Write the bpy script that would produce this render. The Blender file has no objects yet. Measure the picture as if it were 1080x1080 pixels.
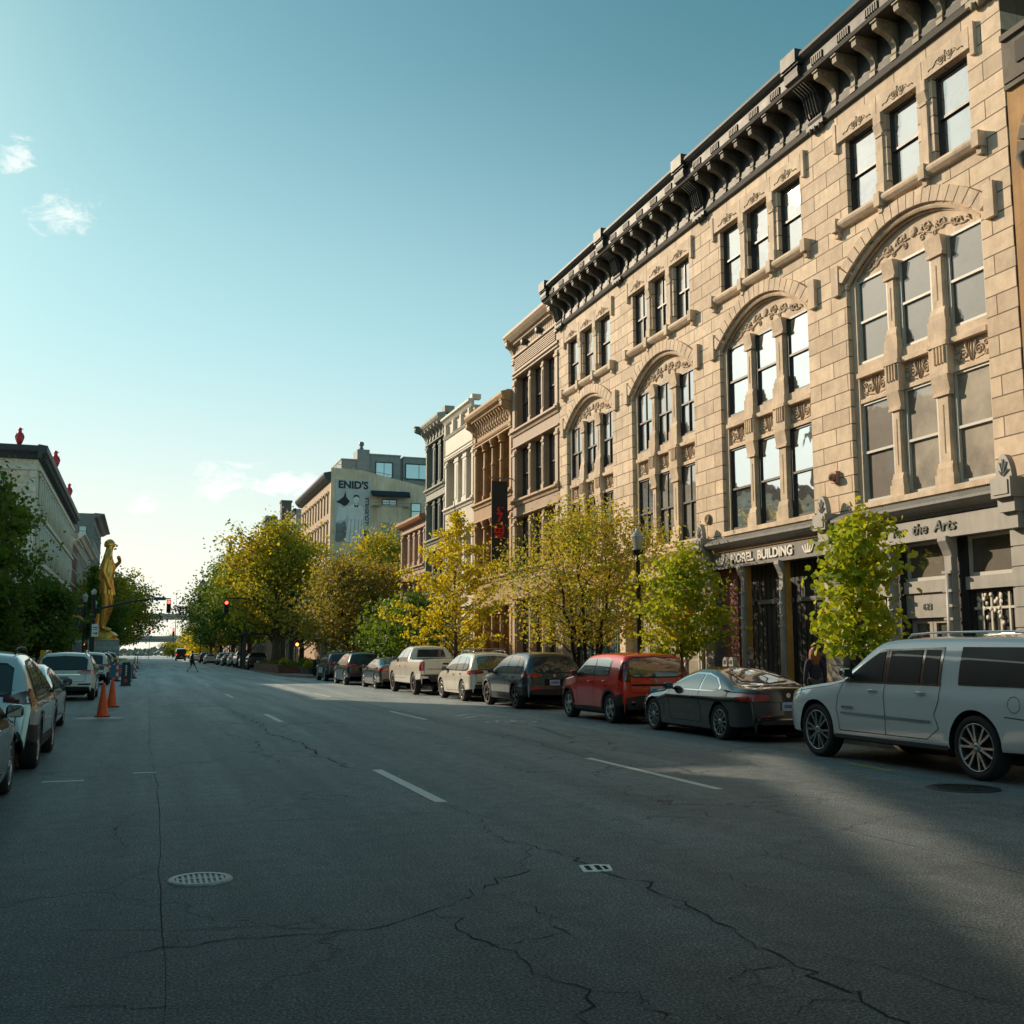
import bpy, bmesh, math, random
from mathutils import Vector, Matrix, noise
from mathutils.bvhtree import BVHTree
R = math.radians
PI = math.pi
scene = bpy.context.scene
col = scene.collection
random.seed(7)

# ---------------------------------------------------------------- camera
CAM_H = 1.65
FPX = 1130.0 / 1080.0
cam_d = bpy.data.cameras.new('camera')
cam = bpy.data.objects.new('camera', cam_d)
col.objects.link(cam)
cam_d.sensor_width = 36.0
cam_d.lens = 36.0 * FPX
cam_d.clip_start = 0.05
cam_d.clip_end = 6000
PITCH = math.atan((688.0 - 540.0) / 1130.0)
YAW = R(18.8915)
cam.location = (0, 0, CAM_H)
cam.rotation_euler = (PI / 2 + PITCH, 0, -YAW)
scene.camera = cam

def at(px, Y):
    """x of the vertical line seen at photo column px (near the horizon) at distance Y along the street"""
    k = (px - 540.0) / 1130.0 * .9915
    a = math.atan(k) + YAW
    return math.tan(a) * Y

# ---------------------------------------------------------------- tagging
def tag(o, label=None, cat=None, group=None, kind=None):
    if label: o['label'] = label
    if cat: o['category'] = cat
    if group: o['group'] = group
    if kind: o['kind'] = kind
    return o

def thing(name, label, cat, loc=(0, 0, 0), rz=0.0, group=None):
    o = bpy.data.objects.new(name, None)
    o.empty_display_size = 0.2
    col.objects.link(o)
    o.location = loc
    o.rotation_euler = (0, 0, rz)
    o['_loc'] = list(loc)
    return tag(o, label, cat, group)

def copy_tree(o, parent=None):
    c = o.copy(); col.objects.link(c); c.parent = parent
    for ch in o.children: copy_tree(ch, c)
    return c

# ---------------------------------------------------------------- mesh builder
class MB:
    def __init__(self, T=None):
        self.v = []; self.f = []; self.m = []; self.sm = []
        self.T = T
    def V(self, p):
        if self.T: p = self.T(*p)
        self.v.append(tuple(p)); return len(self.v) - 1
    def face(self, idx, m=0, sm=False):
        self.f.append(tuple(idx)); self.m.append(m); self.sm.append(sm)
    def poly(self, pts, m=0):
        self.face([self.V(p) for p in pts], m)
    def box(self, a0, a1, b0, b1, c0, c1, m=0):
        i = [self.V(p) for p in ((a0,b0,c0),(a1,b0,c0),(a1,b1,c0),(a0,b1,c0),(a0,b0,c1),(a1,b0,c1),(a1,b1,c1),(a0,b1,c1))]
        for q in ((0,3,2,1),(4,5,6,7),(0,1,5,4),(1,2,6,5),(2,3,7,6),(3,0,4,7)):
            self.face([i[k] for k in q], m)
    def prism(self, pts, axis, a, b, m=0, sm=False):
        """closed polygon of 2-D points extruded along axis (0,1,2) from a to b"""
        def mk(p, t):
            q = [0, 0, 0]; o = [k for k in (0, 1, 2) if k != axis]
            q[axis] = t; q[o[0]] = p[0]; q[o[1]] = p[1]
            return q
        A = [self.V(mk(p, a)) for p in pts]; B = [self.V(mk(p, b)) for p in pts]
        n = len(pts)
        self.face(A[::-1], m); self.face(B, m)
        for k in range(n):
            self.face((A[k], A[(k+1) % n], B[(k+1) % n], B[k]), m, sm)
    def ring(self, c, r, ax, n=8, sx=1, sy=1):
        ax = Vector(ax).normalized()
        u = ax.cross(Vector((0, 0, 1)))
        if u.length < 1e-3: u = Vector((1, 0, 0))
        u.normalize(); w = ax.cross(u)
        return [self.V(Vector(c) + u * (r * sx * math.cos(2*PI*k/n)) + w * (r * sy * math.sin(2*PI*k/n))) for k in range(n)]
    def tube(self, pts, rs, n=8, m=0, cap=True):
        pts = [Vector(p) for p in pts]
        if not isinstance(rs, (list, tuple)): rs = [rs] * len(pts)
        prev = None; first = None
        for k, p in enumerate(pts):
            d = (pts[min(k+1, len(pts)-1)] - pts[max(k-1, 0)])
            if d.length < 1e-6: d = Vector((0, 0, 1))
            d.normalize()
            if k == 0:
                u = d.cross(Vector((0, 0, 1)))
                if u.length < 1e-2: u = d.cross(Vector((1, 0, 0)))
            else:
                u = u - d * u.dot(d)
                if u.length < 1e-4: u = d.cross(Vector((1, 0, 0)))
            u = u.normalized(); w = d.cross(u)
            r = rs[k]
            ring = [self.V(p + u * (r * math.cos(2*PI*j/n)) + w * (r * math.sin(2*PI*j/n))) for j in range(n)]
            if prev:
                for j in range(n):
                    self.face((prev[j], prev[(j+1) % n], ring[(j+1) % n], ring[j]), m, True)
            else: first = ring
            prev = ring
        if cap:
            self.face(first[::-1], m); self.face(prev, m)
    def lathe(self, prof, c=(0, 0, 0), n=20, m=0, axis=2, sm=True, cap=True):
        """prof: list of (r, h) along axis; capped"""
        rings = []
        for r, h in prof:
            ring = []
            for k in range(n):
                a = 2*PI*k/n
                p = [c[0], c[1], c[2]]
                o = [q for q in (0, 1, 2) if q != axis]
                p[axis] += h; p[o[0]] += r*math.cos(a); p[o[1]] += r*math.sin(a)
                ring.append(self.V(p))
            rings.append(ring)
        for a, b in zip(rings, rings[1:]):
            for k in range(n):
                self.face((a[k], a[(k+1) % n], b[(k+1) % n], b[k]), m, sm)
        if cap and prof[0][0] > 1e-5: self.face(rings[0][::-1], m)
        if cap and prof[-1][0] > 1e-5: self.face(rings[-1], m)
    def profile(self, pts, u0, u1, m=0, ends=True):
        """(d,z) closed profile run along u (facade coordinates u,d,z)"""
        A = [self.V((u0, d, z)) for d, z in pts]; B = [self.V((u1, d, z)) for d, z in pts]
        n = len(pts)
        if ends: self.face(A[::-1], m); self.face(B, m)
        for k in range(n):
            self.face((A[k], A[(k+1) % n], B[(k+1) % n], B[k]), m)
    def build(self, name, mats, parent=None, smooth=None, fix=True, bevel=0):
        me = bpy.data.meshes.new(name)
        off = Vector((0, 0, 0))
        p = parent
        while p is not None:
            if '_loc' in p.keys() and self.T is not None:
                off = Vector(p['_loc'])
            p = p.parent
        me.from_pydata([tuple(Vector(v) - off) for v in self.v], [], self.f)
        if not isinstance(mats, (list, tuple)): mats = [mats]
        for mt in mats: me.materials.append(mt)
        me.polygons.foreach_set('material_index', self.m)
        me.polygons.foreach_set('use_smooth', [True] * len(self.f) if smooth else self.sm)
        me.update()
        if fix:
            bm = bmesh.new(); bm.from_mesh(me)
            bmesh.ops.recalc_face_normals(bm, faces=bm.faces)
            if bevel:
                es = [e for e in bm.edges if len(e.link_faces) == 2 and e.calc_face_angle(0) > 0.6]
                bmesh.ops.bevel(bm, geom=es, offset=bevel, segments=2, affect='EDGES', clamp_overlap=True)
            bm.to_mesh(me); bm.free()
        if smooth: me.set_sharp_from_angle(angle=R(smooth if smooth is not True else 40))
        o = bpy.data.objects.new(name, me)
        col.objects.link(o)
        if parent is not None: o.parent = parent
        return o

FR = lambda u, d, z: (16.5 - d, u, z)       # right-hand facade plane, d outwards over the pavement
FL = lambda u, d, z: (-8.5 + d, u, z)       # left-hand facade plane
def FS(Y0):                                 # a wall looking back down the street: u = x, d towards -y
    return lambda u, d, z: (u, Y0 - d, z)

# ---------------------------------------------------------------- materials
_mats = {}
def nodes(name):
    m = bpy.data.materials.new(name); m.use_nodes = True
    nt = m.node_tree; nt.nodes.clear()
    out = nt.nodes.new('ShaderNodeOutputMaterial')
    return m, nt, out
def N(nt, t, **kw):
    n = nt.nodes.new(t)
    for k, v in kw.items():
        if k.startswith('i_'):
            key = k[2:].replace('_', ' ')
            n.inputs[int(key) if key.isdigit() else key].default_value = v
        else: setattr(n, k, v)
    return n
def c4(c): return (c[0], c[1], c[2], 1.0)
def ramp(nt, fac, stops):
    r = N(nt, 'ShaderNodeValToRGB')
    el = r.color_ramp.elements
    while len(el) < len(stops): el.new(0.5)
    for e, (p, c) in zip(el, stops):
        e.position = p; e.color = c4(c) if len(c) == 3 else c
    nt.links.new(fac, r.inputs[0]); return r.outputs[0]
def noise_tex(nt, vec, scale, detail=4, rough=.55, dist=0.0):
    n = N(nt, 'ShaderNodeTexNoise'); n.inputs['Scale'].default_value = scale
    n.inputs['Detail'].default_value = detail; n.inputs['Roughness'].default_value = rough
    n.inputs['Distortion'].default_value = dist
    nt.links.new(vec, n.inputs['Vector']); return n.outputs['Fac']
def mixc(nt, fac, a, b, mode='MIX'):
    n = N(nt, 'ShaderNodeMix', data_type='RGBA', blend_type=mode)
    for s, x in ((n.inputs[0], fac), (n.inputs[6], a), (n.inputs[7], b)):
        if hasattr(x, 'links') or hasattr(x, 'is_linked'): nt.links.new(x, s)
        else: s.default_value = x if not isinstance(x, (tuple, list)) else c4(x)
    return n.outputs[2]
def math_(nt, op, a, b=0.0, c=None, clamp=False):
    n = N(nt, 'ShaderNodeMath', operation=op, use_clamp=clamp)
    for k, x in enumerate((a, b) if c is None else (a, b, c)):
        if hasattr(x, 'is_linked'): nt.links.new(x, n.inputs[k])
        else: n.inputs[k].default_value = x
    return n.outputs[0]

def mat(name, c, rough=.6, metal=0.0, var=.18, scale=2.5, bump=.15, bscale=60.0, coat=0.0, spec=.5, dirt=0.0, streak=0.0):
    if name in _mats: return _mats[name]
    m, nt, out = nodes(name)
    b = N(nt, 'ShaderNodeBsdfPrincipled')
    nt.links.new(b.outputs[0], out.inputs[0])
    b.inputs['Metallic'].default_value = metal
    b.inputs['Roughness'].default_value = rough
    b.inputs['Coat Weight'].default_value = coat
    b.inputs['Coat Roughness'].default_value = .04
    b.inputs['Specular IOR Level'].default_value = spec
    tc = N(nt, 'ShaderNodeTexCoord').outputs['Object']
    if var or dirt or streak:
        f = noise_tex(nt, tc, scale, 6, .6)
        lo = tuple(max(0, x*(1-var)) for x in c); hi = tuple(min(1, x*(1+var)) for x in c)
        cc = ramp(nt, f, [(.3, lo), (.7, hi)])
        if dirt:
            g = noise_tex(nt, tc, scale*.35, 8, .7, 1.0)
            g = ramp(nt, g, [(.42, (0, 0, 0)), (.62, (1, 1, 1))])
            cc = mixc(nt, math_(nt, 'MULTIPLY', g, dirt), cc, tuple(x*.35 for x in c))
        if streak:
            mp = N(nt, 'ShaderNodeMapping'); mp.inputs['Scale'].default_value = (3.5, 3.5, .25)
            nt.links.new(tc, mp.inputs[0])
            s = ramp(nt, noise_tex(nt, mp.outputs[0], 1.5, 6, .65), [(.45, (0, 0, 0)), (.7, (1, 1, 1))])
            cc = mixc(nt, math_(nt, 'MULTIPLY', s, streak), cc, tuple(x*.4 for x in c))
        nt.links.new(cc, b.inputs['Base Color'])
        if not coat:
            rr = N(nt, 'ShaderNodeMapRange'); nt.links.new(f, rr.inputs[0])
            rr.inputs[3].default_value = max(.02, rough-.1); rr.inputs[4].default_value = min(1, rough+.1)
            nt.links.new(rr.outputs[0], b.inputs['Roughness'])
    else: b.inputs['Base Color'].default_value = c4(c)
    if bump:
        bp = N(nt, 'ShaderNodeBump'); bp.inputs['Strength'].default_value = bump; bp.inputs['Distance'].default_value = .02
        nt.links.new(noise_tex(nt, tc, bscale, 4, .6), bp.inputs['Height'])
        nt.links.new(bp.outputs[0], b.inputs['Normal'])
    _mats[name] = m; return m

def block_mat(name, c, cm, bw, rh, mortar=.012, axis='YZ', var=.22, bump=.5, rough=.8, off=.5, smooth=.1, dirt=.25):
    """stone blocks or bricks; axis picks which object axes run along the wall"""
    if name in _mats: return _mats[name]
    m, nt, out = nodes(name)
    b = N(nt, 'ShaderNodeBsdfPrincipled'); nt.links.new(b.outputs[0], out.inputs[0])
    b.inputs['Roughness'].default_value = rough
    tc = N(nt, 'ShaderNodeTexCoord').outputs['Object']
    sp = N(nt, 'ShaderNodeSeparateXYZ'); nt.links.new(tc, sp.inputs[0])
    cb = N(nt, 'ShaderNodeCombineXYZ')
    if axis == 'BOTH':
        nt.links.new(math_(nt, 'ADD', sp.outputs[0], sp.outputs[1]), cb.inputs[0])
    else: nt.links.new(sp.outputs['XYZ'.index(axis[0])], cb.inputs[0])
    nt.links.new(sp.outputs[2], cb.inputs[1])
    br = N(nt, 'ShaderNodeTexBrick'); nt.links.new(cb.outputs[0], br.inputs['Vector'])
    br.offset = off; br.squash = 1.0
    br.inputs['Scale'].default_value = 1.0
    br.inputs['Brick Width'].default_value = bw; br.inputs['Row Height'].default_value = rh
    br.inputs['Mortar Size'].default_value = mortar; br.inputs['Mortar Smooth'].default_value = smooth
    br.inputs['Bias'].default_value = 0.0
    br.inputs['Color1'].default_value = c4(tuple(x*(1-var) for x in c))
    br.inputs['Color2'].default_value = c4(tuple(min(1, x*(1+var)) for x in c))
    br.inputs['Mortar'].default_value = c4(cm)
    f = noise_tex(nt, tc, 3.0, 8, .65)
    k = ramp(nt, f, [(.25, (.72, .70, .68)), (.6, (1, 1, 1)), (.8, (1.0, 1.0, 1.0))])
    cc = mixc(nt, 1.0, br.outputs['Color'], k, 'MULTIPLY')
    g = ramp(nt, noise_tex(nt, tc, .6, 8, .7, .6), [(.45, (0, 0, 0)), (.7, (1, 1, 1))])
    cc = mixc(nt, math_(nt, 'MULTIPLY', g, dirt), cc, tuple(x*.45 for x in c))
    mps = N(nt, 'ShaderNodeMapping'); mps.inputs['Scale'].default_value = (2.6, 2.6, .16); nt.links.new(tc, mps.inputs[0])
    st = ramp(nt, noise_tex(nt, mps.outputs[0], 1.4, 8, .7, .3), [(.50, (0, 0, 0)), (.74, (1, 1, 1))])
    cc = mixc(nt, math_(nt, 'MULTIPLY', st, dirt*1.1), cc, tuple(x*.38 for x in c))
    nt.links.new(cc, b.inputs['Base Color'])
    h = math_(nt, 'SUBTRACT', math_(nt, 'MULTIPLY', noise_tex(nt, tc, 30, 5, .6), .25), br.outputs['Fac'])
    bp = N(nt, 'ShaderNodeBump'); bp.inputs['Strength'].default_value = bump; bp.inputs['Distance'].default_value = .025
    nt.links.new(h, bp.inputs['Height']); nt.links.new(bp.outputs[0], b.inputs['Normal'])
    _mats[name] = m; return m

def glass_mat(name, base=(.02, .025, .03), refl=.35, wav=.02, dust=0.0, dcol=(.3, .27, .22), rough=.02, f0=.05, f1=.80):
    """window glass: dark room behind, mirror-like sky on top; old panes are slightly wavy"""
    if name in _mats: return _mats[name]
    m, nt, out = nodes(name)
    tc = N(nt, 'ShaderNodeTexCoord').outputs['Object']
    d = N(nt, 'ShaderNodeBsdfPrincipled'); d.inputs['Roughness'].default_value = .6
    n1 = noise_tex(nt, tc, 1.3, 6, .6)
    cc = ramp(nt, n1, [(.35, tuple(x*.5 for x in base)), (.7, tuple(x*1.7 for x in base))])
    if dust:
        fine = ramp(nt, noise_tex(nt, tc, 2.0, 9, .75), [(.3, (.2, .2, .2)), (.75, (1, 1, 1))])
        cc = mixc(nt, math_(nt, 'MULTIPLY', fine, dust), cc, dcol)
    nt.links.new(cc, d.inputs['Base Color'])
    g = N(nt, 'ShaderNodeBsdfGlossy'); g.inputs['Roughness'].default_value = rough
    g.inputs['Color'].default_value = (.90, .92, .93, 1)
    bp = N(nt, 'ShaderNodeBump'); bp.inputs['Strength'].default_value = wav; bp.inputs['Distance'].default_value = .3
    nt.links.new(noise_tex(nt, tc, 1.1, 2, .4), bp.inputs['Height']); nt.links.new(bp.outputs[0], g.inputs['Normal'])
    ge = N(nt, 'ShaderNodeNewGeometry')
    dp = N(nt, 'ShaderNodeVectorMath', operation='DOT_PRODUCT'); nt.links.new(ge.outputs['Normal'], dp.inputs[0]); nt.links.new(ge.outputs['Incoming'], dp.inputs[1])
    om = math_(nt, 'SUBTRACT', 1.0, math_(nt, 'ABSOLUTE', dp.outputs['Value']), clamp=True)
    f5 = math_(nt, 'MULTIPLY_ADD', math_(nt, 'POWER', om, 4.0), f1, f0)
    fac = math_(nt, 'ADD', math_(nt, 'MULTIPLY', f5, 1.0 - refl), refl, clamp=True)
    mx = N(nt, 'ShaderNodeMixShader')
    nt.links.new(fac, mx.inputs[0]); nt.links.new(d.outputs[0], mx.inputs[1]); nt.links.new(g.outputs[0], mx.inputs[2])
    nt.links.new(mx.outputs[0], out.inputs[0])
    _mats[name] = m; return m

def leaf_mat(name, cols, trans=.45, rough=.55, clump=.5):
    """leaves: colour differs from leaf to leaf and from clump to clump, light comes through"""
    m, nt, out = nodes(name)
    geo = N(nt, 'ShaderNodeNewGeometry')
    tc = N(nt, 'ShaderNodeTexCoord').outputs['Object']
    n1 = noise_tex(nt, tc, clump, 3, .5)
    n1 = math_(nt, 'MULTIPLY', math_(nt, 'SUBTRACT', n1, .5), 1.6)
    f = math_(nt, 'ADD', math_(nt, 'MULTIPLY', geo.outputs['Random Per Island'], .6), math_(nt, 'ADD', n1, .2), clamp=True)
    k = len(cols) - 1
    cc = ramp(nt, f, [(i / k, c) for i, c in enumerate(cols)])
    d = N(nt, 'ShaderNodeBsdfPrincipled'); d.inputs['Roughness'].default_value = rough
    d.inputs['Specular IOR Level'].default_value = .35
    nt.links.new(cc, d.inputs['Base Color'])
    t = N(nt, 'ShaderNodeBsdfTranslucent')
    nt.links.new(mixc(nt, 1.0, cc, (1.5, 1.35, .55), 'MULTIPLY'), t.inputs['Color'])
    mx = N(nt, 'ShaderNodeMixShader'); mx.inputs[0].default_value = trans
    nt.links.new(d.outputs[0], mx.inputs[1]); nt.links.new(t.outputs[0], mx.inputs[2])
    nt.links.new(mx.outputs[0], out.inputs[0])
    return m

def lamp_mat(name, c, strength):
    m, nt, out = nodes(name)
    e = N(nt, 'ShaderNodeEmission'); e.inputs[0].default_value = c4(c); e.inputs[1].default_value = strength
    nt.links.new(e.outputs[0], out.inputs[0]); return m

# ---------------------------------------------------------------- daylight
SUN_AZ = R(-34.0)        # measured from the street direction (+Y), negative = left
SUN_EL = R(24.0)
def sun_dir(): return Vector((math.sin(SUN_AZ)*math.cos(SUN_EL), math.cos(SUN_AZ)*math.cos(SUN_EL), math.sin(SUN_EL)))
sl = bpy.data.lights.new('sun', 'SUN'); sl.energy = 5.0; sl.angle = R(.53); sl.color = (1.0, .81, .58)
so = bpy.data.objects.new('sun', sl); col.objects.link(so)
so.rotation_euler = (-sun_dir()).to_track_quat('-Z', 'Y').to_euler()

world = bpy.data.worlds.new('World'); scene.world = world; world.use_nodes = True
wn = world.node_tree; wn.nodes.clear()
wo = N(wn, 'ShaderNodeOutputWorld'); bg = N(wn, 'ShaderNodeBackground')
wn.links.new(bg.outputs[0], wo.inputs[0]); bg.inputs[1].default_value = .15
sky = N(wn, 'ShaderNodeTexSky', sky_type='NISHITA'); sky.sun_disc = False
sky.sun_elevation = SUN_EL; sky.sun_rotation = SUN_AZ
sky.air_density = 1.0; sky.dust_density = .7; sky.ozone_density = 3.0; sky.altitude = 150
gen = N(wn, 'ShaderNodeTexCoord').outputs['Generated']
nrm = N(wn, 'ShaderNodeVectorMath', operation='NORMALIZE'); wn.links.new(gen, nrm.inputs[0])
spw = N(wn, 'ShaderNodeSeparateXYZ'); wn.links.new(nrm.outputs[0], spw.inputs[0])
def pxdir(px, py):
    f = Vector((math.sin(YAW)*math.cos(PITCH), math.cos(YAW)*math.cos(PITCH), math.sin(PITCH)))
    r = Vector((math.cos(YAW), -math.sin(YAW), 0)); u = r.cross(f)
    return (f + r*((px-540)/1130) - u*((py-540)/1130)).normalized()
def spot(d, a0, a1, stretch=1.0):
    """soft mask around sky direction d, 1 inside a0 degrees, 0 beyond a1; stretched sideways"""
    s = N(wn, 'ShaderNodeVectorMath', operation='SUBTRACT'); wn.links.new(nrm.outputs[0], s.inputs[0]); s.inputs[1].default_value = d
    sc = N(wn, 'ShaderNodeVectorMath', operation='MULTIPLY'); wn.links.new(s.outputs[0], sc.inputs[0]); sc.inputs[1].default_value = (1/stretch, 1/stretch, 1)
    ln = N(wn, 'ShaderNodeVectorMath', operation='LENGTH'); wn.links.new(sc.outputs[0], ln.inputs[0])
    mr = N(wn, 'ShaderNodeMapRange', interpolation_type='SMOOTHSTEP'); wn.links.new(ln.outputs['Value'], mr.inputs[0])
    mr.inputs[1].default_value = R(a0); mr.inputs[2].default_value = R(a1); mr.inputs[3].default_value = 1; mr.inputs[4].default_value = 0
    return mr.outputs[0]
cmask = spot(pxdir(245, 508), .2, 1.9, 1.9)
for d, a, b_, s in ((pxdir(300, 512), .2, 1.5, 2.2), (pxdir(150, 532), .1, 1.1, 1.5), (pxdir(60, 218), .3, 2.6, 1.3), (pxdir(20, 170), .2, 2.6, .8)):
    cmask = math_(wn, 'MAXIMUM', cmask, spot(d, a, b_, s))
lf = N(wn, 'ShaderNodeMapRange', interpolation_type='SMOOTHSTEP'); wn.links.new(spw.outputs[0], lf.inputs[0])
lf.inputs[1].default_value = -.16; lf.inputs[2].default_value = -.4; lf.inputs[3].default_value = 0; lf.inputs[4].default_value = .68
cmask = math_(wn, 'MAXIMUM', cmask, lf.outputs[0])
mp = N(wn, 'ShaderNodeMapping'); wn.links.new(nrm.outputs[0], mp.inputs[0]); mp.inputs['Scale'].default_value = (1, 1, 1.9)
cn = noise_tex(wn, mp.outputs[0], 30.0, 12, .68, .6)
cn2 = noise_tex(wn, mp.outputs[0], 9.0, 8, .62, .5)
cn = math_(wn, 'ADD', math_(wn, 'MULTIPLY', cn, .6), math_(wn, 'MULTIPLY', cn2, .4))
thr = math_(wn, 'SUBTRACT', math_(wn, 'ADD', cn, math_(wn, 'MULTIPLY', cmask, .24)), .625)
cf = N(wn, 'ShaderNodeMapRange', interpolation_type='SMOOTHSTEP'); wn.links.new(thr, cf.inputs[0])
cf.inputs[1].default_value = 0; cf.inputs[2].default_value = .16; cf.inputs[3].default_value = 0; cf.inputs[4].default_value = 1
cfac = math_(wn, 'MULTIPLY', cf.outputs[0], math_(wn, 'POWER', cmask, .5), clamp=True)
# soft shoulder on the glow around the sun, as film has
shd = N(wn, 'ShaderNodeVectorMath', operation='DIVIDE'); wn.links.new(sky.outputs[0], shd.inputs[0])
sha = N(wn, 'ShaderNodeVectorMath', operation='MULTIPLY_ADD'); wn.links.new(sky.outputs[0], sha.inputs[0]); sha.inputs[1].default_value = (.05, .05, .05); sha.inputs[2].default_value = (1, 1, 1)
wn.links.new(sha.outputs[0], shd.inputs[1])
tint = mixc(wn, 1.0, shd.outputs[0], (.60, 1.14, .93), 'MULTIPLY')
# pale evening haze, thicker low down and towards the sun
def mrange(x, a, b, c, d):
    q = N(wn, 'ShaderNodeMapRange', interpolation_type='SMOOTHSTEP'); wn.links.new(x, q.inputs[0])
    for k_, v_ in enumerate((a, b, c, d)): q.inputs[k_+1].default_value = v_
    return q.outputs[0]
dt = N(wn, 'ShaderNodeVectorMath', operation='DOT_PRODUCT'); wn.links.new(nrm.outputs[0], dt.inputs[0]); dt.inputs[1].default_value = sun_dir()
low = mrange(spw.outputs[2], .58, .0, 0, 1); sw_ = mrange(dt.outputs['Value'], .30, 1.0, 0, 1); sb_ = mrange(dt.outputs['Value'], -.35, .60, .50, 1)
hz = math_(wn, 'ADD', math_(wn, 'MULTIPLY', low, math_(wn, 'MULTIPLY', sb_, math_(wn, 'ADD', math_(wn, 'MULTIPLY', sw_, .36), .56))), math_(wn, 'MULTIPLY', sw_, .14), clamp=True)
tint = mixc(wn, mrange(spw.outputs[2], .56, .80, 0, .85), tint, (.12, .34, .44))
tint = mixc(wn, math_(wn, 'MULTIPLY', mrange(spw.outputs[2], .26, .58, 0, .9), mrange(dt.outputs['Value'], .95, .45, .15, 1)), tint, (.45, 1.55, 1.95))
tint = mixc(wn, math_(wn, 'MULTIPLY', hz, .96), tint, mixc(wn, mrange(spw.outputs[2], .30, .02, 0, 1), (4.9, 6.5, 6.6), (7.6, 7.0, 6.1)))
glow = math_(wn, 'POWER', math_(wn, 'MAXIMUM', dt.outputs['Value'], 0.0), 30.0)
tint = mixc(wn, math_(wn, 'MULTIPLY', glow, .8, clamp=True), tint, (12.0, 11.5, 10.0))
cloudc = mixc(wn, math_(wn, 'MULTIPLY', cfac, .75), tint, (7.9, 7.8, 7.4))
wn.links.new(cloudc, bg.inputs[0])

scene.view_settings.view_transform = 'Standard'
scene.view_settings.look = 'None'
scene.view_settings.exposure = 0
scene.render.engine = 'CYCLES'
try:
    scene.cycles.use_denoising = True
    scene.cycles.max_bounces = 7
    scene.cycles.diffuse_bounces = 3
    scene.cycles.glossy_bounces = 4
    scene.cycles.transmission_bounces = 4
    scene.cycles.caustics_reflective = False
    scene.cycles.caustics_refractive = False
    scene.cycles.sample_clamp_indirect = 6
except Exception: pass
# ================================================================ shared surfaces
STONE = block_mat('limestone_blocks', (.78, .605, .44), (.15, .10, .06), 1.12, .43, .015, 'YZ', var=.17, bump=.55, dirt=.28)
STONE_TRIM = mat('carved_limestone', (.76, .59, .43), .8, var=.2, scale=2.2, bump=.5, bscale=25, dirt=.35, streak=.35)
STONE_DARK = mat('weathered_limestone', (.25, .185, .12), .85, var=.3, bump=.5, bscale=20, dirt=.4)
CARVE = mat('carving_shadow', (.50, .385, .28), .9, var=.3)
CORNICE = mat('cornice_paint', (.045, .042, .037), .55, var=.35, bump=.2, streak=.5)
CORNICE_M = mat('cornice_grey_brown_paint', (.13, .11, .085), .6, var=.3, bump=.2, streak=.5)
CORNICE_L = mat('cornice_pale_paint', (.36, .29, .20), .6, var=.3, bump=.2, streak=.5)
ROOFM = mat('roof_membrane', (.05, .05, .052), .8)
GREY_IRON = mat('grey_painted_iron', (.17, .17, .165), .5, var=.2, bump=.15, streak=.35)
GREY_PALE = mat('pale_grey_painted_iron', (.36, .34, .31), .5, var=.12, bump=.1, streak=.3)
BLACKP = mat('black_paint', (.012, .013, .014), .35, var=.3)
CHAR = mat('charcoal_boards', (.022, .024, .025), .6, var=.4, scale=5)
SASH = mat('window_sash_paint', (.20, .165, .125), .5, var=.15)
SASH_D = mat('dark_sash_paint', (.035, .032, .03), .45, var=.2)
SASH_W = mat('white_sash_paint', (.55, .53, .48), .5, var=.08)
SASH_T = mat('teal_sash_paint', (.10, .22, .20), .5, var=.15)
GLS = glass_mat('window_glass', (.02, .024, .03), .42, .05)
GLS_HI = glass_mat('bright_window_glass', (.05, .05, .05), .72, .04)
GLS_CURT = glass_mat('window_glass_over_curtain', (.12, .11, .09), .22, .02, dust=.4, dcol=(.20, .18, .14))
GLS_DUST = glass_mat('dusty_window_glass', (.03, .024, .018), .07, .03, dust=.9, dcol=(.13, .10, .07))
GLS_BLIND = glass_mat('window_glass_over_blind', (.26, .22, .165), .04, .02, dust=.3, dcol=(.30, .26, .19))
GLS_SHOP = glass_mat('shop_glass', (.03, .03, .03), .26, .006)
GOLDP = mat('ochre_paint', (.50, .25, .05), .5)
BRICK_R = block_mat('red_brick', (.36, .11, .075), (.22, .19, .16), .215, .075, .009, 'BOTH', var=.3, bump=.35)
BRICK_D = block_mat('dark_brick', (.10, .055, .04), (.12, .10, .085), .215, .075, .009, 'BOTH', var=.35, bump=.35)
WHITE_L = mat('white_letter_paint', (.80, .76, .70), .5, var=.05)

def wall_grid(mb, u0, u1, z0, z1, ops, d0, d1, m=0):
    us = sorted({u0, u1, *[o[0] for o in ops], *[o[1] for o in ops]}); us = [u for u in us if u0 <= u <= u1]
    zs = sorted({z0, z1, *[o[2] for o in ops], *[o[3] for o in ops]}); zs = [z for z in zs if z0 <= z <= z1]
    for za, zb in zip(zs, zs[1:]):
        run = None
        for ua, ub in zip(us, us[1:]):
            cu, cz = (ua+ub)/2, (za+zb)/2
            hole = any(o[0] < cu < o[1] and o[2] < cz < o[3] for o in ops)
            if hole:
                if run: mb.box(run[0], run[1], d0, d1, za, zb, m); run = None
            else: run = (run[0], ub) if run else (ua, ub)
        if run: mb.box(run[0], run[1], d0, d1, za, zb, m)

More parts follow.
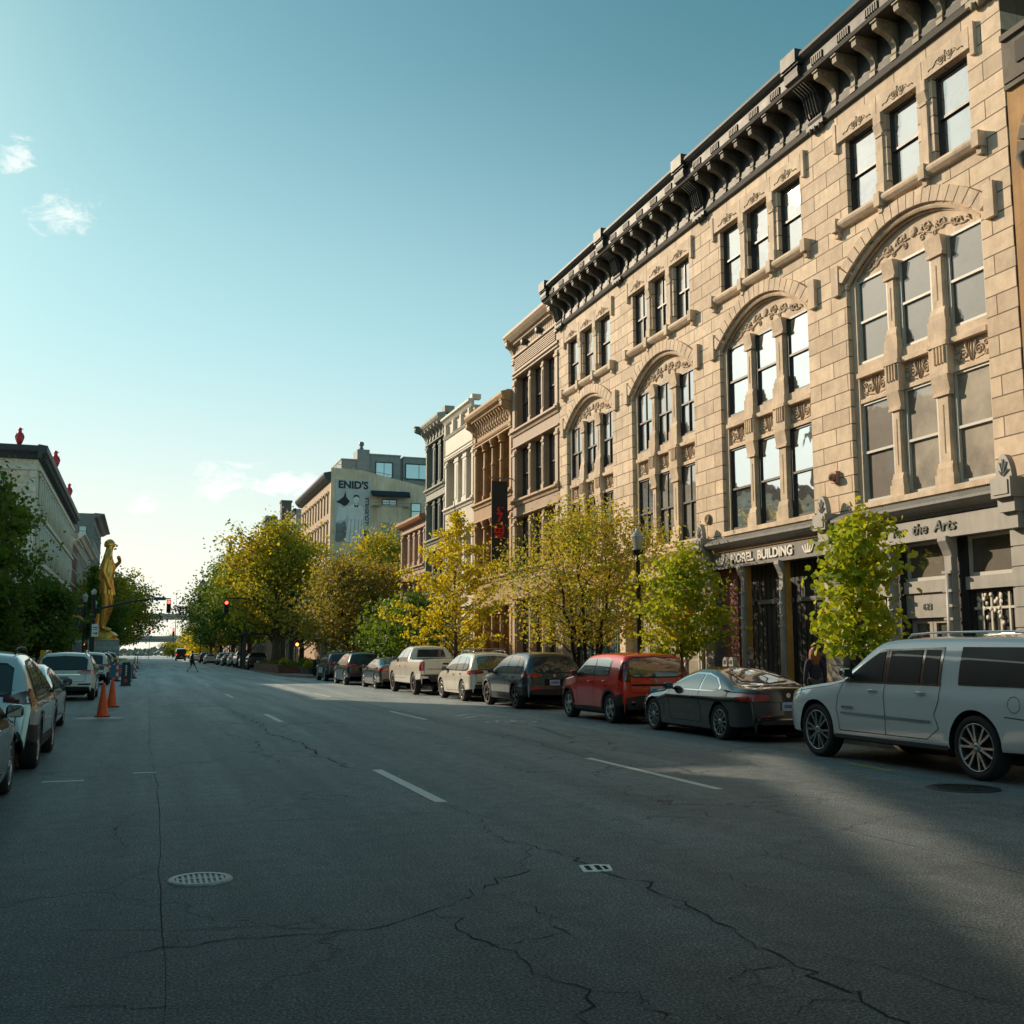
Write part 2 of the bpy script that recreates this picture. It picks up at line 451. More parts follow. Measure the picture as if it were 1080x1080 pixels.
def sash_window(root, T, u0, u1, z0, z1, d, fm, gm, rail=.5, mull=0, fw=.06, name='window'):
    if d > -.06: d = max(d, .075)
    f = MB(T)
    f.box(u0, u0+fw, d-.06, d+.03, z0, z1); f.box(u1-fw, u1, d-.06, d+.03, z0, z1)
    f.box(u0+fw, u1-fw, d-.06, d+.028, z0, z0+fw*1.3); f.box(u0+fw, u1-fw, d-.06, d+.028, z1-fw, z1)
    zm = z0 + (z1-z0)*rail
    if rail: f.box(u0+fw, u1-fw, d-.05, d+.02, zm-.03, zm+.03)
    for k in range(mull):
        um = u0 + (u1-u0)*(k+1)/(mull+1)
        f.box(um-.02, um+.02, d-.05, d+.014, z0+fw, z1-fw)
    fo = f.build(name, fm, root)
    g = MB(T)
    if rail:
        g.poly([(u0+fw, d-.02, zm), (u1-fw, d-.02, zm), (u1-fw, d-.02, z1-fw), (u0+fw, d-.02, z1-fw)])
        g.poly([(u0+fw, d-.045, z0+fw), (u1-fw, d-.045, z0+fw), (u1-fw, d-.045, zm), (u0+fw, d-.045, zm)])
    else: g.poly([(u0+fw, d-.03, z0+fw), (u1-fw, d-.03, z0+fw), (u1-fw, d-.03, z1-fw), (u0+fw, d-.03, z1-fw)])
    g.build('pane', gm, fo, fix=False)
    return fo

def spiral(c, r, turns, a0, sgn, d, n=26):
    return [(c[0] + sgn*math.cos(a0 + t*turns*2*PI/n)*r*(1-.85*t/n), d, c[1] + math.sin(a0 + t*turns*2*PI/n)*r*(1-.85*t/n)) for t in range(n+1)]

def corbel(mb, u, w, d0, d1, z0, z1, m=0, scroll=True):
    """S-shaped console bracket, side profile in (d,z)"""
    D = d1-d0; H = z1-z0
    prof = [(0, 0), (.10, 0), (.16, .08), (.14, .2), (.16, .34), (.26, .48), (.42, .60), (.62, .68), (.82, .72), (.97, .78), (1.0, .88), (.97, 1.0), (0, 1.0)]
    mb.prism([(d0 + a*D, z0 + b*H) for a, b in prof], 0, u-w/2, u+w/2, m)
    mb.box(u-w*.65, u+w*.65, d0, d1+.03, z1, z1+.05, m)
    mb.box(u-w*.6, u+w*.6, d0, d0+.14*D+.03, z0-.12, z0, m)
    if scroll:
        for s in (-1, 1):
            mb.tube([(u+s*w*.52, p[0], p[2]) for p in [(d0+.70*D + q[0]-0, 0, q[2]) for q in spiral((0, z0+.84*H), .13*H, 1.6, 1.2, 1, 0)]], .014, 4, m)

def text_part(s, parent, T, u, d, z, size, m, along=1, name='lettering', ext=.012, sx=1.0, shear=0.0, off=0.0, vertical=False, align='CENTER', world=None):
    cu = bpy.data.curves.new(name, 'FONT'); cu.body = s; cu.size = size; cu.extrude = ext
    cu.align_x = align; cu.align_y = 'CENTER'; cu.shear = shear; cu.offset = off
    o = bpy.data.objects.new('tmp', cu); col.objects.link(o)
    dg = bpy.context.evaluated_depsgraph_get()
    me = bpy.data.meshes.new_from_object(o.evaluated_get(dg))
    bpy.data.objects.remove(o); bpy.data.curves.remove(cu)
    rl = parent
    off3 = Vector((0, 0, 0)); p = parent
    while p is not None:
        if '_loc' in p.keys(): off3 = Vector(p['_loc'])
        p = p.parent
    for v in me.vertices:
        x, y, h = v.co.x*sx, v.co.y, v.co.z
        if vertical: x, y = -y, x
        v.co = Vector(T(u + along*x, d + h, z + y)) - off3
    me.materials.clear(); me.materials.append(m)
    ob = bpy.data.objects.new(name, me); col.objects.link(ob); ob.parent = parent
    return ob

# ================================================================ MOREL building (four stone bays)
BAYW = 6.35; B0 = 16.53
morel = thing('stone_building', 'long four-storey beige stone block building with arched window groups and a bracketed dark cornice', 'building', (16.5, 16.53, 0))
mb = MB(FR); YE = B0 + 4*BAYW
ops = []; centres = [19.72 + BAYW*k for k in range(4)]
for c in centres:
    ops.append((c-2.33, c+2.33, 5.25, 12.0))
    for a, b in ((-2.2, -1.08), (-.56, .54), (.96, 2.12)): ops.append((c+a, c+b, 12.62, 14.66))
wall_grid(mb, B0, YE, 4.95, 15.9, ops, -.45, 0)
mb.box(B0, YE, -15, -.46, 0, 16.6)
def arcz(t, zb=10.92, h=.95, W=2.33): return zb + h*(1-min(1, abs(t)/W)**2.05)
for c in centres:
    n = 24
    pts = [(c-2.33, 12.0)] + [(c-2.33+4.66*k/n, arcz(-2.33+4.66*k/n)) for k in range(n+1)] + [(c+2.33, 12.0)]
    mb.prism(pts, 1, -.45, 0)
mb.build('wall', [STONE], morel)
mb = MB(FR); mb.box(B0+.02, YE-.02, -14.9, -.3, 16.6, 16.68); mb.build('roof', ROOFM, morel)

wrr = random.Random(21)
for bi, c in enumerate(centres):
    # voussoir band, each stone a wedge
    a = MB(FR); n = 19
    W = 2.40
    def inner(t): return (c + W*t, arcz(W*t, 10.93, .97, W))
    def outer(t): return (c + (W+.30)*t, arcz((W+.30)*t, 11.12, 1.14, W+.30) )
    for k in range(n):
        t0 = -1 + 2*k/n + .006; t1 = -1 + 2*(k+1)/n - .006
        a.prism([inner(t0), inner((t0+t1)/2), inner(t1), outer(t1), outer((t0+t1)/2), outer(t0)], 1, .0, .09)
    for s in (-1, 1):
        a.box(c+s*2.66-.15, c+s*2.66+.13, 0, .115, 10.68, 11.45)
    a.build('arch', STONE_TRIM, morel)
    # soffit moulding under the arch
    a = MB(FR)
    a.tube([(c + 2.31*(-1+2*k/30), -.05, arcz(2.31*(-1+2*k/30))-.05) for k in range(31)], .06, 6)
    a.tube([(c + 2.27*(-1+2*k/30), -.16, arcz(2.27*(-1+2*k/30))-.11) for k in range(31)], .04, 6)
    a.build('arch_moulding', STONE_TRIM, morel, smooth=40)
    # tympanum with scrollwork
    a = MB(FR); n = 24
    a.prism([(c-2.3, 10.9)] + [(c-2.3+4.6*k/n, arcz(-2.3+4.6*k/n)-.02) for k in range(n+1)] + [(c+2.3, 10.9)], 1, -.40, -.20)
    ty = a.build('tympanum', STONE_TRIM, morel)
    a = MB(FR)
    a.lathe([(.0, .03), (.06, .05), (.12, .03), (.13, 0)], (c, -.20, 11.42), 14, 0, axis=1)
    for s in (-1, 1):
        for cx, cz, r, tn, a0 in ((.45, 11.40, .17, 1.6, 2.6), (.95, 11.30, .16, 1.6, 2.6), (1.38, 11.17, .12, 1.4, 2.6), (.30, 11.18, .09, 1.2, .5), (.72, 11.13, .08, 1.2, .5)):
            a.tube(spiral((c+s*cx, cz), r, tn, a0, s, -.19), .026, 5)
        a.tube([(c+s*q, -.19, 11.28 - .13*max(0, q-.2)**1.3 + .05*math.sin(q*7)) for q in [.15+.1*k for k in range(17)]], .024, 5)
        for q_ in range(7): a.tube([(c+s*(.25+q_*.24), -.19, 11.30-.03*q_), (c+s*(.33+q_*.24), -.175, 11.38-.05*q_+.06), (c+s*(.42+q_*.24), -.19, 11.36-.06*q_)], [.012, .035, .008], 5)
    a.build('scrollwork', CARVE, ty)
    # spandrel panels, mullions, capitals
    for a0, a1 in ((-2.2, -1.08), (-.56, .54), (.96, 2.12)):
        p = MB(FR); u0, u1 = c+a0, c+a1; um = (u0+u1)/2
        p.box(u0, u1, -.40, -.20, 7.80, 8.40); p.box(u0-.02, u1+.02, -.40, -.05, 8.40, 8.52); p.box(u0, u1, -.4, -.12, 8.52, 8.74)
        p.box(u0, u1, -.4, -.13, 7.76, 7.86)
        sp = p.build('spandrel', STONE_TRIM, morel)
        q = MB(FR)
        for s in (-1, 1):
            q.tube(spiral((um+s*.22, 8.10), .13, 1.6, -.6, s, -.19), .024, 5)
            q.tube(spiral((um+s*.43, 8.20), .08, 1.3, -.6, s, -.19), .020, 5)
            q.tube(spiral((um+s*.42, 7.98), .06, 1.2, .6, s, -.19), .018, 5)
            q.tube([(um+s*.03, -.19, 7.95), (um+s*.16, -.17, 8.28), (um+s*.12, -.19, 8.36)], [.012, .03, .01], 5)
            q.tube([(um+s*.04, -.19, 7.92), (um+s*.10, -.19, 8.15), (um+s*.06, -.19, 8.33)], .014, 4)
            q.tube([(um+s*.10, -.19, 7.92), (um+s*.35, -.19, 7.96), (um+s*.5, -.19, 8.05)], .013, 4)
        q.tube([(um, -.19, 7.9), (um, -.19, 8.36)], .018, 4)
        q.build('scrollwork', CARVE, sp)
    for a0, a1 in ((-2.34, -2.2), (-1.08, -.56), (.54, .96), (2.12, 2.34)):
        u0, u1 = c+a0, c+a1; side = (u1-u0) < .3
        p = MB(FR)
        if side:
            p.box(u0, u1, -.42, -.12, 5.25, 10.92)
        else:
            um = (u0+u1)/2; h = (u1-u0)/2
            for zb, zt in ((5.25, 7.74), (8.74, 10.95)):
                p.box(u0+.03, u1-.03, -.42, -.17, zb, zt)
                p.box(u0+.10, u1-.10, -.17, -.07, zb+.55, zt-.45)
                p.box(u0-.03, u1+.03, -.16, 0.0, zb, zb+.28); p.box(u0+.01, u1-.01, -.16, -.02, zb+.28, zb+.42)
                p.prism([(-.16, zb+.42), (-.03, zb+.42), (-.06, zb+.55), (-.16, zb+.55)], 0, u0+.03, u1-.03)
                p.box(u0+.0, u1-.0, -.16, -.02, zt-.45, zt-.38)
                p.prism([(-.16, zt-.38), (-.05, zt-.38), (.0, zt-.1), (.02, zt), (-.16, zt)], 0, u0, u1)
                p.box(um-.015, um+.015, -.07, -.06, zb+.75, zt-.65, 1)
            p.box(u0-.03, u1+.03, -.42, .01, 7.74, 8.74)
            for k in range(4): p.box(u0+.04+k*.1, u0+.075+k*.1, .01, .05, 8.0, 8.38)
            p.box(u0-.05, u1+.05, -.05, .05, 8.40, 8.50)
        p.build('mullion', [STONE_TRIM, CARVE], morel)
    # sashes
    for fl, (z0, z1) in enumerate(((5.28, 7.76), (8.74, 10.90), (12.62, 14.66))):
        for wi, (a0, a1) in enumerate(((-2.2, -1.08), (-.56, .54), (.96, 2.12))):
            gm = (GLS_HI if fl < 2 else GLS) if bi == 1 else (GLS_CURT if wrr.random() < .35 else GLS)
            if bi == 0 and fl == 2: gm = GLS
            if bi == 0 and fl == 1: gm = GLS_DUST
            if bi == 0 and fl == 0: gm = GLS_BLIND if wi != 2 else GLS_DUST
            sash_window(morel, FR, c+a0, c+a1, z0, z1, -.15 if fl == 2 else -.20, SASH_W if bi == 0 and fl < 2 else SASH_D, gm, mull=1 if bi in (2, 3) and fl != 2 or (bi == 2) else 0)
    # low sill of the second floor
    p = MB(FR); p.box(c-2.4, c+2.4, -.4, .05, 5.12, 5.25); p.build('sill', STONE_TRIM, morel)
    # top floor: lintels with carved scrolls, colonnettes, rounded sill with blocks
    p = MB(FR)
    for a0, a1 in ((-2.35, -.85), (-.85, .78), (.78, 2.5)):
        p.box(c+a0+.012, c+a1-.012, 0, .075, 14.68, 15.16)
    for s in (-2.42, 2.48): p.box(c+s-.09, c+s+.03, 0, .095, 14.45, 15.2)
    for s in (-.82, .75): p.box(c+s-.14, c+s+.14, 0, .10, 14.42, 14.68)
    for a0, a1 in ((-1.08, -.56), (.54, .96)):
        um = c+(a0+a1)/2
        p.box(um-.11, um+.11, 0, .05, 12.9, 14.42); p.box(um-.15, um+.15, 0, .09, 12.55, 12.95); p.box(um-.13, um+.13, 0, .08, 14.1, 14.16)
        p.prism([(0, 14.16), (.05, 14.16), (.12, 14.4), (0, 14.4)], 0, um-.14, um+.14)
    p.build('lintel', STONE_TRIM, morel)
    for um in (c-1.62, c, c+1.55):
        p = MB(FR)
        for s in (-1, 1):
            p.tube(spiral((um+s*.14, 14.9), .09, 1.5, 2.6, s, .08), .020, 5)
            p.tube([(um+s*(.2+q*.35), .078, 14.92-.14*q+.03*math.sin(q*9)) for q in [k/8 for k in range(9)]], .018, 5)
            p.tube([(um+s*(.05+q*.25), .078, 14.80-.05*math.sin(q*5)) for q in [k/6 for k in range(7)]], .014, 5)
        p.tube([(um, .078, 14.76), (um, .085, 15.02)], .022, 5)
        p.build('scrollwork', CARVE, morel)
    p = MB(FR)
    p.profile([(0, 12.34), (.10, 12.36), (.17, 12.44), (.19, 12.50), (.17, 12.57), (.10, 12.61), (0, 12.61)], c-2.42, c+2.42)
    for s in (-2.5, -.82, .75, 2.48): p.box(c+s-.10, c+s+.10, 0, .215, 12.31, 12.65); p.box(c+s-.07, c+s+.07, 0, .12, 12.16, 12.31)
    p.build('sill', STONE_TRIM, morel)

# roof cornice, in one run with consoles
p = MB(FR)
p.profile([(0, 15.50), (.10, 15.52), (.14, 15.62), (.10, 15.70), (.07, 15.92), (0, 15.92)], B0, YE)
p.profile([(-.05, 16.58), (.72, 16.58), (.76, 16.66), (.70, 16.70), (.70, 17.0), (.80, 17.08), (.88, 17.16), (.86, 17.26), (.5, 17.36), (-.05, 17.40)], B0, YE)
p.box(B0, YE, -.3, .03, 15.92, 16.58)
cor = p.build('cornice', CORNICE, morel)
p = MB(FR)
for k in range(4):
    for j in range(5):
        u = B0 + BAYW*k + .75 + j*1.1
        for q in range(6): p.box(u+q*.085, u+q*.085+.045, .70, .735, 16.74, 16.94)
p.build('fretwork', CORNICE_M, cor)
for k in range(4):
    for j in range(7):
        u = B0 + BAYW*k + .82 + j*.785
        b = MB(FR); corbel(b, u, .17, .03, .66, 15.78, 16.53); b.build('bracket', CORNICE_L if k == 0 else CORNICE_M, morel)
for k in range(5):
    u = min(max(B0 + BAYW*k, B0+.4), YE-.32)
    b = MB(FR); corbel(b, u, .62, .03, .86, 15.62, 17.0, scroll=False)
    b.box(u-.34, u+.34, .3, .94, 17.05, 17.42)
    for s in (-1, 0, 1): b.tube([(u+s*.2, .05, 15.6), (u+s*.2, .12, 15.5), (u+s*.2, .06, 15.42)], .09, 6)
    for s in (-.22, -.11, 0, .11, .22): b.tube([(u+s, .05, 15.66), (u+s, .20, 15.85), (u+s, .34, 16.4), (u+s, .80, 16.72)], .03, 5)
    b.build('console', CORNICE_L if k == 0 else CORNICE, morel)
# fire bell and round vent on the wall
p = MB(FR); p.box(22.62, 22.84, 0, .12, 5.9, 6.2); p.lathe([(.1, .12), (.1, .2), (.03, .26)], (22.73, 0, 6.05), 12, 0, axis=1)
p.build('alarm_bell', mat('faded_red_paint', (.40, .22, .15), .5), morel, smooth=40)
p = MB(FR); p.lathe([(.16, 0), (.16, .06), (.12, .09), (.0, .05)], (29.3, 0, 5.75), 14, 0, axis=1); p.build('vent', STONE_DARK, morel, smooth=40)

# street-level cornices, fascias, antefixes, piers
def store_bay(k, fasc_m, cor_m):
    u0 = B0 + BAYW*k; u1 = u0 + BAYW
    p = MB(FR)
    p.profile([(0, 4.62), (.16, 4.62), (.20, 4.70), (.34, 4.76), (.42, 4.84), (.42, 4.90), (.36, 4.95), (.10, 5.06), (0, 5.08)], u0+.28, u1-.28)
    p.build('store_cornice', cor_m, morel)
    p = MB(FR); p.box(u0+.26, u1-.26, -.3, .12, 4.14, 4.60); p.box(u0+.26, u1-.26, .12, .15, 4.12, 4.17); fo = p.build('fascia', fasc_m, morel)
    p = MB(FR); p.box(u0+.001, u1-.001, -.44, -.001, 4.6, 4.95); p.build('beam', cor_m, morel)
    return fo
f1 = store_bay(0, GREY_PALE, GREY_IRON); f2 = store_bay(1, GREY_IRON, GREY_IRON)
f3 = store_bay(2, STONE_TRIM, STONE_TRIM); f4 = store_bay(3, STONE_TRIM, STONE_TRIM)
DKG = mat('dark_green_letter', (.06, .08, .06), .5, var=0)
text_part('Fund  for  the  Arts', f1, FR, 20.0, .135, 4.38, .34, DKG, along=-1, sx=1.12, shear=.18, off=.004)
text_part('MOREL  BUILDING', f2, FR, 26.2, .135, 4.37, .36, WHITE_L, along=-1, sx=1.08, off=.012, ext=.02)
p = MB(FR)
for cu in (28.45, 23.9):
    for q in (-2, -1, 0, 1, 2):
        w = .05; p.prism([(cu+q*.075-w*.4, 4.27), (cu+q*.075+w*.4, 4.27), (cu+q*.12+w*.6, 4.47-abs(q)*.02), (cu+q*.12-w*.6, 4.49-abs(q)*.02)], 1, .12, .15)
    p.box(cu-.13, cu+.13, .12, .155, 4.24, 4.30)
p.build('emblem', WHITE_L, f2)
p = MB(FR); p.profile([(.12, 4.60), (.17, 4.62), (.17, 4.66), (.12, 4.68)], B0+BAYW+.3, B0+2*BAYW-.3); p.build('gold_moulding', GOLDP, f2)
for k in range(5):
    u = B0 + BAYW*k + (.25 if k == 0 else (-.25 if k == 4 else 0))
    p = MB(FR)
    p.box(u-.26, u+.26, 0, .50, 4.70, 5.10); p.box(u-.22, u+.22, 0, .38, 4.42, 4.70); p.box(u-.18, u+.18, 0, .28, 4.1, 4.42)
    p.box(u-.2, u+.2, .50, .52, 4.76, 5.04)
    p.prism([(u-.21, 5.10)] + [(u + .21*math.cos(PI - PI*q/10)*(1-.15*math.sin(PI*q/10)), 5.16 + .42*math.sin(PI*q/10)) for q in range(11)] + [(u+.21, 5.10)], 1, .26, .40)
    for q in range(5): p.tube([(u, .41, 5.14), (u+.15*math.cos(PI*(q+.5)/5), .42, 5.16+.32*math.sin(PI*(q+.5)/5))], .016, 4)
    p.build('antefix', GREY_PALE if k < 3 else STONE_TRIM, morel)
    p = MB(FR)
    for q in range(10): p.box(u-.235, u+.235, -.42, .10 + .0*(q % 2), .12+.405*q, .12+.405*(q+1)-.03)
    p.box(u-.20, u+.20, -.4, .08, .10, 4.14)
    p.build('pier', GREY_PALE if k == 0 else (GREY_IRON if k < 3 else STONE_TRIM), morel)

def iron_column(u, z0, z1, m, w=.13, d=.04):
    p = MB(FR)
    p.box(u-w*1.3, u+w*1.3, d-.18, d+.14, z0, z0+.42); p.box(u-w*.8, u+w*.8, d-.1, d+.06, z0+.42, z1-.25)
    p.lathe([(w*.7, 0), (w*.55, (z1-z0)*.35), (w*.65, (z1-z0)*.38), (w*.5, (z1-z0)*.7)], (u, d+.06, z0+.42), 10, 0)
    for zz in (.55, .62, .70, .80): p.box(u-w*1.05, u+w*1.05, d-.1, d+.12, z0+(z1-z0)*zz, z0+(z1-z0)*zz+.06)
    p.prism([(d-.1, z1-.45), (d+.05, z1-.45), (d+.1, z1-.3), (d+.2, z1-.1), (d+.2, z1), (d-.1, z1)], 0, u-w, u+w)
    return p.build('column', m, morel)

# bay 1: offices of the arts fund
c = centres[0]
LATT = mat('white_lattice', (.62, .58, .5), .6)
for a0, a1 in ((-2.62, -1.18), (-.62, .80), (1.28, 2.7)):
    sash_window(morel, FR, c+a0, c+a1, 3.26, 4.13, -.25, SASH_W, GLS_DUST, rail=0)
    p = MB(FR); p.box(c+a0, c+a1, -.4, -.10, 2.98, 3.25); p.build('transom_bar', GREY_PALE, morel)
for a0, a1 in ((-2.62, -1.18), (1.28, 2.7)):
    sh = sash_window(morel, FR, c+a0, c+a1, .62, 2.98, -.25, SASH_D, GLS_SHOP, rail=.33)
    p = MB(FR); n = 5
    for q in range(n):
        ua = c+a0+.1+(a1-a0-.2)*q/n; p.box(ua, ua+.05, -.24, -.222, .7, 2.9)
    for q in range(4): p.box(c+a0+.08, c+a1-.08, -.238, -.224, .9+q*.55, .95+q*.55)
    rr = random.Random(5)
    for q in range(46):
        uu = c+a0+.55+rr.random()*(a1-a0-.75); zz = 1.0+rr.random()*1.85
        p.lathe([(.0, .008), (.045+.02*rr.random(), .004), (.05, 0)], (uu, -.222, zz), 6, 0, axis=1)
    p.build('lattice', LATT, sh)
    p = MB(FR); p.box(c+a0, c+a1, -.4, -.12, .1, .62); p.build('bulkhead', GREY_IRON, morel)
p = MB(FR); p.box(c-.62, c+.80, -.4, -.16, 2.42, 2.98); dh = p.build('door_head', GREY_PALE, morel)
text_part('623', dh, FR, c+.1, -.145, 2.66, .2, DKG, along=-1, ext=.006)
POST1 = mat('red_poster', (.45, .05, .04), .5, var=.4, scale=9); POST2 = mat('blue_poster', (.05, .14, .4), .5, var=.4, scale=9); POST3 = mat('orange_disc', (.8, .28, .03), .5)
for s in (0, 1):
    u0 = c-.60+s*.70; dr = sash_window(morel, FR, u0, u0+.68, .14, 2.40, -.30, GREY_PALE, GLS_SHOP, rail=0, fw=.1, name='door')
    p = MB(FR); p.tube([(u0+(.6 if s == 0 else .08), -.2, .95), (u0+(.6 if s == 0 else .08), -.2, 1.35)], .015, 6); p.build('handle', GREY_PALE, dr)
    p = MB(FR)
    if s: p.box(u0+.13, u0+.35, -.31, -.295, 1.45, 2.1, 0); p.box(u0+.36, u0+.55, -.31, -.296, 1.3, 1.75, 1); p.lathe([(.11, 0), (.0, .004)], (u0+.42, -.3, 1.95), 14, 2, axis=1)
    else: p.lathe([(.13, 0), (0, .004)], (u0+.3, -.3, 1.75), 14, 2, axis=1); p.box(u0+.2, u0+.5, -.31, -.296, 1.2, 1.45, 1)
    p.build('poster', [POST1, POST2, POST3], dr)
for uo in (-.90, 1.04): iron_column(c+uo, .12, 4.14, GREY_PALE)
p = MB(FR)
for uo in (-.62-.55, .80): p.box(c+uo+.0, c+uo+.48+.06, -.42, -.16, .1, 4.13)
p.box(c-2.82, c-2.62, -.42, -.1, .1, 4.13); p.box(c+2.7, c+2.9, -.42, -.1, .1, 4.13)
p.build('shopfront_frame', CHAR, morel)
# bay 2: dark boarded doors behind slim columns
c = centres[1]
p = MB(FR); p.box(c-2.95, c+2.95, -.455, -.40, .1, 4.14)
for q in range(24): p.box(c-2.9+q*.242, c-2.9+q*.242+.2, -.40, -.385, .12, 4.1)
p.build('boarding', CHAR, morel)
p = MB(FR)
for a, b in ((-2.9, -.9), (-.7, 1.1), (1.3, 2.9)): p.box(c+a, c+b, -.385, -.32, 3.02, 3.14)
p.build('door_rail', GREY_IRON, morel)
for uo in (-.8, 1.2): iron_column(c+uo, .12, 4.14, GREY_PALE, .11)
for uo in (-.8, 1.2): p = MB(FR); p.box(c+uo-.16, c+uo-.13, -.1, .05, .2, 4.1); p.build('gilt_edge', GOLDP, morel)
p = MB(FR); p.box(c+2.0, c+2.93, -.38, -.22, .1, 4.12); p.build('brick_infill', BRICK_R, morel)
for uo, w in ((-.42, .3), (-2.45, .28)):
    p = MB(FR); p.box(c+uo-w/2, c+uo+w/2, -.38, -.2, .14, 3.6); pl_ = p.build('display_case', STONE_TRIM, morel)
# bays 3 and 4: brick and painted shopfronts behind the trees
for k, fm in ((2, SASH_T), (3, SASH_T)):
    c = centres[k]
    p = MB(FR); p.box(c-2.95, c+2.95, -.44, -.3, 3.2, 4.14); p.build('transom_panel', BRICK_R if k == 2 else GREY_PALE, morel)
    for a0, a1 in ((-2.9, -1.9), (-1.8, -.8), (-.7, .7), (.8, 1.8), (1.9, 2.9)):
        sash_window(morel, FR, c+a0, c+a1, .5 if abs(a0+a1) > .2 else .12, 3.15, -.3, fm if k == 3 else SASH_W, GLS_BLIND if (k+int(a0*2)) % 2 else GLS_SHOP, rail=.75, name='shop_window')
    p = MB(FR); p.box(c-2.95, c+2.95, -.44, -.26, .1, .5); p.build('bulkhead', STONE_TRIM, morel)
ORNG = mat('orange_enamel', (.72, .24, .03), .35, var=.1)
rg = thing('ring_sign', 'orange sign of concentric rings on the brick shopfront behind the small maple', 'sign', (16.2, 30.5, 2.9))
p = MB()
for r in (.2, .36, .52, .68):
    p.tube([(0, r*math.cos(2*PI*q/28), r*math.sin(2*PI*q/28)) for q in range(29)], .035, 5, cap=False)
p.box(-.02, .3, -.03, .03, -.7, .7)
p.build('rings', ORNG, rg, smooth=40)

# ================================================================ ochre building at the right-hand edge
och = thing('plaster_building', 'ochre plastered building with a grey parapet and red-framed arched niche beside the stone building', 'building', (16.5, 9.0, 0))
PLAS = mat('ochre_plaster', (.50, .29, .13), .85, var=.22, scale=.8, bump=.35, bscale=18, dirt=.5, streak=.3)
GREYS = mat('grey_render', (.20, .17, .135), .85, var=.25, bump=.35, bscale=18, dirt=.4)
TERRA = mat('terracotta', (.50, .12, .05), .6, var=.3, bump=.3)
p = MB(FR); p.box(4.0, 16.50, -14, -.02, 0, 13.55); p.build('wall', PLAS, och)
p = MB(FR); p.box(4.0, 16.49, -.4, .06, 13.2, 14.25); p.box(4.0, 16.46, .06, .09, 13.32, 13.40); p.box(4.0, 16.46, -.4, .14, 14.25, 14.38)
p.box(15.3, 16.1, .06, .10, 13.62, 14.08, 1); p.build('parapet', [GREYS, mat('recess_grey', (.06, .055, .05), .8)], och)
p = MB(FR); p.box(2.0, 16.52, -14, -2.2, 13.6, 19.5); p.build('upper_brick_wall', BRICK_D, och)
for zc, zb in ((12.3, 9.9), ):
    p = MB(FR)
    for q in range(12):
        a0 = PI*q/12+.02; a1 = PI*(q+1)/12-.02
        p.prism([(15.05+.78*math.cos(a0), 11.6+.95*math.sin(a0)), (15.05+1.12*math.cos(a0), 11.6+1.3*math.sin(a0)), (15.05+1.12*math.cos(a1), 11.6+1.3*math.sin(a1)), (15.05+.78*math.cos(a1), 11.6+.95*math.sin(a1))], 1, 0, .16)
    p.lathe([(.02, -.35), (.12, -.2), (.17, -.05), (.2, 0)], (16.0, .12, 11.6), 8)
    p.lathe([(.02, -.35), (.12, -.2), (.17, -.05), (.2, 0)], (14.1, .12, 11.6), 8)
    p.build('arch_hood', GREYS, och)
    sash_window(och, FR, 14.35, 15.75, 9.0, 11.6, -.0, TERRA, GLS_DUST, name='window')
    p = MB(FR); p.box(14.1, 16.05, 0, .2, 8.75, 9.0); p.build('sill', TERRA, och)
p = MB(FR)
for q in range(10):
    a0 = PI*q/10; a1 = PI*(q+1)/10
    p.prism([(15.45+.42*math.cos(a0), 7.9+.6*math.sin(a0)), (15.45+.62*math.cos(a0), 7.9+.85*math.sin(a0)), (15.45+.62*math.cos(a1), 7.9+.85*math.sin(a1)), (15.45+.42*math.cos(a1), 7.9+.6*math.sin(a1))], 1, 0, .14)
p.box(14.85, 15.05, 0, .12, 7.0, 7.9); p.box(15.87, 16.07, 0, .12, 7.0, 7.9)
p.build('niche_surround', STONE_TRIM, och)
p = MB(FR); p.box(15.05, 15.87, .0, .05, 7.0, 8.3); p.box(14.8, 16.1, 0, .1, 5.6, 5.85); p.build('niche', TERRA, och)
p = MB(FR); p.box(4.1, 16.48, 0, .14, 4.3, 4.6); p.build('string_course', GREYS, och)
p = MB(FR); p.box(4.1, 16.48, 0, .06, .1, .9); p.build('plinth_course', GREYS, och)
for q in range(3): sash_window(och, FR, 5.0+q*3.6, 7.6+q*3.6, .9, 3.9, .02, SASH_D, GLS_SHOP, rail=.8, name='shop_window')

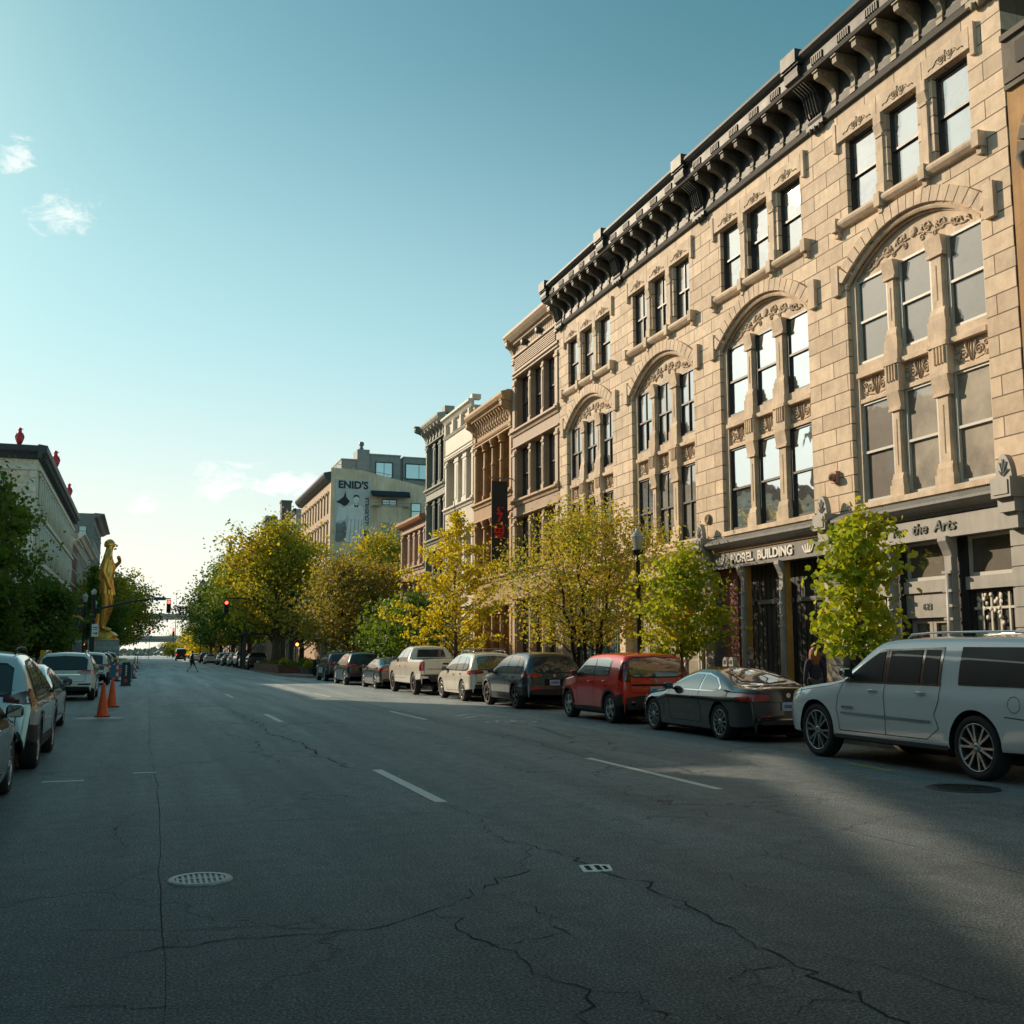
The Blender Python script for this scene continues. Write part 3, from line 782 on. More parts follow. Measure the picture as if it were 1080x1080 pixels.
# ================================================================ generic iron-fronted row buildings
def front(root, T, u0, u1, floors, n, wallm, trimm, sashm, glass, ztop, depth=14, pier=.45, colw=.26, rec=-.5, rnd=False, arched=False, belt=True, rail=.5, shop=True, shopm=None, mull=0, colm=None):
    mb = MB(T); ops = [(u0+pier, u1-pier, a, b) for a, b in floors]
    wall_grid(mb, u0, u1, 0.05, ztop, ops, rec-.25, 0)
    mb.box(u0+.002, u1-.002, -depth, rec-.26, 0.0, ztop-.05)
    mb.build('wall', wallm, root)
    W = (u1-u0-2*pier)
    for fi, (a, b) in enumerate(floors):
        cw = W/n
        for k in range(n):
            ua = u0+pier+k*cw + (colw/2 if k else 0); ub = u0+pier+(k+1)*cw - (colw/2 if k < n-1 else 0)
            sash_window(root, T, ua, ub, a, b, rec, sashm, glass, rail=rail if (fi or not shop) else .7, mull=mull, name='window' if (fi or not shop) else 'shop_window')
            if k:
                uc = u0+pier+k*cw; p = MB(T)
                if rnd:
                    p.lathe([(colw*.55, 0), (colw*.55, .25), (colw*.42, .3), (colw*.40, (b-a)*.55), (colw*.5, (b-a)*.56), (colw*.38, (b-a)*.6), (colw*.36, b-a-.45), (colw*.6, b-a-.38), (colw*.5, b-a-.3), (colw*.7, b-a-.08), (colw*.7, b-a)], (uc, rec+.3, a), 10)
                    p.box(uc-colw/2, uc+colw/2, rec-.1, rec+.25, a, b)
                else:
                    p.box(uc-colw/2, uc+colw/2, rec-.1, -.06, a, b); p.box(uc-colw*.6, uc+colw*.6, rec, -.02, a, a+.3); p.box(uc-colw*.6, uc+colw*.6, rec, -.02, b-.3, b-.2)
                    p.box(uc-colw*.25, uc+colw*.25, -.06, -.03, a+.4, b-.45)
                p.build('column', colm or trimm, root, smooth=40 if rnd else None)
        if belt:
            p = MB(T)
            p.profile([(0, b+.02), (.07, b+.04), (.07, b+.10), (0, b+.12)], u0+.02, u1-.02)
            p.profile([(0, a-.32), (.06, a-.30), (.10, a-.16), (.20, a-.12), (.20, a-.03), (0, a)], u0+.02, u1-.02)
            p.build('string_course', trimm, root)
    p = MB(T)
    for s in (u0+pier*.5, u1-pier*.5):
        for a, b in floors:
            p.box(s-pier*.32, s+pier*.32, 0, .05, a+.1, b-.1); p.box(s-pier*.42, s+pier*.42, 0, .10, a-.05, a+.1); p.box(s-pier*.42, s+pier*.42, 0, .09, b-.35, b-.22)
    p.build('pilaster', trimm, root)

# brown iron front next to the stone building
BR_W = mat('tan_painted_iron', (.36, .24, .155), .6, var=.15, bump=.15, streak=.3)
BR_T = mat('pale_tan_painted_iron', (.46, .33, .225), .6, var=.15, bump=.15, streak=.3)
b5 = thing('iron_front_building', 'narrow tan cast-iron front with deep-set windows and a striped frieze, joined to the stone building', 'building', (16.5, 41.95, 0))
front(b5, FR, 41.95, 48.1, [(.5, 4.1), (5.55, 7.95), (8.80, 11.30), (12.2, 14.75)], 3, BR_W, BR_T, SASH_D, GLS, 16.5, rec=-.36, pier=.5, colw=.26)
p = MB(FR)
p.profile([(0, 16.3), (.10, 16.32), (.14, 16.42), (.30, 16.50), (.42, 16.66), (.50, 16.80), (.50, 16.92), (.2, 17.05), (0, 17.05)], 41.96, 48.15)
p.profile([(0, 15.78), (.08, 15.80), (.08, 15.90), (0, 15.94)], 42.0, 48.1); p.profile([(0, 14.95), (.08, 14.97), (.08, 15.07), (0, 15.1)], 42.0, 48.1)
for q in range(6): p.box(42.3, 47.8, 0, .045, 15.17+q*.095, 15.22+q*.095)
for q in range(40): p.box(42.2+q*.147, 42.27+q*.147, .1, .2, 16.34, 16.42)
p.build('cornice', BR_T, b5)
p = MB(FR)
for q in range(5):
    for g in (42.55, 44.35, 46.3): p.box(g+q*.26, g+q*.26+.13, 0, .012, 15.98, 16.24)
p.build('frieze_openings', CARVE, b5)
p = MB(FR)
for uu in (44.1, 46.05): p.lathe([(.0, .26), (.12, .24), (.17, .14), (.14, .02), (.16, 0)], (uu, .05, 16.1), 10, 0, axis=1)
p.build('lion_head', mat('bronze_green', (.06, .07, .06), .5), b5, smooth=40)
p = MB(FR)
for s in (42.15, 47.95): corbel(p, s, .3, 0, .42, 15.6, 16.6, scroll=False)
p.build('console', BR_T, b5)

# orange-brown ornate front with the hanging banner
OR_W = mat('caramel_painted_stone', (.42, .25, .12), .7, var=.2, bump=.25, streak=.4)
OR_T = mat('caramel_trim', (.50, .32, .17), .65, var=.15, bump=.2, streak=.3)
OR_C = mat('weathered_caramel_column', (.38, .19, .06), .6, var=.35, bump=.3, dirt=.35)
b6 = thing('column_front_building', 'caramel brown building with slender round columns and a deep overhanging cornice', 'building', (16.5, 48.2, 0))
front(b6, FR, 48.12, 54.5, [(.5, 3.9), (5.45, 8.4), (9.45, 12.45)], 4, OR_W, OR_T, mat('oxblood_sash', (.10, .02, .015), .5), GLS_SHOP, 13.9, rnd=True, rec=-.42, pier=.45, colw=.42, colm=OR_C)
p = MB(FR)
p.profile([(0, 13.75), (.30, 13.80), (.50, 13.95), (.58, 14.1), (.58, 14.22), (.30, 14.30), (.30, 14.34), (0, 14.34)], 48.14, 54.55)
p.profile([(0, 12.60), (.08, 12.62), (.12, 12.70), (0, 12.74)], 48.14, 54.5)
for q in range(30): p.box(48.3+q*.2, 48.38+q*.2, .3, .4, 13.72, 13.80)
for q in range(15): p.tube([(48.55+q*.4, .04, 13.0), (48.6+q*.4, .16, 13.2), (48.52+q*.4, .16, 13.45), (48.6+q*.4, .3, 13.7)], .045, 5)
p.build('cornice', OR_T, b6)
p = MB(FR)
for s in (48.35, 54.2): corbel(p, s, .3, 0, .56, 12.7, 13.8, scroll=False)
p.build('console', OR_T, b6)
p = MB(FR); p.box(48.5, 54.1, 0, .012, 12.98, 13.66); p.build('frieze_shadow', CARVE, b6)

# cream front
CRM = mat('cream_paint', (.62, .54, .43), .6, var=.1, bump=.12, streak=.3)
CRW = mat('off_white_paint', (.72, .66, .56), .6, var=.08, bump=.12, streak=.2)
b7 = thing('cream_building', 'cream painted building with tall fluted piers and a blank white panel under its parapet', 'building', (16.5, 54.5, 0))
front(b7, FR, 54.52, 60.35, [(.5, 4.1), (5.2, 8.3), (9.95, 12.75)], 3, CRM, CRW, SASH_D, GLS, 15.0, rec=-.5, pier=.45, colw=.75)
p = MB(FR)
p.profile([(0, 14.9), (.12, 14.95), (.22, 15.1), (.34, 15.2), (.34, 15.32), (0, 15.4)], 54.55, 60.33)
p.box(54.7, 60.2, 0, .06, 13.1, 14.0); p.profile([(0, 14.05), (.08, 14.08), (.16, 14.2), (0, 14.25)], 54.55, 60.33); p.profile([(0, 12.85), (.1, 12.88), (.1, 12.98), (0, 13.0)], 54.55, 60.33)
for q in range(4): p.box(54.9+q*1.6, 55.15+q*1.6, 0, .2, 14.25, 14.9)
p.box(54.6, 55.0, -.4, .1, 15.35, 15.62); p.lathe([(.1, 0), (.14, .1), (.05, .2), (.12, .4), (.03, .6)], (55.0, -.1, 15.75), 8) if False else None
p.build('cornice', CRW, b7)

# dark green front
GRN = mat('dark_green_paint', (.028, .05, .045), .5, var=.25, bump=.12)
GRT = mat('sage_stone_trim', (.34, .33, .27), .65, var=.2, bump=.2, streak=.4)
b8 = thing('green_building', 'narrow dark green and stone front with a curved overhanging end bracket', 'building', (16.5, 60.4, 0))
front(b8, FR, 60.37, 64.9, [(.5, 4.2), (5.3, 7.7), (8.5, 10.9), (11.7, 14.5)], 3, GRT, GRT, GRN, GLS_SHOP, 15.3, rec=-.5, pier=.3, colw=.55, colm=GRN)
p = MB(FR)
p.profile([(0, 15.2), (.2, 15.25), (.45, 15.5), (.52, 15.65), (.52, 15.78), (0, 15.9)], 60.4, 65.2)
p.box(60.6, 61.3, -.6, .0, 15.9, 16.3)
for q in range(6): corbel(p, 60.75+q*.75, .2, 0, .45, 14.75, 15.3, scroll=False)
p.build('cornice', GRT, b8)
p = MB(FR); corbel(p, 65.0, .36, -.1, .78, 14.5, 15.75, scroll=False); p.build('console', mat('grey_green_trim', (.16, .18, .15), .6), b8)

# low salmon building at the end of the row
SAL = mat('salmon_stone', (.48, .32, .235), .75, var=.15, bump=.2, streak=.3)
SALT = mat('terracotta_coping', (.42, .20, .10), .7, var=.2)
b9 = thing('salmon_building', 'low salmon stone building with paired arched windows at the end of the row', 'building', (16.5, 65, 0))
front(b9, FR, 65.0, 71.6, [(.5, 3.6), (4.6, 6.3), (7.2, 9.5)], 4, SAL, SAL, SASH_D, GLS_SHOP, 10.1, rec=-.45, pier=.45, colw=.5)
p = MB(FR); p.profile([(0, 9.95), (.3, 10.0), (.42, 10.15), (.42, 10.3), (0, 10.38)], 65.0, 71.8); p.build('coping', SALT, b9)

# ================================================================ ENID'S building
PAINTW = mat('weathered_tan_render', (.86, .68, .50), .85, var=.18, scale=.5, bump=.25, bscale=10, dirt=.35, streak=.45)
EN_F = mat('pale_brick_front', (.50, .36, .25), .8, var=.15, bump=.2)
PENT = mat('grey_cladding', (.26, .275, .28), .6, var=.12)
YB = 102.0
FE = FS(YB)
en = thing('billboard_building', 'four-storey tan building with a painted billboard on its blank side wall and a grey penthouse', 'building', (16.5, YB, 0))
p = MB(FE)
p.prism([(16.5, 0), (34, 0), (34, 16.4), (26, 17.85), (19.5, 19.2), (16.5, 19.33)], 1, -.4, 0)
for x0, x1, a, b in ((21.2, 24.2, 12.2, 15.9),): pass
p.build('wall', PAINTW, en)
p = MB(FR); opl = []
for k in range(10):
    for a, b in ((15.0, 16.9), (12.0, 14.1), (8.4, 11.0), (4.9, 7.5)): opl.append((103.2+k*1.9, 103.2+k*1.9+.95, a, b))
wall_grid(p, YB+.4, 122.5, .05, 18.2, opl, -.4, 0)
p.box(YB+.42, 122.4, -17, -.42, 0, 18.1)
p.build('front_wall', EN_F, en)
for o in opl:
    sash_window(en, FR, o[0], o[1], o[2], o[3], -.2, SASH_D, GLS_SHOP)
p = MB(FR)
for o in opl:
    for q in range(6):
        a0 = PI*q/6; a1 = PI*(q+1)/6; uc = (o[0]+o[1])/2
        p.prism([(uc+.5*math.cos(a0), o[3]+.0+.18*math.sin(a0)), (uc+.72*math.cos(a0), o[3]+.36*math.sin(a0)), (uc+.72*math.cos(a1), o[3]+.36*math.sin(a1)), (uc+.5*math.cos(a1), o[3]+.18*math.sin(a1))], 1, 0, .14)
p.build('window_hood', EN_F, en)
p = MB(FR); p.profile([(0, 18.0), (.25, 18.05), (.55, 18.35), (.7, 18.6), (.7, 18.8), (0, 18.95)], YB+.02, 122.9); p.build('cornice', mat('dark_slate_trim', (.05, .055, .06), .6), en)
# bay with balcony on the side wall
p = MB(FE)
p.prism([(20.7, 0), (21.3, .7), (23.3, .7), (23.9, 0)], 2, 11.5, 15.7); p.build('bay', PAINTW, en)
p = MB(FE); p.box(20.5, 24.1, 0, .8, 15.70, 15.78); p.tube([(20.5, .8, 16.05), (24.1, .8, 16.05)], .03, 5)
p.build('balcony', GREY_PALE, en)
sash_window(en, FE, 21.4, 23.2, 12.2, 14.05, .73, GREY_IRON, GLS_BLIND, mull=1)
sash_window(en, FE, 21.5, 22.95, 15.8, 16.45, .04, SASH_D, GLS_SHOP, mull=1, rail=0)
sash_window(en, FE, 24.4, 25.4, 14.6, 16.2, .04, SASH_D, GLS, rail=.5)
p = MB(FE); p.poly([(20.73, .02, 12.3), (21.25, .62, 12.3), (21.25, .62, 14.0), (20.73, .02, 14.0)]); w_ = p.build('window', SASH_D, en)
p = MB(FE); p.prism([(0, 17.25), (0, 17.05), (1.0, 16.55), (1.05, 16.75), (.6, 17.2)], 0, 20.4, 24.1); p.build('awning', mat('navy_awning', (.012, .018, .035), .7), en)
p = MB(FE); p.box(20.9, 21.2, 0, .15, 14.9, 15.1); p.build('vent', BLACKP, en)
# penthouse
def FPH(u, d, z): return (u, YB+4-d, z)
p = MB(FPH)
p.box(20.9, 24.2, -8, 0, 18.4, 21.55); p.box(24.5, 34, -8, 0, 18.0, 21.45); p.box(24.2, 24.5, -8, -.3, 18.4, 21.3)
p.box(18.15, 19.7, -5, .0, 18.4, 20.9); p.box(19.7, 20.95, -2, .25, 18.4, 22.0)
p.build('penthouse', PENT, en)
p = MB(FPH); p.box(20.9, 24.25, -8, .08, 21.55, 21.66); p.box(24.45, 34, -8, .08, 21.45, 21.56); p.box(18.1, 19.72, -5, .08, 20.9, 21.0); p.build('penthouse_coping', GREY_PALE, en)
p = MB(FPH); p.lathe([(.22, 0), (.22, .35), (.15, .4), (.15, .55), (.26, .58), (.26, .85), (.2, .95)], (20.3, -.8, 22.0), 12); p.build('flue', GREY_IRON, en, smooth=40)
SKYG = glass_mat('penthouse_glass', (.05, .10, .11), .5, .004)
for a, b in ((21.6, 23.4), (24.7, 27.6)): sash_window(en, FPH, a, b, 19.2, 20.85, .03, SASH_D, SKYG, rail=0, mull=1, fw=.09)
p = MB(FE)
p.tube([(17, -.25, 19.75), (26, -.25, 18.4), (34, -.25, 17.2)], .025, 4)
for q in range(10): p.tube([(17+q*1.7, -.25, 19.2-q*.26), (17+q*1.7, -.25, 19.76-q*.255)], .02, 4)
p.build('railing', GREY_IRON, en)
# billboard: greyscale portrait poster of a draped figure
bb = thing('billboard', "large grey-and-white poster reading ENID'S above a draped figure, on the tan side wall", 'billboard', (16.94, YB, 12.1))
GB = mat('poster_pale_grey', (.55, .56, .56), .7, var=.12, scale=.9)
GD = mat('poster_black', (.03, .032, .035), .7, var=.3, scale=2)
GM = mat('poster_mid_grey', (.19, .195, .20), .7, var=.45, scale=1.6)
GW = mat('poster_white', (.74, .74, .73), .7, var=.12, scale=1.5)
p = MB(FE); p.box(16.94, 20.35, .0, .06, 12.1, 18.2); p.build('sheet', GB, bb)
p = MB(FE)
def blob(pts, d, m): p.poly([(x, d, z) for x, z in pts], m)
blob([(16.98, 16.0), (17.35, 16.2), (17.75, 16.55), (17.9, 17.1), (18.0, 16.5), (18.35, 16.1), (18.1, 15.75), (17.8, 15.6), (17.5, 15.8)], .066, 0)
blob([(17.0, 12.15), (18.0, 12.15), (18.1, 13.5), (17.9, 14.2), (17.5, 13.9), (17.05, 13.95)], .064, 1)
blob([(19.75, 12.15), (20.3, 12.15), (20.3, 13.3), (19.8, 13.3)], .064, 0)
blob([(17.05, 14.1), (17.3, 15.6), (17.7, 15.4), (18.2, 15.7), (18.3, 15.0), (17.9, 14.3)], .066, 2)
blob([(17.95, 12.15), (19.75, 12.15), (19.65, 14.2), (19.75, 15.2), (19.45, 15.75), (19.05, 15.9), (18.6, 15.85), (18.15, 15.5), (17.7, 15.0), (17.85, 14.8), (18.25, 15.0), (18.2, 14.0)], .070, 2)
blob([(18.7, 16.45), (18.85, 16.62), (19.1, 16.62), (19.25, 16.45), (19.25, 16.15), (19.1, 15.95), (18.85, 15.95), (18.7, 16.15)], .074, 2)
blob([(18.62, 16.4), (18.75, 16.7), (18.98, 16.78), (19.2, 16.7), (19.33, 16.4), (19.2, 16.52), (18.98, 16.6), (18.78, 16.52)], .078, 0)
blob([(18.75, 15.85), (18.98, 15.7), (19.25, 15.85), (19.1, 15.5), (18.98, 15.62), (18.85, 15.5)], .078, 0)
for x0, x1 in ((18.35, 18.5), (18.75, 18.85), (19.1, 19.25), (19.4, 19.5)): blob([(x0, 12.3), (x0+.05, 12.3), (x1+.04, 14.4), (x1, 14.4)], .076, 1)
p.build('figure', [GD, GM, GW], bb, fix=False)
text_part("ENID'S", bb, FE, 18.65, .075, 17.68, 1.0, GD, along=1, sx=1.0, off=.035)
text_part('LOUISVILLE', bb, FE, 20.05, .075, 15.3, .50, GD, along=1, sx=1.0, vertical=True, off=.012)

# ================================================================ further buildings on the right
def simple_building(name, label, loc, x0, x1, y0, y1, h, wm, tm, nfl, nwin_f, side=False, T=None, cor=.4, wz=1.7, body_h=None, grp=None, faces=('street', 'near')):
    """box-bodied building with windows let into its street front and its near side"""
    root = thing(name, label, 'building', loc, group=grp)
    street_x = x0 if x0 > 0 else x1
    sg = -1 if x0 > 0 else 1
    Ts = lambda u, d, z: (street_x + sg*d, u, z)
    fh = (h-.8)/nfl
    p = MB(Ts); ops = []
    if 'street' in faces:
        cw = (y1-y0)/nwin_f
        for k in range(nwin_f):
            for f in range(nfl): ops.append((y0+cw*(k+.27), y0+cw*(k+.73), .9+f*fh, .9+f*fh+min(wz, fh*.62)))
    wall_grid(p, y0, y1, 0.03, h, ops, -.35, 0)
    xi0, xi1 = (x0+.36, x1) if x0 > 0 else (x0, x1-.36)
    p.T = lambda a, b, c: (a, b, c)
    p.box(xi0, xi1, y0, y1, 0.0, body_h or h-.02)
    p.build('wall', wm, root)
    for o in ops: sash_window(root, Ts, o[0], o[1], o[2], o[3], -.2, SASH_D, GLS_SHOP, name='window')
    p = MB(Ts); p.profile([(0, h-.7), (cor*.3, h-.65), (cor*.6, h-.3), (cor, h-.15), (cor, h), (0, h+.1)], y0, y1)
    if 'street' in faces:
        for o in ops: p.box(o[0]-.08, o[1]+.08, 0, .1, o[3]+.02, o[3]+.22); p.box(o[0]-.06, o[1]+.06, 0, .12, o[2]-.14, o[2]-.01)
    p.build('cornice', tm, root)
    if 'near' in faces:
        xa, xb = min(x0, x1), max(x0, x1); n = max(2, int((xb-xa)/3.2)); cw = (xb-xa)/n
        Tn = FS(y0)
        for k in range(n):
            for f in range(1, nfl):
                sash_window(root, Tn, xa+cw*(k+.33), xa+cw*(k+.67), .9+f*fh, .9+f*fh+min(wz, fh*.6), .03, SASH_D, GLS_SHOP, name='window')
    return root
LT = mat('pale_trim', (.45, .40, .33), .7, var=.15)
simple_building('row_building', 'pale three-storey building just past the billboard building', (20, 123, 0), 16.5, 32, 122.8, 142, 15.3, mat('buff_wall', (.46, .36, .28), .8), LT, 4, 7, faces=('street',))
tw = simple_building('row_building', 'grey tower-like house with a dark flat roof, peering over the trees', (20, 143, 0), 18.6, 24, 143, 152, 20.6, mat('pale_grey_wall', (.30, .31, .32), .8), ROOFM, 5, 3, faces=('street',))
t2 = simple_building('row_building', 'brownish brick building with a square chimney above the yellow treetops', (20, 155, 0), 16.5, 30, 155, 178, 18.6, mat('tan_far_wall', (.38, .29, .23), .8), LT, 4, 7, faces=('street', 'near'))
p = MB(lambda a, b, c: (a, b, c)); p.box(18.2, 19.6, 156, 158, 18, 23.2); p.box(18.1, 19.7, 155.9, 158.1, 23.2, 23.5); p.build('chimney', mat('slate_brick', (.13, .12, .115), .8), t2)
p = MB(lambda a, b, c: (a, b, c)); p.box(18.9, 20.2, 154.2, 155, 17, 21.0); p.build('chimney', mat('cream_stack', (.48, .38, .29), .8), t2)
dm = simple_building('row_building', 'building with a teal mansard roof half hidden by the tall tree', (20, 182, 0), 16.5, 30, 182, 205, 20.0, mat('brown_far_wall', (.22, .15, .12), .8), LT, 4, 7, faces=('street',))
p = MB(lambda a, b, c: (a, b, c)); p.prism([(18.4, 20), (21.0, 20), (20.7, 24.5), (18.7, 24.5)], 1, 183, 187); p.prism([(21.4, 20), (23, 20), (22.2, 22.5)], 1, 182, 186); p.build('mansard', mat('teal_slate', (.05, .13, .16), .6), dm)
simple_building('row_building', 'low grey building far along the pavement beneath the trees', (20, 208, 0), 16.5, 30, 208, 262, 11.0, mat('far_grey_wall', (.32, .27, .22), .8), LT, 3, 12, faces=('street',))
# church spire and dome
ch = thing('church', 'distant church with a pointed slate spire above the trees', 'church', (25.2, 352, 0))
p = MB(lambda a, b, c: (a, b, c)); p.box(23.8, 26.6, 350, 353, 0, 30.5); p.build('tower', mat('church_stone', (.24, .22, .20), .8), ch)
p = MB(); p.lathe([(1.9, 0), (1.7, .3), (1.15, 2.6), (.5, 5.2), (.04, 7.2)], (0, -.5, 30.5), 8, sm=False); sp_ = p.build('spire', mat('slate_roof', (.06, .08, .09), .7), ch)
do = thing('domed_building', 'distant building topped by a small grey dome, seen past the street trees', 'building', (17.6, 360, 0))
p = MB(lambda a, b, c: (a, b, c)); p.box(13.5, 25, 356, 372, 0, 17.5); p.box(16.0, 19.2, 357, 362, 17.5, 21); p.build('wall', mat('far_stone', (.34, .29, .25), .8), do)
p = MB(); p.lathe([(1.9, 0), (1.95, .4), (1.7, 1.8), (1.15, 3.0), (.5, 3.8), (.15, 4.1), (.1, 5.6), (.02, 6.4)], (0, -.4, 21), 14); p.build('dome', mat('lead_roof', (.13, .15, .16), .6), do)

# ================================================================ left-hand side
LW = block_mat('pale_limestone', (.82, .66, .50), (.4, .32, .25), 1.4, .6, .01, 'BOTH', var=.08, bump=.25)
LWT = mat('pale_stone_trim', (.76, .68, .57), .75, var=.15, streak=.3)
DKT = mat('dark_grey_cornice', (.05, .055, .06), .6, var=.25)
hot = thing('hotel_building', 'pale stone corner hotel with rows of tall windows and a dark cornice carrying red birds', 'building', (-8.5, 92, 0))
p = MB(FL); ops = []
for k in range(24):
    for a, b in ((13.4, 15.8), (9.6, 12.2), (5.9, 8.4)): ops.append((93.2+k*1.86, 94.25+k*1.86, a, b))
for k in range(8): ops.append((93.4+k*5.6, 97.6+k*5.6, .4, 4.2))
wall_grid(p, 92, 138.5, .03, 17.4, ops, -.4, 0)
p.T = lambda a, b, c: (a, b, c); p.box(-34, -8.91, 92, 138.4, 0, 17.35)
p.build('wall', LW, hot)
for o in ops: sash_window(hot, FL, o[0], o[1], o[2], o[3], -.2, SASH_D, GLS_SHOP)
p = MB(FL)
for o in ops:
    if o[2] > 1:
        p.box(o[0]-.1, o[1]+.1, 0, .12, o[3]+.02, o[3]+.25); p.tube([(o[1]+.4, .04, o[2]-.2), (o[1]+.4, .04, o[3]+.1)], .10, 6)
for z in (4.8, 9.0, 12.75, 16.2): p.box(92, 138.5, 0, .22, z-.15, z+.15)
p.build('stone_trim', LWT, hot)
p = MB(FL); cp = [(0, 16.9), (.15, 16.95), (.3, 17.25), (.65, 17.5), (.7, 17.8), (.7, 17.95), (0, 18.05)]
p.profile(cp, 91.3, 139)
p.T = FS(92); p.profile(cp, -34, -8.51)
for k in range(40): p.T = FL; p.box(92.5+k*1.16, 92.75+k*1.16, .1, .5, 16.9, 17.45)
p.build('cornice', DKT, hot)
for k in range(6):
    for a, b in ((13.4, 15.8), (9.6, 12.2), (5.9, 8.4), (1.2, 4.2)): sash_window(hot, FS(92), -12.2-k*3.6, -10.9-k*3.6, a, b, .03, SASH_D, GLS_SHOP)
p = MB(FS(92))
for z in (4.8, 9.0, 12.75, 16.2): p.box(-34, -8.51, 0, .2, z-.15, z+.15)
for k in range(14): p.box(-9.1, -8.52, 0, .08, .5+k*1.15, 1.55+k*1.15)
p.build('stone_trim', LWT, hot)
# awning and banner at the hotel corner
p = MB(FL); p.box(93.5, 99, .0, 2.2, 3.9, 4.2); p.build('canopy', BLACKP, hot)
bn = thing('hotel_banner', 'black banner with an orange arc and ring hanging at the corner of the pale hotel', 'banner', (at(78, 88), 88, 2))
p = MB(); p.box(-.75, .75, -.02, .02, 1.5, 3.55); p.build('cloth', BLACKP, bn)
p = MB()
p.tube([(.62*math.cos(PI*q/14), -.04, 1.75+.62*math.sin(PI*q/14)) for q in range(15)], .11, 6)
p.tube([(-.7, -.04, 2.95), (-.2, -.04, 3.1), (.7, -.04, 3.2)], .05, 5)
p.build('ring', ORNG, bn)
p = MB(); p.tube([(-.85, 0, -2+.13), (-.85, 0, 3.7)], .05, 6); p.tube([(-.85, 0, 3.6), (.8, 0, 3.6)], .03, 6); p.build('post', BLACKP, bn)
BIRD = mat('red_plastic', (.55, .02, .03), .35, var=.05)
def bird(px, Y, z, s, lab, rz=0, x=None):
    r = thing('bird_sculpture', lab, 'sculpture', (at(px, Y) if x is None else x, Y, z), rz, 'red bird figures on the hotel cornice')
    p = MB(); p.lathe([(.02, 0), (.16, .03), (.26, .25), (.29, .5), (.24, .8), (.15, 1.02), (.13, 1.1), (.15, 1.2), (.12, 1.33), (.03, 1.4)], (0, 0, .02), 12)
    p.build('body', BIRD, r, smooth=60)
    p = MB(); p.tube([(0, 0, 1.27), (.14, -.03, 1.29), (.28, -.05, 1.25)], [.06, .04, .008], 6); p.build('beak', BIRD, r, smooth=60)
    for sd in (-1, 1):
        p = MB(); p.tube([(sd*.2, 0, .95), (sd*.3, 0, .65), (sd*.27, 0, .35)], [.05, .07, .02], 6); p.build('wing', BIRD, r, smooth=60)
    for sd in (-1, 1):
        p = MB(); p.box(sd*.1-.06, sd*.1+.06, -.05, .16, 0, .05); p.build('foot', BIRD, r)
    r.scale = (s, s, s)
bird(18, 92, 18.02, 1.0, 'red bird figure on the near end of the hotel cornice, over the side wall', x=at(7, 92))
bird(51, 103, 18.02, 1.15, 'middle red bird figure along the street side of the hotel cornice', x=-8.1)
bird(65, 122, 18.02, 1.05, 'farthest and smallest-looking red bird figure on the hotel cornice', x=-8.1)
simple_building('brick_building', 'dark red brick building squeezed between the pale hotel and the cream house', (-9, 139, 0), -24, -8.5, 138.7, 149, 15.2, BRICK_R, LWT, 4, 4, cor=.7)
simple_building('cream_house', 'cream stuccoed building with ornate cornice past the red brick one', (-9, 149.2, 0), -24, -8.5, 149.2, 186, 17.0, mat('cream_stucco', (.38, .36, .32), .8, streak=.3), LWT, 4, 12, cor=.9)
simple_building('grey_tower_building', 'tall grey building with heavy bracketed cornice standing farthest along the opposite row', (-9, 190, 0), -22, -8.5, 190, 222, 24.6, mat('grey_stucco', (.20, .21, .20), .8, streak=.3), mat('grey_cornice', (.17, .18, .18), .7), 6, 10, cor=1.6, faces=('street', 'near'))
simple_building('far_building', 'low brick building far along behind the trees', (-9, 225, 0), -24, -8.5, 225, 300, 12, BRICK_R, LWT, 3, 20, cor=.5, faces=('street',))
# the row across the road that shades the street (its reflections show in the panes)
OC = [(-30, -8, 16.4, BRICK_R), (-7.9, 12, 16.2, mat('buff_row_wall', (.40, .33, .25), .8)), (12.1, 23.3, 17.0, BRICK_D), (43.2, 60, 16.2, BRICK_R), (60.1, 78, 11.2, mat('stone_row_wall', (.38, .34, .29), .8))]
for k, (a, b, h, m_) in enumerate(OC):
    simple_building('shaded_row_building', ('red brick', 'buff painted', 'dark brick', 'narrow red brick', 'pale stone corner')[k] + ' building in the shaded row beside the left-hand pavement', (-9, a, 0), -22, -8.5, a, b, h, m_, LWT, 4, max(3, int((b-a)/2.6)), cor=.5, body_h=7.2, faces=('street',))
# unseen building and panel added to let a shaped sun streak onto the road
gp = thing('added_gap_building', 'unseen added building whose sloping, notched roof line lets a sun streak onto the road', 'building', (-9, 23, 0))
SL = lambda Y: 10.42+.21*(Y-23.0)
p = MB(FL)
p.prism([(23.4, 0), (43.1, 0), (43.1, SL(43.1)-.28), (39.4, SL(39.4)-.28), (39.2, 10.6), (36.8, 10.2), (36.6, SL(36.6)-.28), (23.4, SL(23.4)-.28)], 1, -12, 0)
p.build('wall', BRICK_R, gp)
for k in range(6): sash_window(gp, FL, 24.5+k*3, 26+k*3, 1.2, 3.6, .03, SASH_D, GLS_SHOP, rail=.7); sash_window(gp, FL, 24.8+k*3, 25.9+k*3, 4.4, 6.0, .03, SASH_D, GLS_SHOP)
rs = thing('added_sun_blocker', 'unseen added panel on posts that blocks the sun above the sloping roof', 'sign', (-9, 23, 8))  # added out of view to block sun above the slot
p = MB(FL); p.prism([(23.4, SL(23.4)+.32), (33, SL(33)+.30), (43.1, SL(43.1)+.25), (46.5, SL(43.1)+.3), (46.5, 17.6), (23.4, 17.6)], 1, -.3, -.1); p.build('panel', PAINTW, rs)
for k in range(2):
    p = MB(FL); p.box(23.45+k*19.45, 23.6+k*19.45, -.5, -.35, 9, 17.4); p.build('post', GREY_IRON, rs)
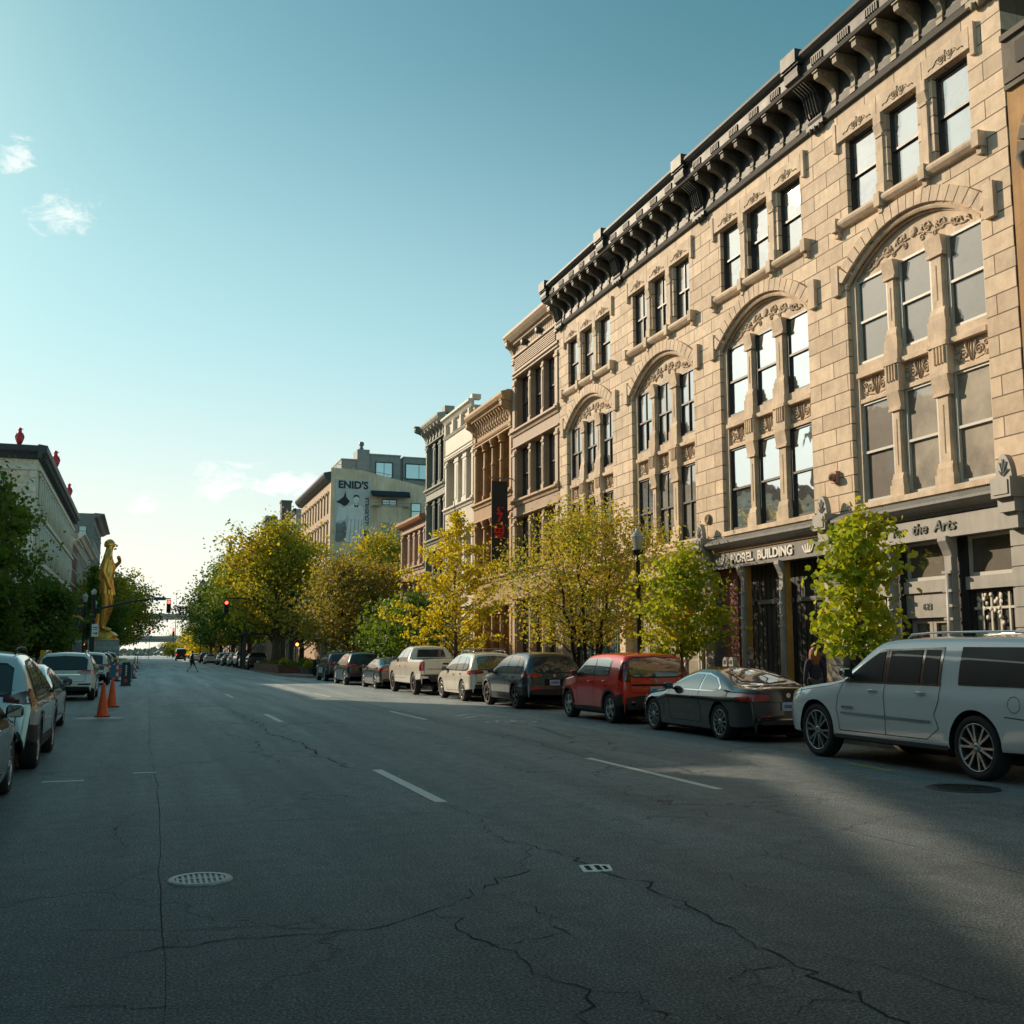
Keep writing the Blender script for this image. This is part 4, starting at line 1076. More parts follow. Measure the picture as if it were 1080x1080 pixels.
# ================================================================ vehicles
def paint(name, c, metal=.0, rough=.28, flake=.0, coat=1.0):
    if name in _mats: return _mats[name]
    m, nt, out = nodes(name)
    b = N(nt, 'ShaderNodeBsdfPrincipled'); nt.links.new(b.outputs[0], out.inputs[0])
    b.inputs['Metallic'].default_value = metal; b.inputs['Coat Weight'].default_value = coat; b.inputs['Coat Roughness'].default_value = .03
    tc = N(nt, 'ShaderNodeTexCoord').outputs['Object']
    sp = N(nt, 'ShaderNodeSeparateXYZ'); nt.links.new(tc, sp.inputs[0])
    # road dust low on the body
    mr = N(nt, 'ShaderNodeMapRange'); nt.links.new(sp.outputs[2], mr.inputs[0])
    mr.inputs[1].default_value = .25; mr.inputs[2].default_value = .85; mr.inputs[3].default_value = .35; mr.inputs[4].default_value = .04
    du = math_(nt, 'MULTIPLY', mr.outputs[0], noise_tex(nt, tc, 3, 6, .7))
    nt.links.new(mixc(nt, du, c, (.16, .13, .10)), b.inputs['Base Color'])
    nt.links.new(math_(nt, 'ADD', math_(nt, 'MULTIPLY', du, .5), rough), b.inputs['Roughness'])
    _mats[name] = m; return m
C_GLASS = glass_mat('car_glass', (.008, .009, .010), .0, .0, rough=.015, f0=.05, f1=.5)
C_GLASSL = glass_mat('car_glass_light', (.05, .055, .055), .16, .0, rough=.015)
TYRE = mat('tyre_rubber', (.018, .018, .018), .75, var=.2, bump=.3, bscale=90)
RIM = mat('alloy_rim', (.42, .42, .41), .28, metal=.85, var=.1, bump=0)
RIMD = mat('dark_alloy_rim', (.045, .045, .048), .35, metal=.6, var=.1, bump=0)
HUBD = mat('wheel_dark', (.012, .012, .012), .7, var=0, bump=0)
PLAST = mat('black_plastic', (.022, .022, .023), .55, var=.15, bump=.1, bscale=200)
SEAM = mat('panel_gap', (.006, .006, .006), .8, var=0, bump=0)
CHROME = mat('chrome', (.65, .65, .64), .12, metal=1.0, var=.03, bump=0)
TAIL = mat('tail_lamp_red', (.45, .010, .012), .12, var=.25, scale=18, bump=0, coat=1)
TAILD = mat('tail_lamp_dark', (.10, .004, .006), .12, var=.2, scale=12, bump=0, coat=1)
LAMPW = mat('clear_lamp', (.55, .55, .55), .1, var=.1, bump=0, coat=1)
PLATE = mat('licence_plate', (.52, .58, .66), .5, var=.15, scale=30, bump=0)
PLATET = mat('plate_lettering', (.03, .06, .2), .5, var=0, bump=0)

def chaikin(pts, n=2):
    for _ in range(n):
        q = [pts[0]]
        for a, b in zip(pts, pts[1:]):
            q.append((a[0]*.75+b[0]*.25, a[1]*.75+b[1]*.25)); q.append((a[0]*.25+b[0]*.75, a[1]*.25+b[1]*.75))
        q.append(pts[-1]); pts = q
    return pts
def lerp_tab(tab, x):
    if x <= tab[0][0]: return tab[0][1]
    for (a, za), (b, zb) in zip(tab, tab[1:]):
        if x <= b: return za if b-a < 1e-6 else za + (zb-za)*(x-a)/(b-a)
    return tab[-1][1]

def make_car(S, name, label, cat='car', group=None):
    """S: dictionary of dimensions; x forward from the rear axle, y to the car's left, z up"""
    W2 = S['W']/2; top = chaikin(S['top'], 2); xr = top[0][0]; xf = top[-1][0]
    wb = S['wb']; rw = S['rw']; belt = S['belt']; zr = S['zroof']; wr = S['wr']; gc = S.get('clear', .26)
    clad = S.get('clad', 0); bed = S.get('bed')
    root = thing(name, label, cat, (0, 0, 0), 0, group)
    zre = max(S.get('zrear', .42), gc+.02); bot = [(xr, zre+.02), (xr+.12, zre-.02), (-.45, zre-.05), (.40, gc), (wb-.40, gc), (wb+.45, gc+.02), (xf-.25, gc), (xf, gc+.12)]
    xs = sorted({round(p[0], 3) for p in top} | {round(xr+(xf-xr)*k/26, 3) for k in range(27)})
    ys = [xs[0]]
    for x in xs[1:]:
        if x-ys[-1] > .012: ys.append(x)
    xs = ys
    def sect(x):
        zt = lerp_tab(top, x); zb = lerp_tab(bot, x)
        tr = min(1, max(0, (x-xr)/S.get('Rr', .30))); tf = min(1, max(0, (xf-x)/S.get('Rf', .75)))
        w = W2 - S.get('tr', .13)*(1-math.sqrt(1-(1-tr)**2)) - S.get('tf', .28)*(1-math.sqrt(1-(1-tf)**2))
        zbe = belt if not callable(belt) else belt(x)
        # fender flares
        fl = 0
        for ax in (0, wb):
            fl = max(fl, math.exp(-((x-ax)/.42)**2))
        zbe = min(zbe, zt-.10)
        r = min(.07, max(.02, (zt-zbe)*.45))
        zsh = zbe - .16
        wbelt = w - S.get('shin', .055)
        def gy(z):
            t = max(0, min(1.1, (z-zbe)/(max(.2, zr-zbe))))
            return wbelt - (wbelt-(wr - (W2-w)*.6))*(t**1.15)
        crown = S.get('crown', .045) * min(1, max(.3, (zt-zbe)/.4)) if zt > zbe+.2 else S.get('hcrown', .05)
        ze = max(zbe+.02, zt-crown-.0)
        ye = gy(ze)
        z1 = max(zb+.06, .42 if not clad else clad)
        z1 = min(z1, zsh-.05)
        fw = .018*fl
        zm = (z1+zsh)/2
        P = [(0, zb), (w*.6, zb), (w-.14, zb), (w-.05, zb+.02), (w-.028+fw*.5, (zb+z1)/2), (w-.022+fw, z1), (w-.018+fw*1.0, z1+.012), (w-S.get('tuck', .012)+fw*.6, zm), (w-.004+fw*.3, zsh-.03), (w-.006, zsh), (w-.02, (zsh+zbe)/2), (wbelt, zbe)]
        zg = ze-r
        for t in (.25, .5, .75): P.append((gy(zbe+(zg-zbe)*t) + .012*math.sin(PI*t), zbe+(zg-zbe)*t))
        P += [(gy(zg), zg), (ye-r*.12, ze-r*.45), (ye-r*.5, ze-r*.1), (ye-r*1.3, ze+.004)]
        for t in (.82, .6, .35, .0):
            y = (ye-r*1.3)*t; P.append((y, ze+.004+(zt-ze-.004)*(1-t*t)))
        if bed and bed[0] < x < bed[1]:
            k = len(P)
            for i in range(k-5, k):
                if i == k-5: P[i] = (ye-.085, ze-.01)
                elif i == k-4: P[i] = (ye-.09, ze-.48)
                else: P[i] = (P[i][0]*.9, ze-.48)
        return P
    secs = [sect(x) for x in xs]; n = len(secs[0])
    bm = bmesh.new(); rings = []
    for x, P in zip(xs, secs):
        ring = [bm.verts.new((x, y, z)) for y, z in P]
        ring += [bm.verts.new((x, -y, z)) for y, z in P[-2:0:-1]]
        rings.append(ring)
    m = len(rings[0])
    for a, b in zip(rings, rings[1:]):
        for k in range(m):
            f = bm.faces.new((a[k], a[(k+1) % m], b[(k+1) % m], b[k]))
            kk = k if k < n-1 else m-1-k
            f.material_index = 1 if (kk <= 4 and clad) or kk <= 2 else 0
            if bed and kk >= n-5 and bed[0] < a[0].co.x < bed[1]: f.material_index = 1
    for ring, fl in ((rings[0], 0), (rings[-1], 1)):
        # end caps as rows between left and right halves
        for k in range(n-1):
            a0 = ring[k]; a1 = ring[k+1]; b0 = ring[(m-k) % m]; b1 = ring[(m-k-1) % m]
            vs = []
            for v in (a0, a1, b1, b0):
                if v not in vs: vs.append(v)
            if len(vs) >= 3:
                try: bm.faces.new(vs).material_index = 1 if k <= 4 else 0
                except ValueError: pass
    if clad:
        for f in bm.faces:
            cc = f.calc_center_median()
            if cc.x < -rw*1.15 and cc.z < .60: f.material_index = 1
    bmesh.ops.recalc_face_normals(bm, faces=bm.faces)
    for f in bm.faces: f.smooth = True
    bvh = BVHTree.FromBMesh(bm)
    me = bpy.data.meshes.new('body'); bm.to_mesh(me); bm.free()
    pm = S['paint']
    me.materials.append(pm); me.materials.append(PLAST); me.materials.append(HUBD)
    body = bpy.data.objects.new('body', me); col.objects.link(body)
    # wheel wells
    ra = rw*1.13
    cut = MB()
    for ax in (0, wb):
        for s in (-1, 1):
            cut.lathe([(ra, 0), (ra, .62)], (ax, -.5*s*0 + (W2-.30 if s > 0 else -W2-.32), rw+.01), 40, 0, axis=1)
    co = cut.build('cutter', HUBD)
    md = body.modifiers.new('b', 'BOOLEAN'); md.object = co; md.operation = 'DIFFERENCE'; md.solver = 'EXACT'
    dg = bpy.context.evaluated_depsgraph_get()
    me2 = bpy.data.meshes.new_from_object(body.evaluated_get(dg))
    if len(me2.polygons) > 100:
        body.modifiers.clear(); body.data = me2; me2.name = 'body'
        if len(me2.materials) < 3: me2.materials.append(HUBD)
        for f in me2.polygons:
            c = f.center
            for ax in (0, wb):
                if abs(math.hypot(c.x-ax, c.z-rw-.01)) < ra+.004 and abs(c.y) < W2-.02 and c.z > gc+.0:
                    f.material_index = 2
    else: body.modifiers.clear()
    bpy.data.objects.remove(co)
    body.data.set_sharp_from_angle(angle=R(32))
    body.parent = root

    AX = {'side': lambda u, v, s: (Vector((u, s*3, v)), Vector((0, -s, 0))),
          'rear': lambda u, v, s: (Vector((xr-2, u, v)), Vector((1, 0, 0))),
          'front': lambda u, v, s: (Vector((xf+2, u, v)), Vector((-1, 0, 0))),
          'top': lambda u, v, s: (Vector((v, u, 4)), Vector((0, 0, -1)))}
    def proj(ax, u, v, s, off):
        o, d = AX[ax](u, v, s)
        loc, nr, i, dist = bvh.ray_cast(o, d)
        if loc is None: return None
        if nr.dot(d) > 0: nr = -nr
        return loc + nr*off - d*off*.5
    def panel(mb, ax, cols, s=1, off=.006, nu=5, nv=6, m=0):
        """cols: (u, v0, v1) columns"""
        cc = []
        for (a, a0, a1), (b, b0, b1) in zip(cols, cols[1:]):
            for k in range(nu): t = k/nu; cc.append((a+(b-a)*t, a0+(b0-a0)*t, a1+(b1-a1)*t))
        cc.append(cols[-1])
        prev = None
        for u, v0, v1 in cc:
            row = []
            for j in range(nv+1):
                q = proj(ax, u, v0+(v1-v0)*j/nv, s, off)
                row.append(mb.V(q) if q is not None else None)
            if prev:
                for j in range(nv):
                    q = (prev[j], row[j], row[j+1], prev[j+1])
                    if None not in q: mb.face(q, m, True)
            prev = row
    def strip(mb, ax, pts, w=.010, s=1, off=.003, m=0, step=.06):
        P = []
        for (a, b), (c, d) in zip(pts, pts[1:]):
            L = math.hypot(c-a, d-b); k = max(1, int(L/step))
            for q in range(k): P.append((a+(c-a)*q/k, b+(d-b)*q/k))
        P.append(pts[-1]); prev = None
        for i, (u, v) in enumerate(P):
            a = P[max(i-1, 0)]; b = P[min(i+1, len(P)-1)]
            tx, tv = b[0]-a[0], b[1]-a[1]; L = math.hypot(tx, tv) or 1; nx, nv_ = -tv/L*w/2, tx/L*w/2
            p0 = proj(ax, u+nx, v+nv_, s, off); p1 = proj(ax, u-nx, v-nv_, s, off)
            if p0 is None or p1 is None: prev = None; continue
            cur = (mb.V(p0), mb.V(p1))
            if prev: mb.face((prev[0], cur[0], cur[1], prev[1]), m, True)
            prev = cur
    gl = S.get('glass', C_GLASS)
    for s in (1, -1):
        if S.get('trimcols'):
            p = MB()
            for cols in S['trimcols']: panel(p, 'side', cols, s, .003, nu=5, nv=5)
            p.build('window_trim', S.get('trimm', PLAST), body)
        for cols in S['glasscols']:
            p = MB(); panel(p, 'side', cols, s, .007); p.build('side_window', gl, root)
        p = MB()
        for ln in S.get('seams', []): strip(p, 'side', ln, .011, s)
        if p.f: p.build('door_gap', SEAM, body)
        for (hx, hz) in S.get('handles', []):
            p = MB(); q0 = proj('side', hx, hz, s, 0)
            if q0 is None: continue
            y = q0.y; L = .095
            p.tube([(hx-L, y-s*.01, hz), (hx-L*.8, y+s*.03, hz+.004), (hx, y+s*.038, hz+.006), (hx+L*.8, y+s*.03, hz+.004), (hx+L, y-s*.01, hz)], [.012, .015, .016, .015, .012], 6)
            p.build('door_handle', S.get('handlem', pm), root)
        if S.get('sidestrip'):
            p = MB(); strip(p, 'side', S['sidestrip'], .03, s, .012); p.build('side_moulding', CHROME, root)
        for (cx_, cz_, cr_) in S.get('flap', []):
            p = MB(); strip(p, 'side', [(cx_+cr_*math.cos(2*PI*k/24), cz_+cr_*math.sin(2*PI*k/24)) for k in range(25)], .007, s, .003, step=.03); p.build('fuel_flap', SEAM, body)
        if clad:
            p = MB()
            for ax in (0, wb):
                pr_ = None
                for q in range(25):
                    a = R(-14) + (PI+R(28))*q/24
                    row = []
                    for rr in (ra+.003, ra+.03, ra+.062):
                        x_ = ax+rr*math.cos(a); z_ = rw+.01+rr*math.sin(a)
                        if z_ < gc+.06: z_ = gc+.06
                        w = proj('side', x_, z_, s, .009)
                        row.append(p.V(w) if w is not None else None)
                    if pr_ and None not in pr_ and None not in row:
                        for j in (0, 1): p.face((pr_[j], row[j], row[j+1], pr_[j+1]), 0, True)
                    pr_ = row
            if p.f: p.build('arch_moulding', PLAST, root)
        for cols in S.get('headlamp', []):
            p = MB(); panel(p, 'side', cols, s, .006, nv=3); p.build('headlamp', LAMPW, root)
        # mirror
        mx, mz = S['mirror']; q0 = proj('side', mx, mz-.03, s, 0); y = (abs(q0.y) if q0 is not None else W2-.1)*s
        p = MB()
        H = .075; Lm = .075; y0 = y+s*.04; y1 = y+s*.22
        ringz = []
        for t, sc_ in ((0, .55), (.12, .9), (.5, 1), (.85, .92), (1, .6)):
            yy = y0+(y1-y0)*t
            ringz.append([p.V((mx+Lm*(.1+math.cos(a)*1.0)*sc_, yy, mz+H*math.sin(a)*sc_)) for a in [2*PI*k/12 for k in range(12)]])
        for a_, b_ in zip(ringz, ringz[1:]):
            for k in range(12): p.face((a_[k], a_[(k+1) % 12], b_[(k+1) % 12], b_[k]), 0, True)
        p.face(ringz[0], 1); p.face(ringz[-1], 0)
        p.tube([(mx, y-s*.03, mz-.07), (mx, y0+s*.03, mz-.04)], .025, 6, 1)
        mo = p.build('mirror', [S.get('mirrorm', PLAST), PLAST], root)
        p = MB(); p.prism([(y0+s*.02, mz-.06), (y1-s*.02, mz-.055), (y1-s*.015, mz+.05), (y0+s*.025, mz+.06)], 0, mx-Lm*.92, mx-Lm*.9); p.build('mirror_glass', MIRG, mo)
        if S.get('rails'):
            a, b = S['rails']; yy = S.get('raily', wr-.06)*s
            z0 = lerp_tab(top, (a+b)/2)
            p = MB(); zz = lambda x: lerp_tab(top, x)-.005
            p.tube([(a, yy, zz(a)-.02), (a+.08, yy, zz(a)+.035)] + [(a+(b-a)*t, yy, zz(a+(b-a)*t)+.045) for t in (.2, .5, .8)] + [(b-.08, yy, zz(b)+.035), (b, yy, zz(b)-.02)], .018, 6)
            p.build('roof_rail', S.get('railm', PLAST), root)
    if S.get('crossbars'):
        for a in S['crossbars']:
            p = MB(); z = lerp_tab(top, a)+.1; p.box(a-.03, a+.03, -wr-.02, wr+.02, z, z+.035)
            for s in (-1, 1): p.box(a-.04, a+.04, s*(wr-.05)-.03, s*(wr-.05)+.03, z-.08, z)
            p.build('roof_bar', S.get('railm', PLAST), root)
    for key, ax, nm in (('windshield', 'top', 'windscreen'), ('rearglass', S.get('rg_axis', 'rear'), 'rear_window')):
        if S.get(key):
            p = MB(); panel(p, ax, [(u, a-.03, b+.03) for u, a, b in S[key]] if ax == 'rear' else S[key], 1, .003, nv=8); tr_ = p.build('window_trim', S.get('rtrim', PLAST), body)
            p = MB(); panel(p, ax, S[key] if ax == 'rear' else [(u*.97, a+.03, b-.03) for u, a, b in S[key]], 1, .007, nv=8); p.build(nm, S.get('rglass', gl), root)
    for cols in S.get('tail', []):
        for s in (1, -1):
            p = MB(); panel(p, 'rear', [(u*s, a, b) for u, a, b in cols], 1, .012, nv=3)
            p.build('tail_lamp', S.get('tailm', TAIL), root)
    for cols in S.get('tailside', []):
        for s in (1, -1):
            p = MB(); panel(p, 'side', cols, s, .010, nv=3); p.build('tail_lamp', S.get('tailm', TAIL), root)
    for cols, mt, nm in S.get('rearpanels', []):
        p = MB(); panel(p, 'rear', cols, 1, .008, nv=4); p.build(nm, mt, root)
    for cols, mt, nm in S.get('frontpanels', []):
        p = MB(); panel(p, 'front', cols, 1, .008, nv=4); p.build(nm, mt, root)
    p = MB()
    for ln in S.get('rearseams', []): strip(p, 'rear', ln, .012, 1)
    if p.f: p.build('tailgate_gap', SEAM, body)
    if S.get('plate'):
        pu, pz = S['plate']
        q = proj('rear', pu, pz, 1, .0); xx = q.x if q is not None else xr
        p = MB(); p.box(xx-.035, xx+.02, pu-.155, pu+.155, pz-.078, pz+.078); po = p.build('licence_plate', PLATE, root)
        p = MB()
        for k in range(6): p.box(xx-.039, xx-.0355, pu-.115+k*.04, pu-.09+k*.04, pz-.03, pz+.03)
        p.build('plate_characters', PLATET, po)
    if S.get('badge'):
        bu, bz = S['badge']; q = proj('rear', bu, bz, 1, 0)
        if q is not None:
            p = MB(); p.lathe([(.045, 0), (.045, .012), (.03, .014), (.028, .006), (0, .006)], (q.x-.012, bu, bz), 16, 0, axis=0); p.build('badge', CHROME, root)
    if S.get('exhaust'):
        for eu in S['exhaust']:
            p = MB(); p.lathe([(.04, 0), (.045, .12), (.03, .12), (.03, .02)], (xr+.0, eu, .33), 12, 0, axis=0); p.build('exhaust', CHROME, root)
    # underside, axle stubs
    p = MB(); p.box(xr+.35, xf-.4, -W2+.35, W2-.35, gc-.06, gc+.02); p.build('underbody', HUBD, root)
    # wheels
    rt = rw; rr = S['rim']; wd = .235
    def wheel(ax, s):
        yc = s*(W2-.035)
        t = MB(); i = -s
        t.lathe([(rr*.97, i*.02), (rr*1.03, i*.0), (rt*.90, i*-.012+0), (rt*.97, i*.01), (rt, i*.035), (rt*1.0, i*.20), (rt*.97, i*.225), (rr, i*.235)], (ax, yc, rt), 36, 0, axis=1, cap=False)
        for q in (.07, .115, .16): t.lathe([(rt*1.003, i*q), (rt*1.003, i*(q+.008))], (ax, yc, rt), 36, 1, axis=1, cap=False)
        to = t.build('tyre', [TYRE, HUBD], None)
        w = MB()
        w.lathe([(rr*.99, i*.005), (rr*.985, i*-.004), (rr*.95, i*.0), (rr*.93, i*.02), (rr*.90, i*.12)], (ax, yc, rt), 36, 0, axis=1, cap=False)
        w.lathe([(rr*.91, i*.10), (.0, i*.10)], (ax, yc, rt), 30, 1, axis=1, cap=False)
        w.lathe([(rr*.62, i*.085), (rr*.6, i*.08), (.1, i*.08)], (ax, yc, rt), 30, 2, axis=1, cap=False)
        w.lathe([(.062, i*.06), (.06, i*.005), (.045, i*-.004), (0, i*-.004)], (ax, yc, rt), 16, 0, axis=1)
        ns = S['spokes']; tw = S.get('twin', 0)
        for k in range(ns):
            a = 2*PI*k/ns + .2
            arms = [(-tw, tw)] if not tw else [(-tw*.35, -tw), (tw*.35, tw)]
            if not tw: arms = [(0, 0)]
            for a0, a1 in arms:
                r0, r1 = .045, rr*.965; w0 = S.get('sw', .04); w1 = S.get('sw1', w0*.8)
                def P(r, aa, off, y): return (ax+r*math.cos(aa)-off*math.sin(aa), yc+y, rt+r*math.sin(aa)+off*math.cos(aa))
                A = [w.V(P(r0, a+a0, -w0/2, i*.012)), w.V(P(r0, a+a0, w0/2, i*.012)), w.V(P(r1, a+a1, w1/2, i*.002)), w.V(P(r1, a+a1, -w1/2, i*.002))]
                B = [w.V(P(r0, a+a0, -w0/2, i*.07)), w.V(P(r0, a+a0, w0/2, i*.07)), w.V(P(r1, a+a1, w1/2, i*.05)), w.V(P(r1, a+a1, -w1/2, i*.05))]
                w.face(A, 0); w.face(B[::-1], 0)
                for j in range(4): w.face((A[j], A[(j+1) % 4], B[(j+1) % 4], B[j]), 0)
        wo = w.build('wheel', [S.get('rimm', RIM), HUBD, RIMD], root)
        to.parent = wo
    for ax in (0, wb):
        for s in (1, -1): wheel(ax, s)
    return root

def place_car(o, near_x, Yr, side=1, dz=0):
    """near_x: x of the flank towards the middle of the road; Yr: Y of the rear axle"""
    return o

W_PEARL = paint('pearl_white_paint', (.74, .77, .78), 0, .18)
P_WHITE = paint('white_paint', (.76, .75, .72), 0, .25)
P_CREAM = paint('cream_white_paint', (.76, .70, .60), 0, .25)
P_BLACK = paint('black_car_paint', (.008, .010, .012), 0, .15)
P_NAVY = paint('slate_blue_paint', (.035, .06, .085), .4, .25)
P_RED = paint('red_car_paint', (.88, .028, .014), .0, .18)
P_SILV = paint('silver_paint', (.55, .56, .56), .45, .28)
P_GREY = paint('grey_metallic_paint', (.10, .11, .115), .6, .28)
P_DGREY = paint('dark_grey_metallic_paint', (.035, .042, .05), .6, .26)

def suv_spec(**k):
    S = dict(W=1.86, wb=2.7, rw=.355, rim=.24, zroof=1.62, wr=.62, belt=1.02, clad=.46, clear=.24,
        top=[(-.93, .62), (-.95, .95), (-.88, 1.12), (-.72, 1.42), (-.55, 1.60), (-.3, 1.655), (.6, 1.68), (1.3, 1.64), (1.75, 1.50), (2.35, 1.10), (2.6, 1.05), (3.1, .99), (3.5, .88), (3.58, .78), (3.62, .60)],
        trimcols=[[(-.58, 1.08, 1.18), (-.35, 1.02, 1.45), (-.1, 1.02, 1.53), (.9, 1.02, 1.575), (1.35, 1.02, 1.53), (1.75, 1.02, 1.36), (2.22, 1.02, 1.06)]],
        glasscols=[[(-.48, 1.11, 1.22), (-.28, 1.06, 1.42), (-.02, 1.05, 1.49)], [(.03, 1.05, 1.495), (.80, 1.05, 1.535)], [(.88, 1.05, 1.535), (1.35, 1.05, 1.49), (1.72, 1.05, 1.33), (2.05, 1.05, 1.13)]],
        seams=[[(.84, .34), (.84, 1.02)], [(.05, .62), (.1, .8), (-.02, 1.02)], [(1.9, .34), (1.98, .9), (2.05, 1.02)], [(.05, .62), (.2, .36), (1.9, .34)]],
        handles=[(.22, .93), (1.05, .90)], mirror=(2.0, 1.08),
        windshield=[(-.60, 1.62, 2.30), (-.3, 1.58, 2.40), (0, 1.57, 2.43), (.3, 1.58, 2.40), (.60, 1.62, 2.30)],
        rearglass=[(-.60, 1.10, 1.40), (-.5, 1.08, 1.47), (0, 1.07, 1.50), (.5, 1.08, 1.47), (.60, 1.10, 1.40)],
        tail=[[(.42, .96, 1.02), (.62, .93, 1.06), (.83, .92, 1.05)]], tailside=[[(-.86, .90, 1.05), (-.62, .94, 1.03)]],
        rearpanels=[([(-.72, .44, .58), (0, .42, .60), (.72, .44, .58)], PLAST, 'bumper_insert'), ([(-.66, .62, .66), (-.5, .62, .66)], TAIL, 'reflector'), ([(.5, .62, .66), (.66, .62, .66)], TAIL, 'reflector'), ([(-.3, .70, .88), (.3, .70, .88)], SEAM, 'plate_recess')],
        rearseams=[[(-.68, 1.05), (-.66, .66), (.66, .66), (.68, 1.05)]],
        plate=(0, .78), badge=(0, .98), spokes=5, twin=.16, sw=.035, rails=(-.35, 1.35), headlamp=[[(3.0, .80, .90), (3.4, .76, .84)]], paint=P_NAVY)
    S.update(k); return S

MIRG = glass_mat('mirror_glass_dark', (.02, .02, .02), .05, 0)
CARS = {}
def car_at(o, near_x, Y, side):
    W2 = o['_w2']
    x = near_x + W2 if side > 0 else near_x - W2
    o.location = (x, Y, 0); o.rotation_euler = (0, 0, PI/2); return o
def car(S, label, near_x, Y, side, name='parked_car', cat='car', group=None):
    o = make_car(S, name, label, cat, group); o['_w2'] = S['W']/2
    if '_loc' in o.keys(): del o['_loc']
    return car_at(o, near_x, Y, side)

GR = 'cars parked along the right-hand kerb'; GLF = 'cars parked along the left-hand kerb'
# 1 long white SUV
bigsuv = dict(W=2.04, wb=3.5, rw=.42, rim=.315, zroof=1.86, wr=.80, belt=1.18, clad=0, clear=.34, crown=.04, Rf=.9, tf=.26, shin=.05, tuck=.02,
    top=[(-1.30, .70), (-1.33, 1.15), (-1.30, 1.35), (-1.20, 1.66), (-1.08, 1.83), (-.8, 1.875), (.5, 1.89), (1.8, 1.88), (2.16, 1.79), (2.78, 1.31), (2.97, 1.25), (3.5, 1.19), (4.1, 1.12), (4.32, 1.05), (4.42, .95), (4.46, .70)],
    trimcols=[[(.62, 1.19, 1.72), (2.0, 1.19, 1.69), (2.25, 1.19, 1.55), (2.72, 1.19, 1.27)]],
    glasscols=[[(-1.12, 1.22, 1.66), (-.9, 1.215, 1.71), (.28, 1.215, 1.72)], [(.68, 1.215, 1.68), (.98, 1.215, 1.685)], [(1.04, 1.215, 1.685), (1.72, 1.215, 1.67)], [(1.84, 1.215, 1.66), (2.0, 1.215, 1.64), (2.22, 1.215, 1.52), (2.60, 1.215, 1.30)]],
    trimm=CHROME, seams=[[(1.78, .46), (1.78, 1.19)], [(.66, .62), (.74, .80), (.62, 1.0), (.62, 1.19)], [(2.86, .46), (2.94, .8), (2.78, 1.19)], [(.66, .62), (.9, .46), (2.86, .46)], [(.62, 1.19), (.62, 1.72)], [(1.78, 1.19), (1.78, 1.7)], [(-1.3, .80), (-.55, .84)]],
    handles=[(.98, 1.09), (2.03, 1.09)], handlem=CHROME, mirror=(2.55, 1.34), mirrorm=CHROME, sidestrip=[(.80, .70), (2.82, .73)], flap=[(-.72, 1.0, .10)],
    windshield=[(-.70, 1.98, 2.66), (-.3, 1.94, 2.80), (0, 1.93, 2.83), (.3, 1.94, 2.80), (.70, 1.98, 2.66)],
    rearglass=[(-.7, 1.32, 1.68), (0, 1.30, 1.72), (.7, 1.32, 1.68)], tail=[[(.80, .90, 1.6), (.95, .90, 1.6)]], plate=(0, .95), badge=(0, 1.2),
    spokes=6, twin=.20, sw=.034, sw1=.030, rails=(-.9, 1.6), raily=.66, railm=CHROME, paint=W_PEARL, headlamp=[[(3.95, .98, 1.08), (4.25, .93, 1.03)]],
    rearpanels=[], rtrim=PLAST)
c1 = car(bigsuv, 'long white SUV with chrome side strip and six-spoke wheels, nearest in the parked row', 10.28, 11.5, 1, group=GR)
# fuel cap and model lettering on the flank
p = MB()
for k in range(6): p.box(2.50+k*.05, 2.535+k*.05, 1.02, 1.026, .80, .835)
p.build('model_lettering', CHROME, c1)
# running board
for s_ in (-1, 1):
    p = MB(); p.box(.5, 3.0, s_*.94-.06, s_*.94+.06, .34, .40); p.build('running_board', PLAST, c1)

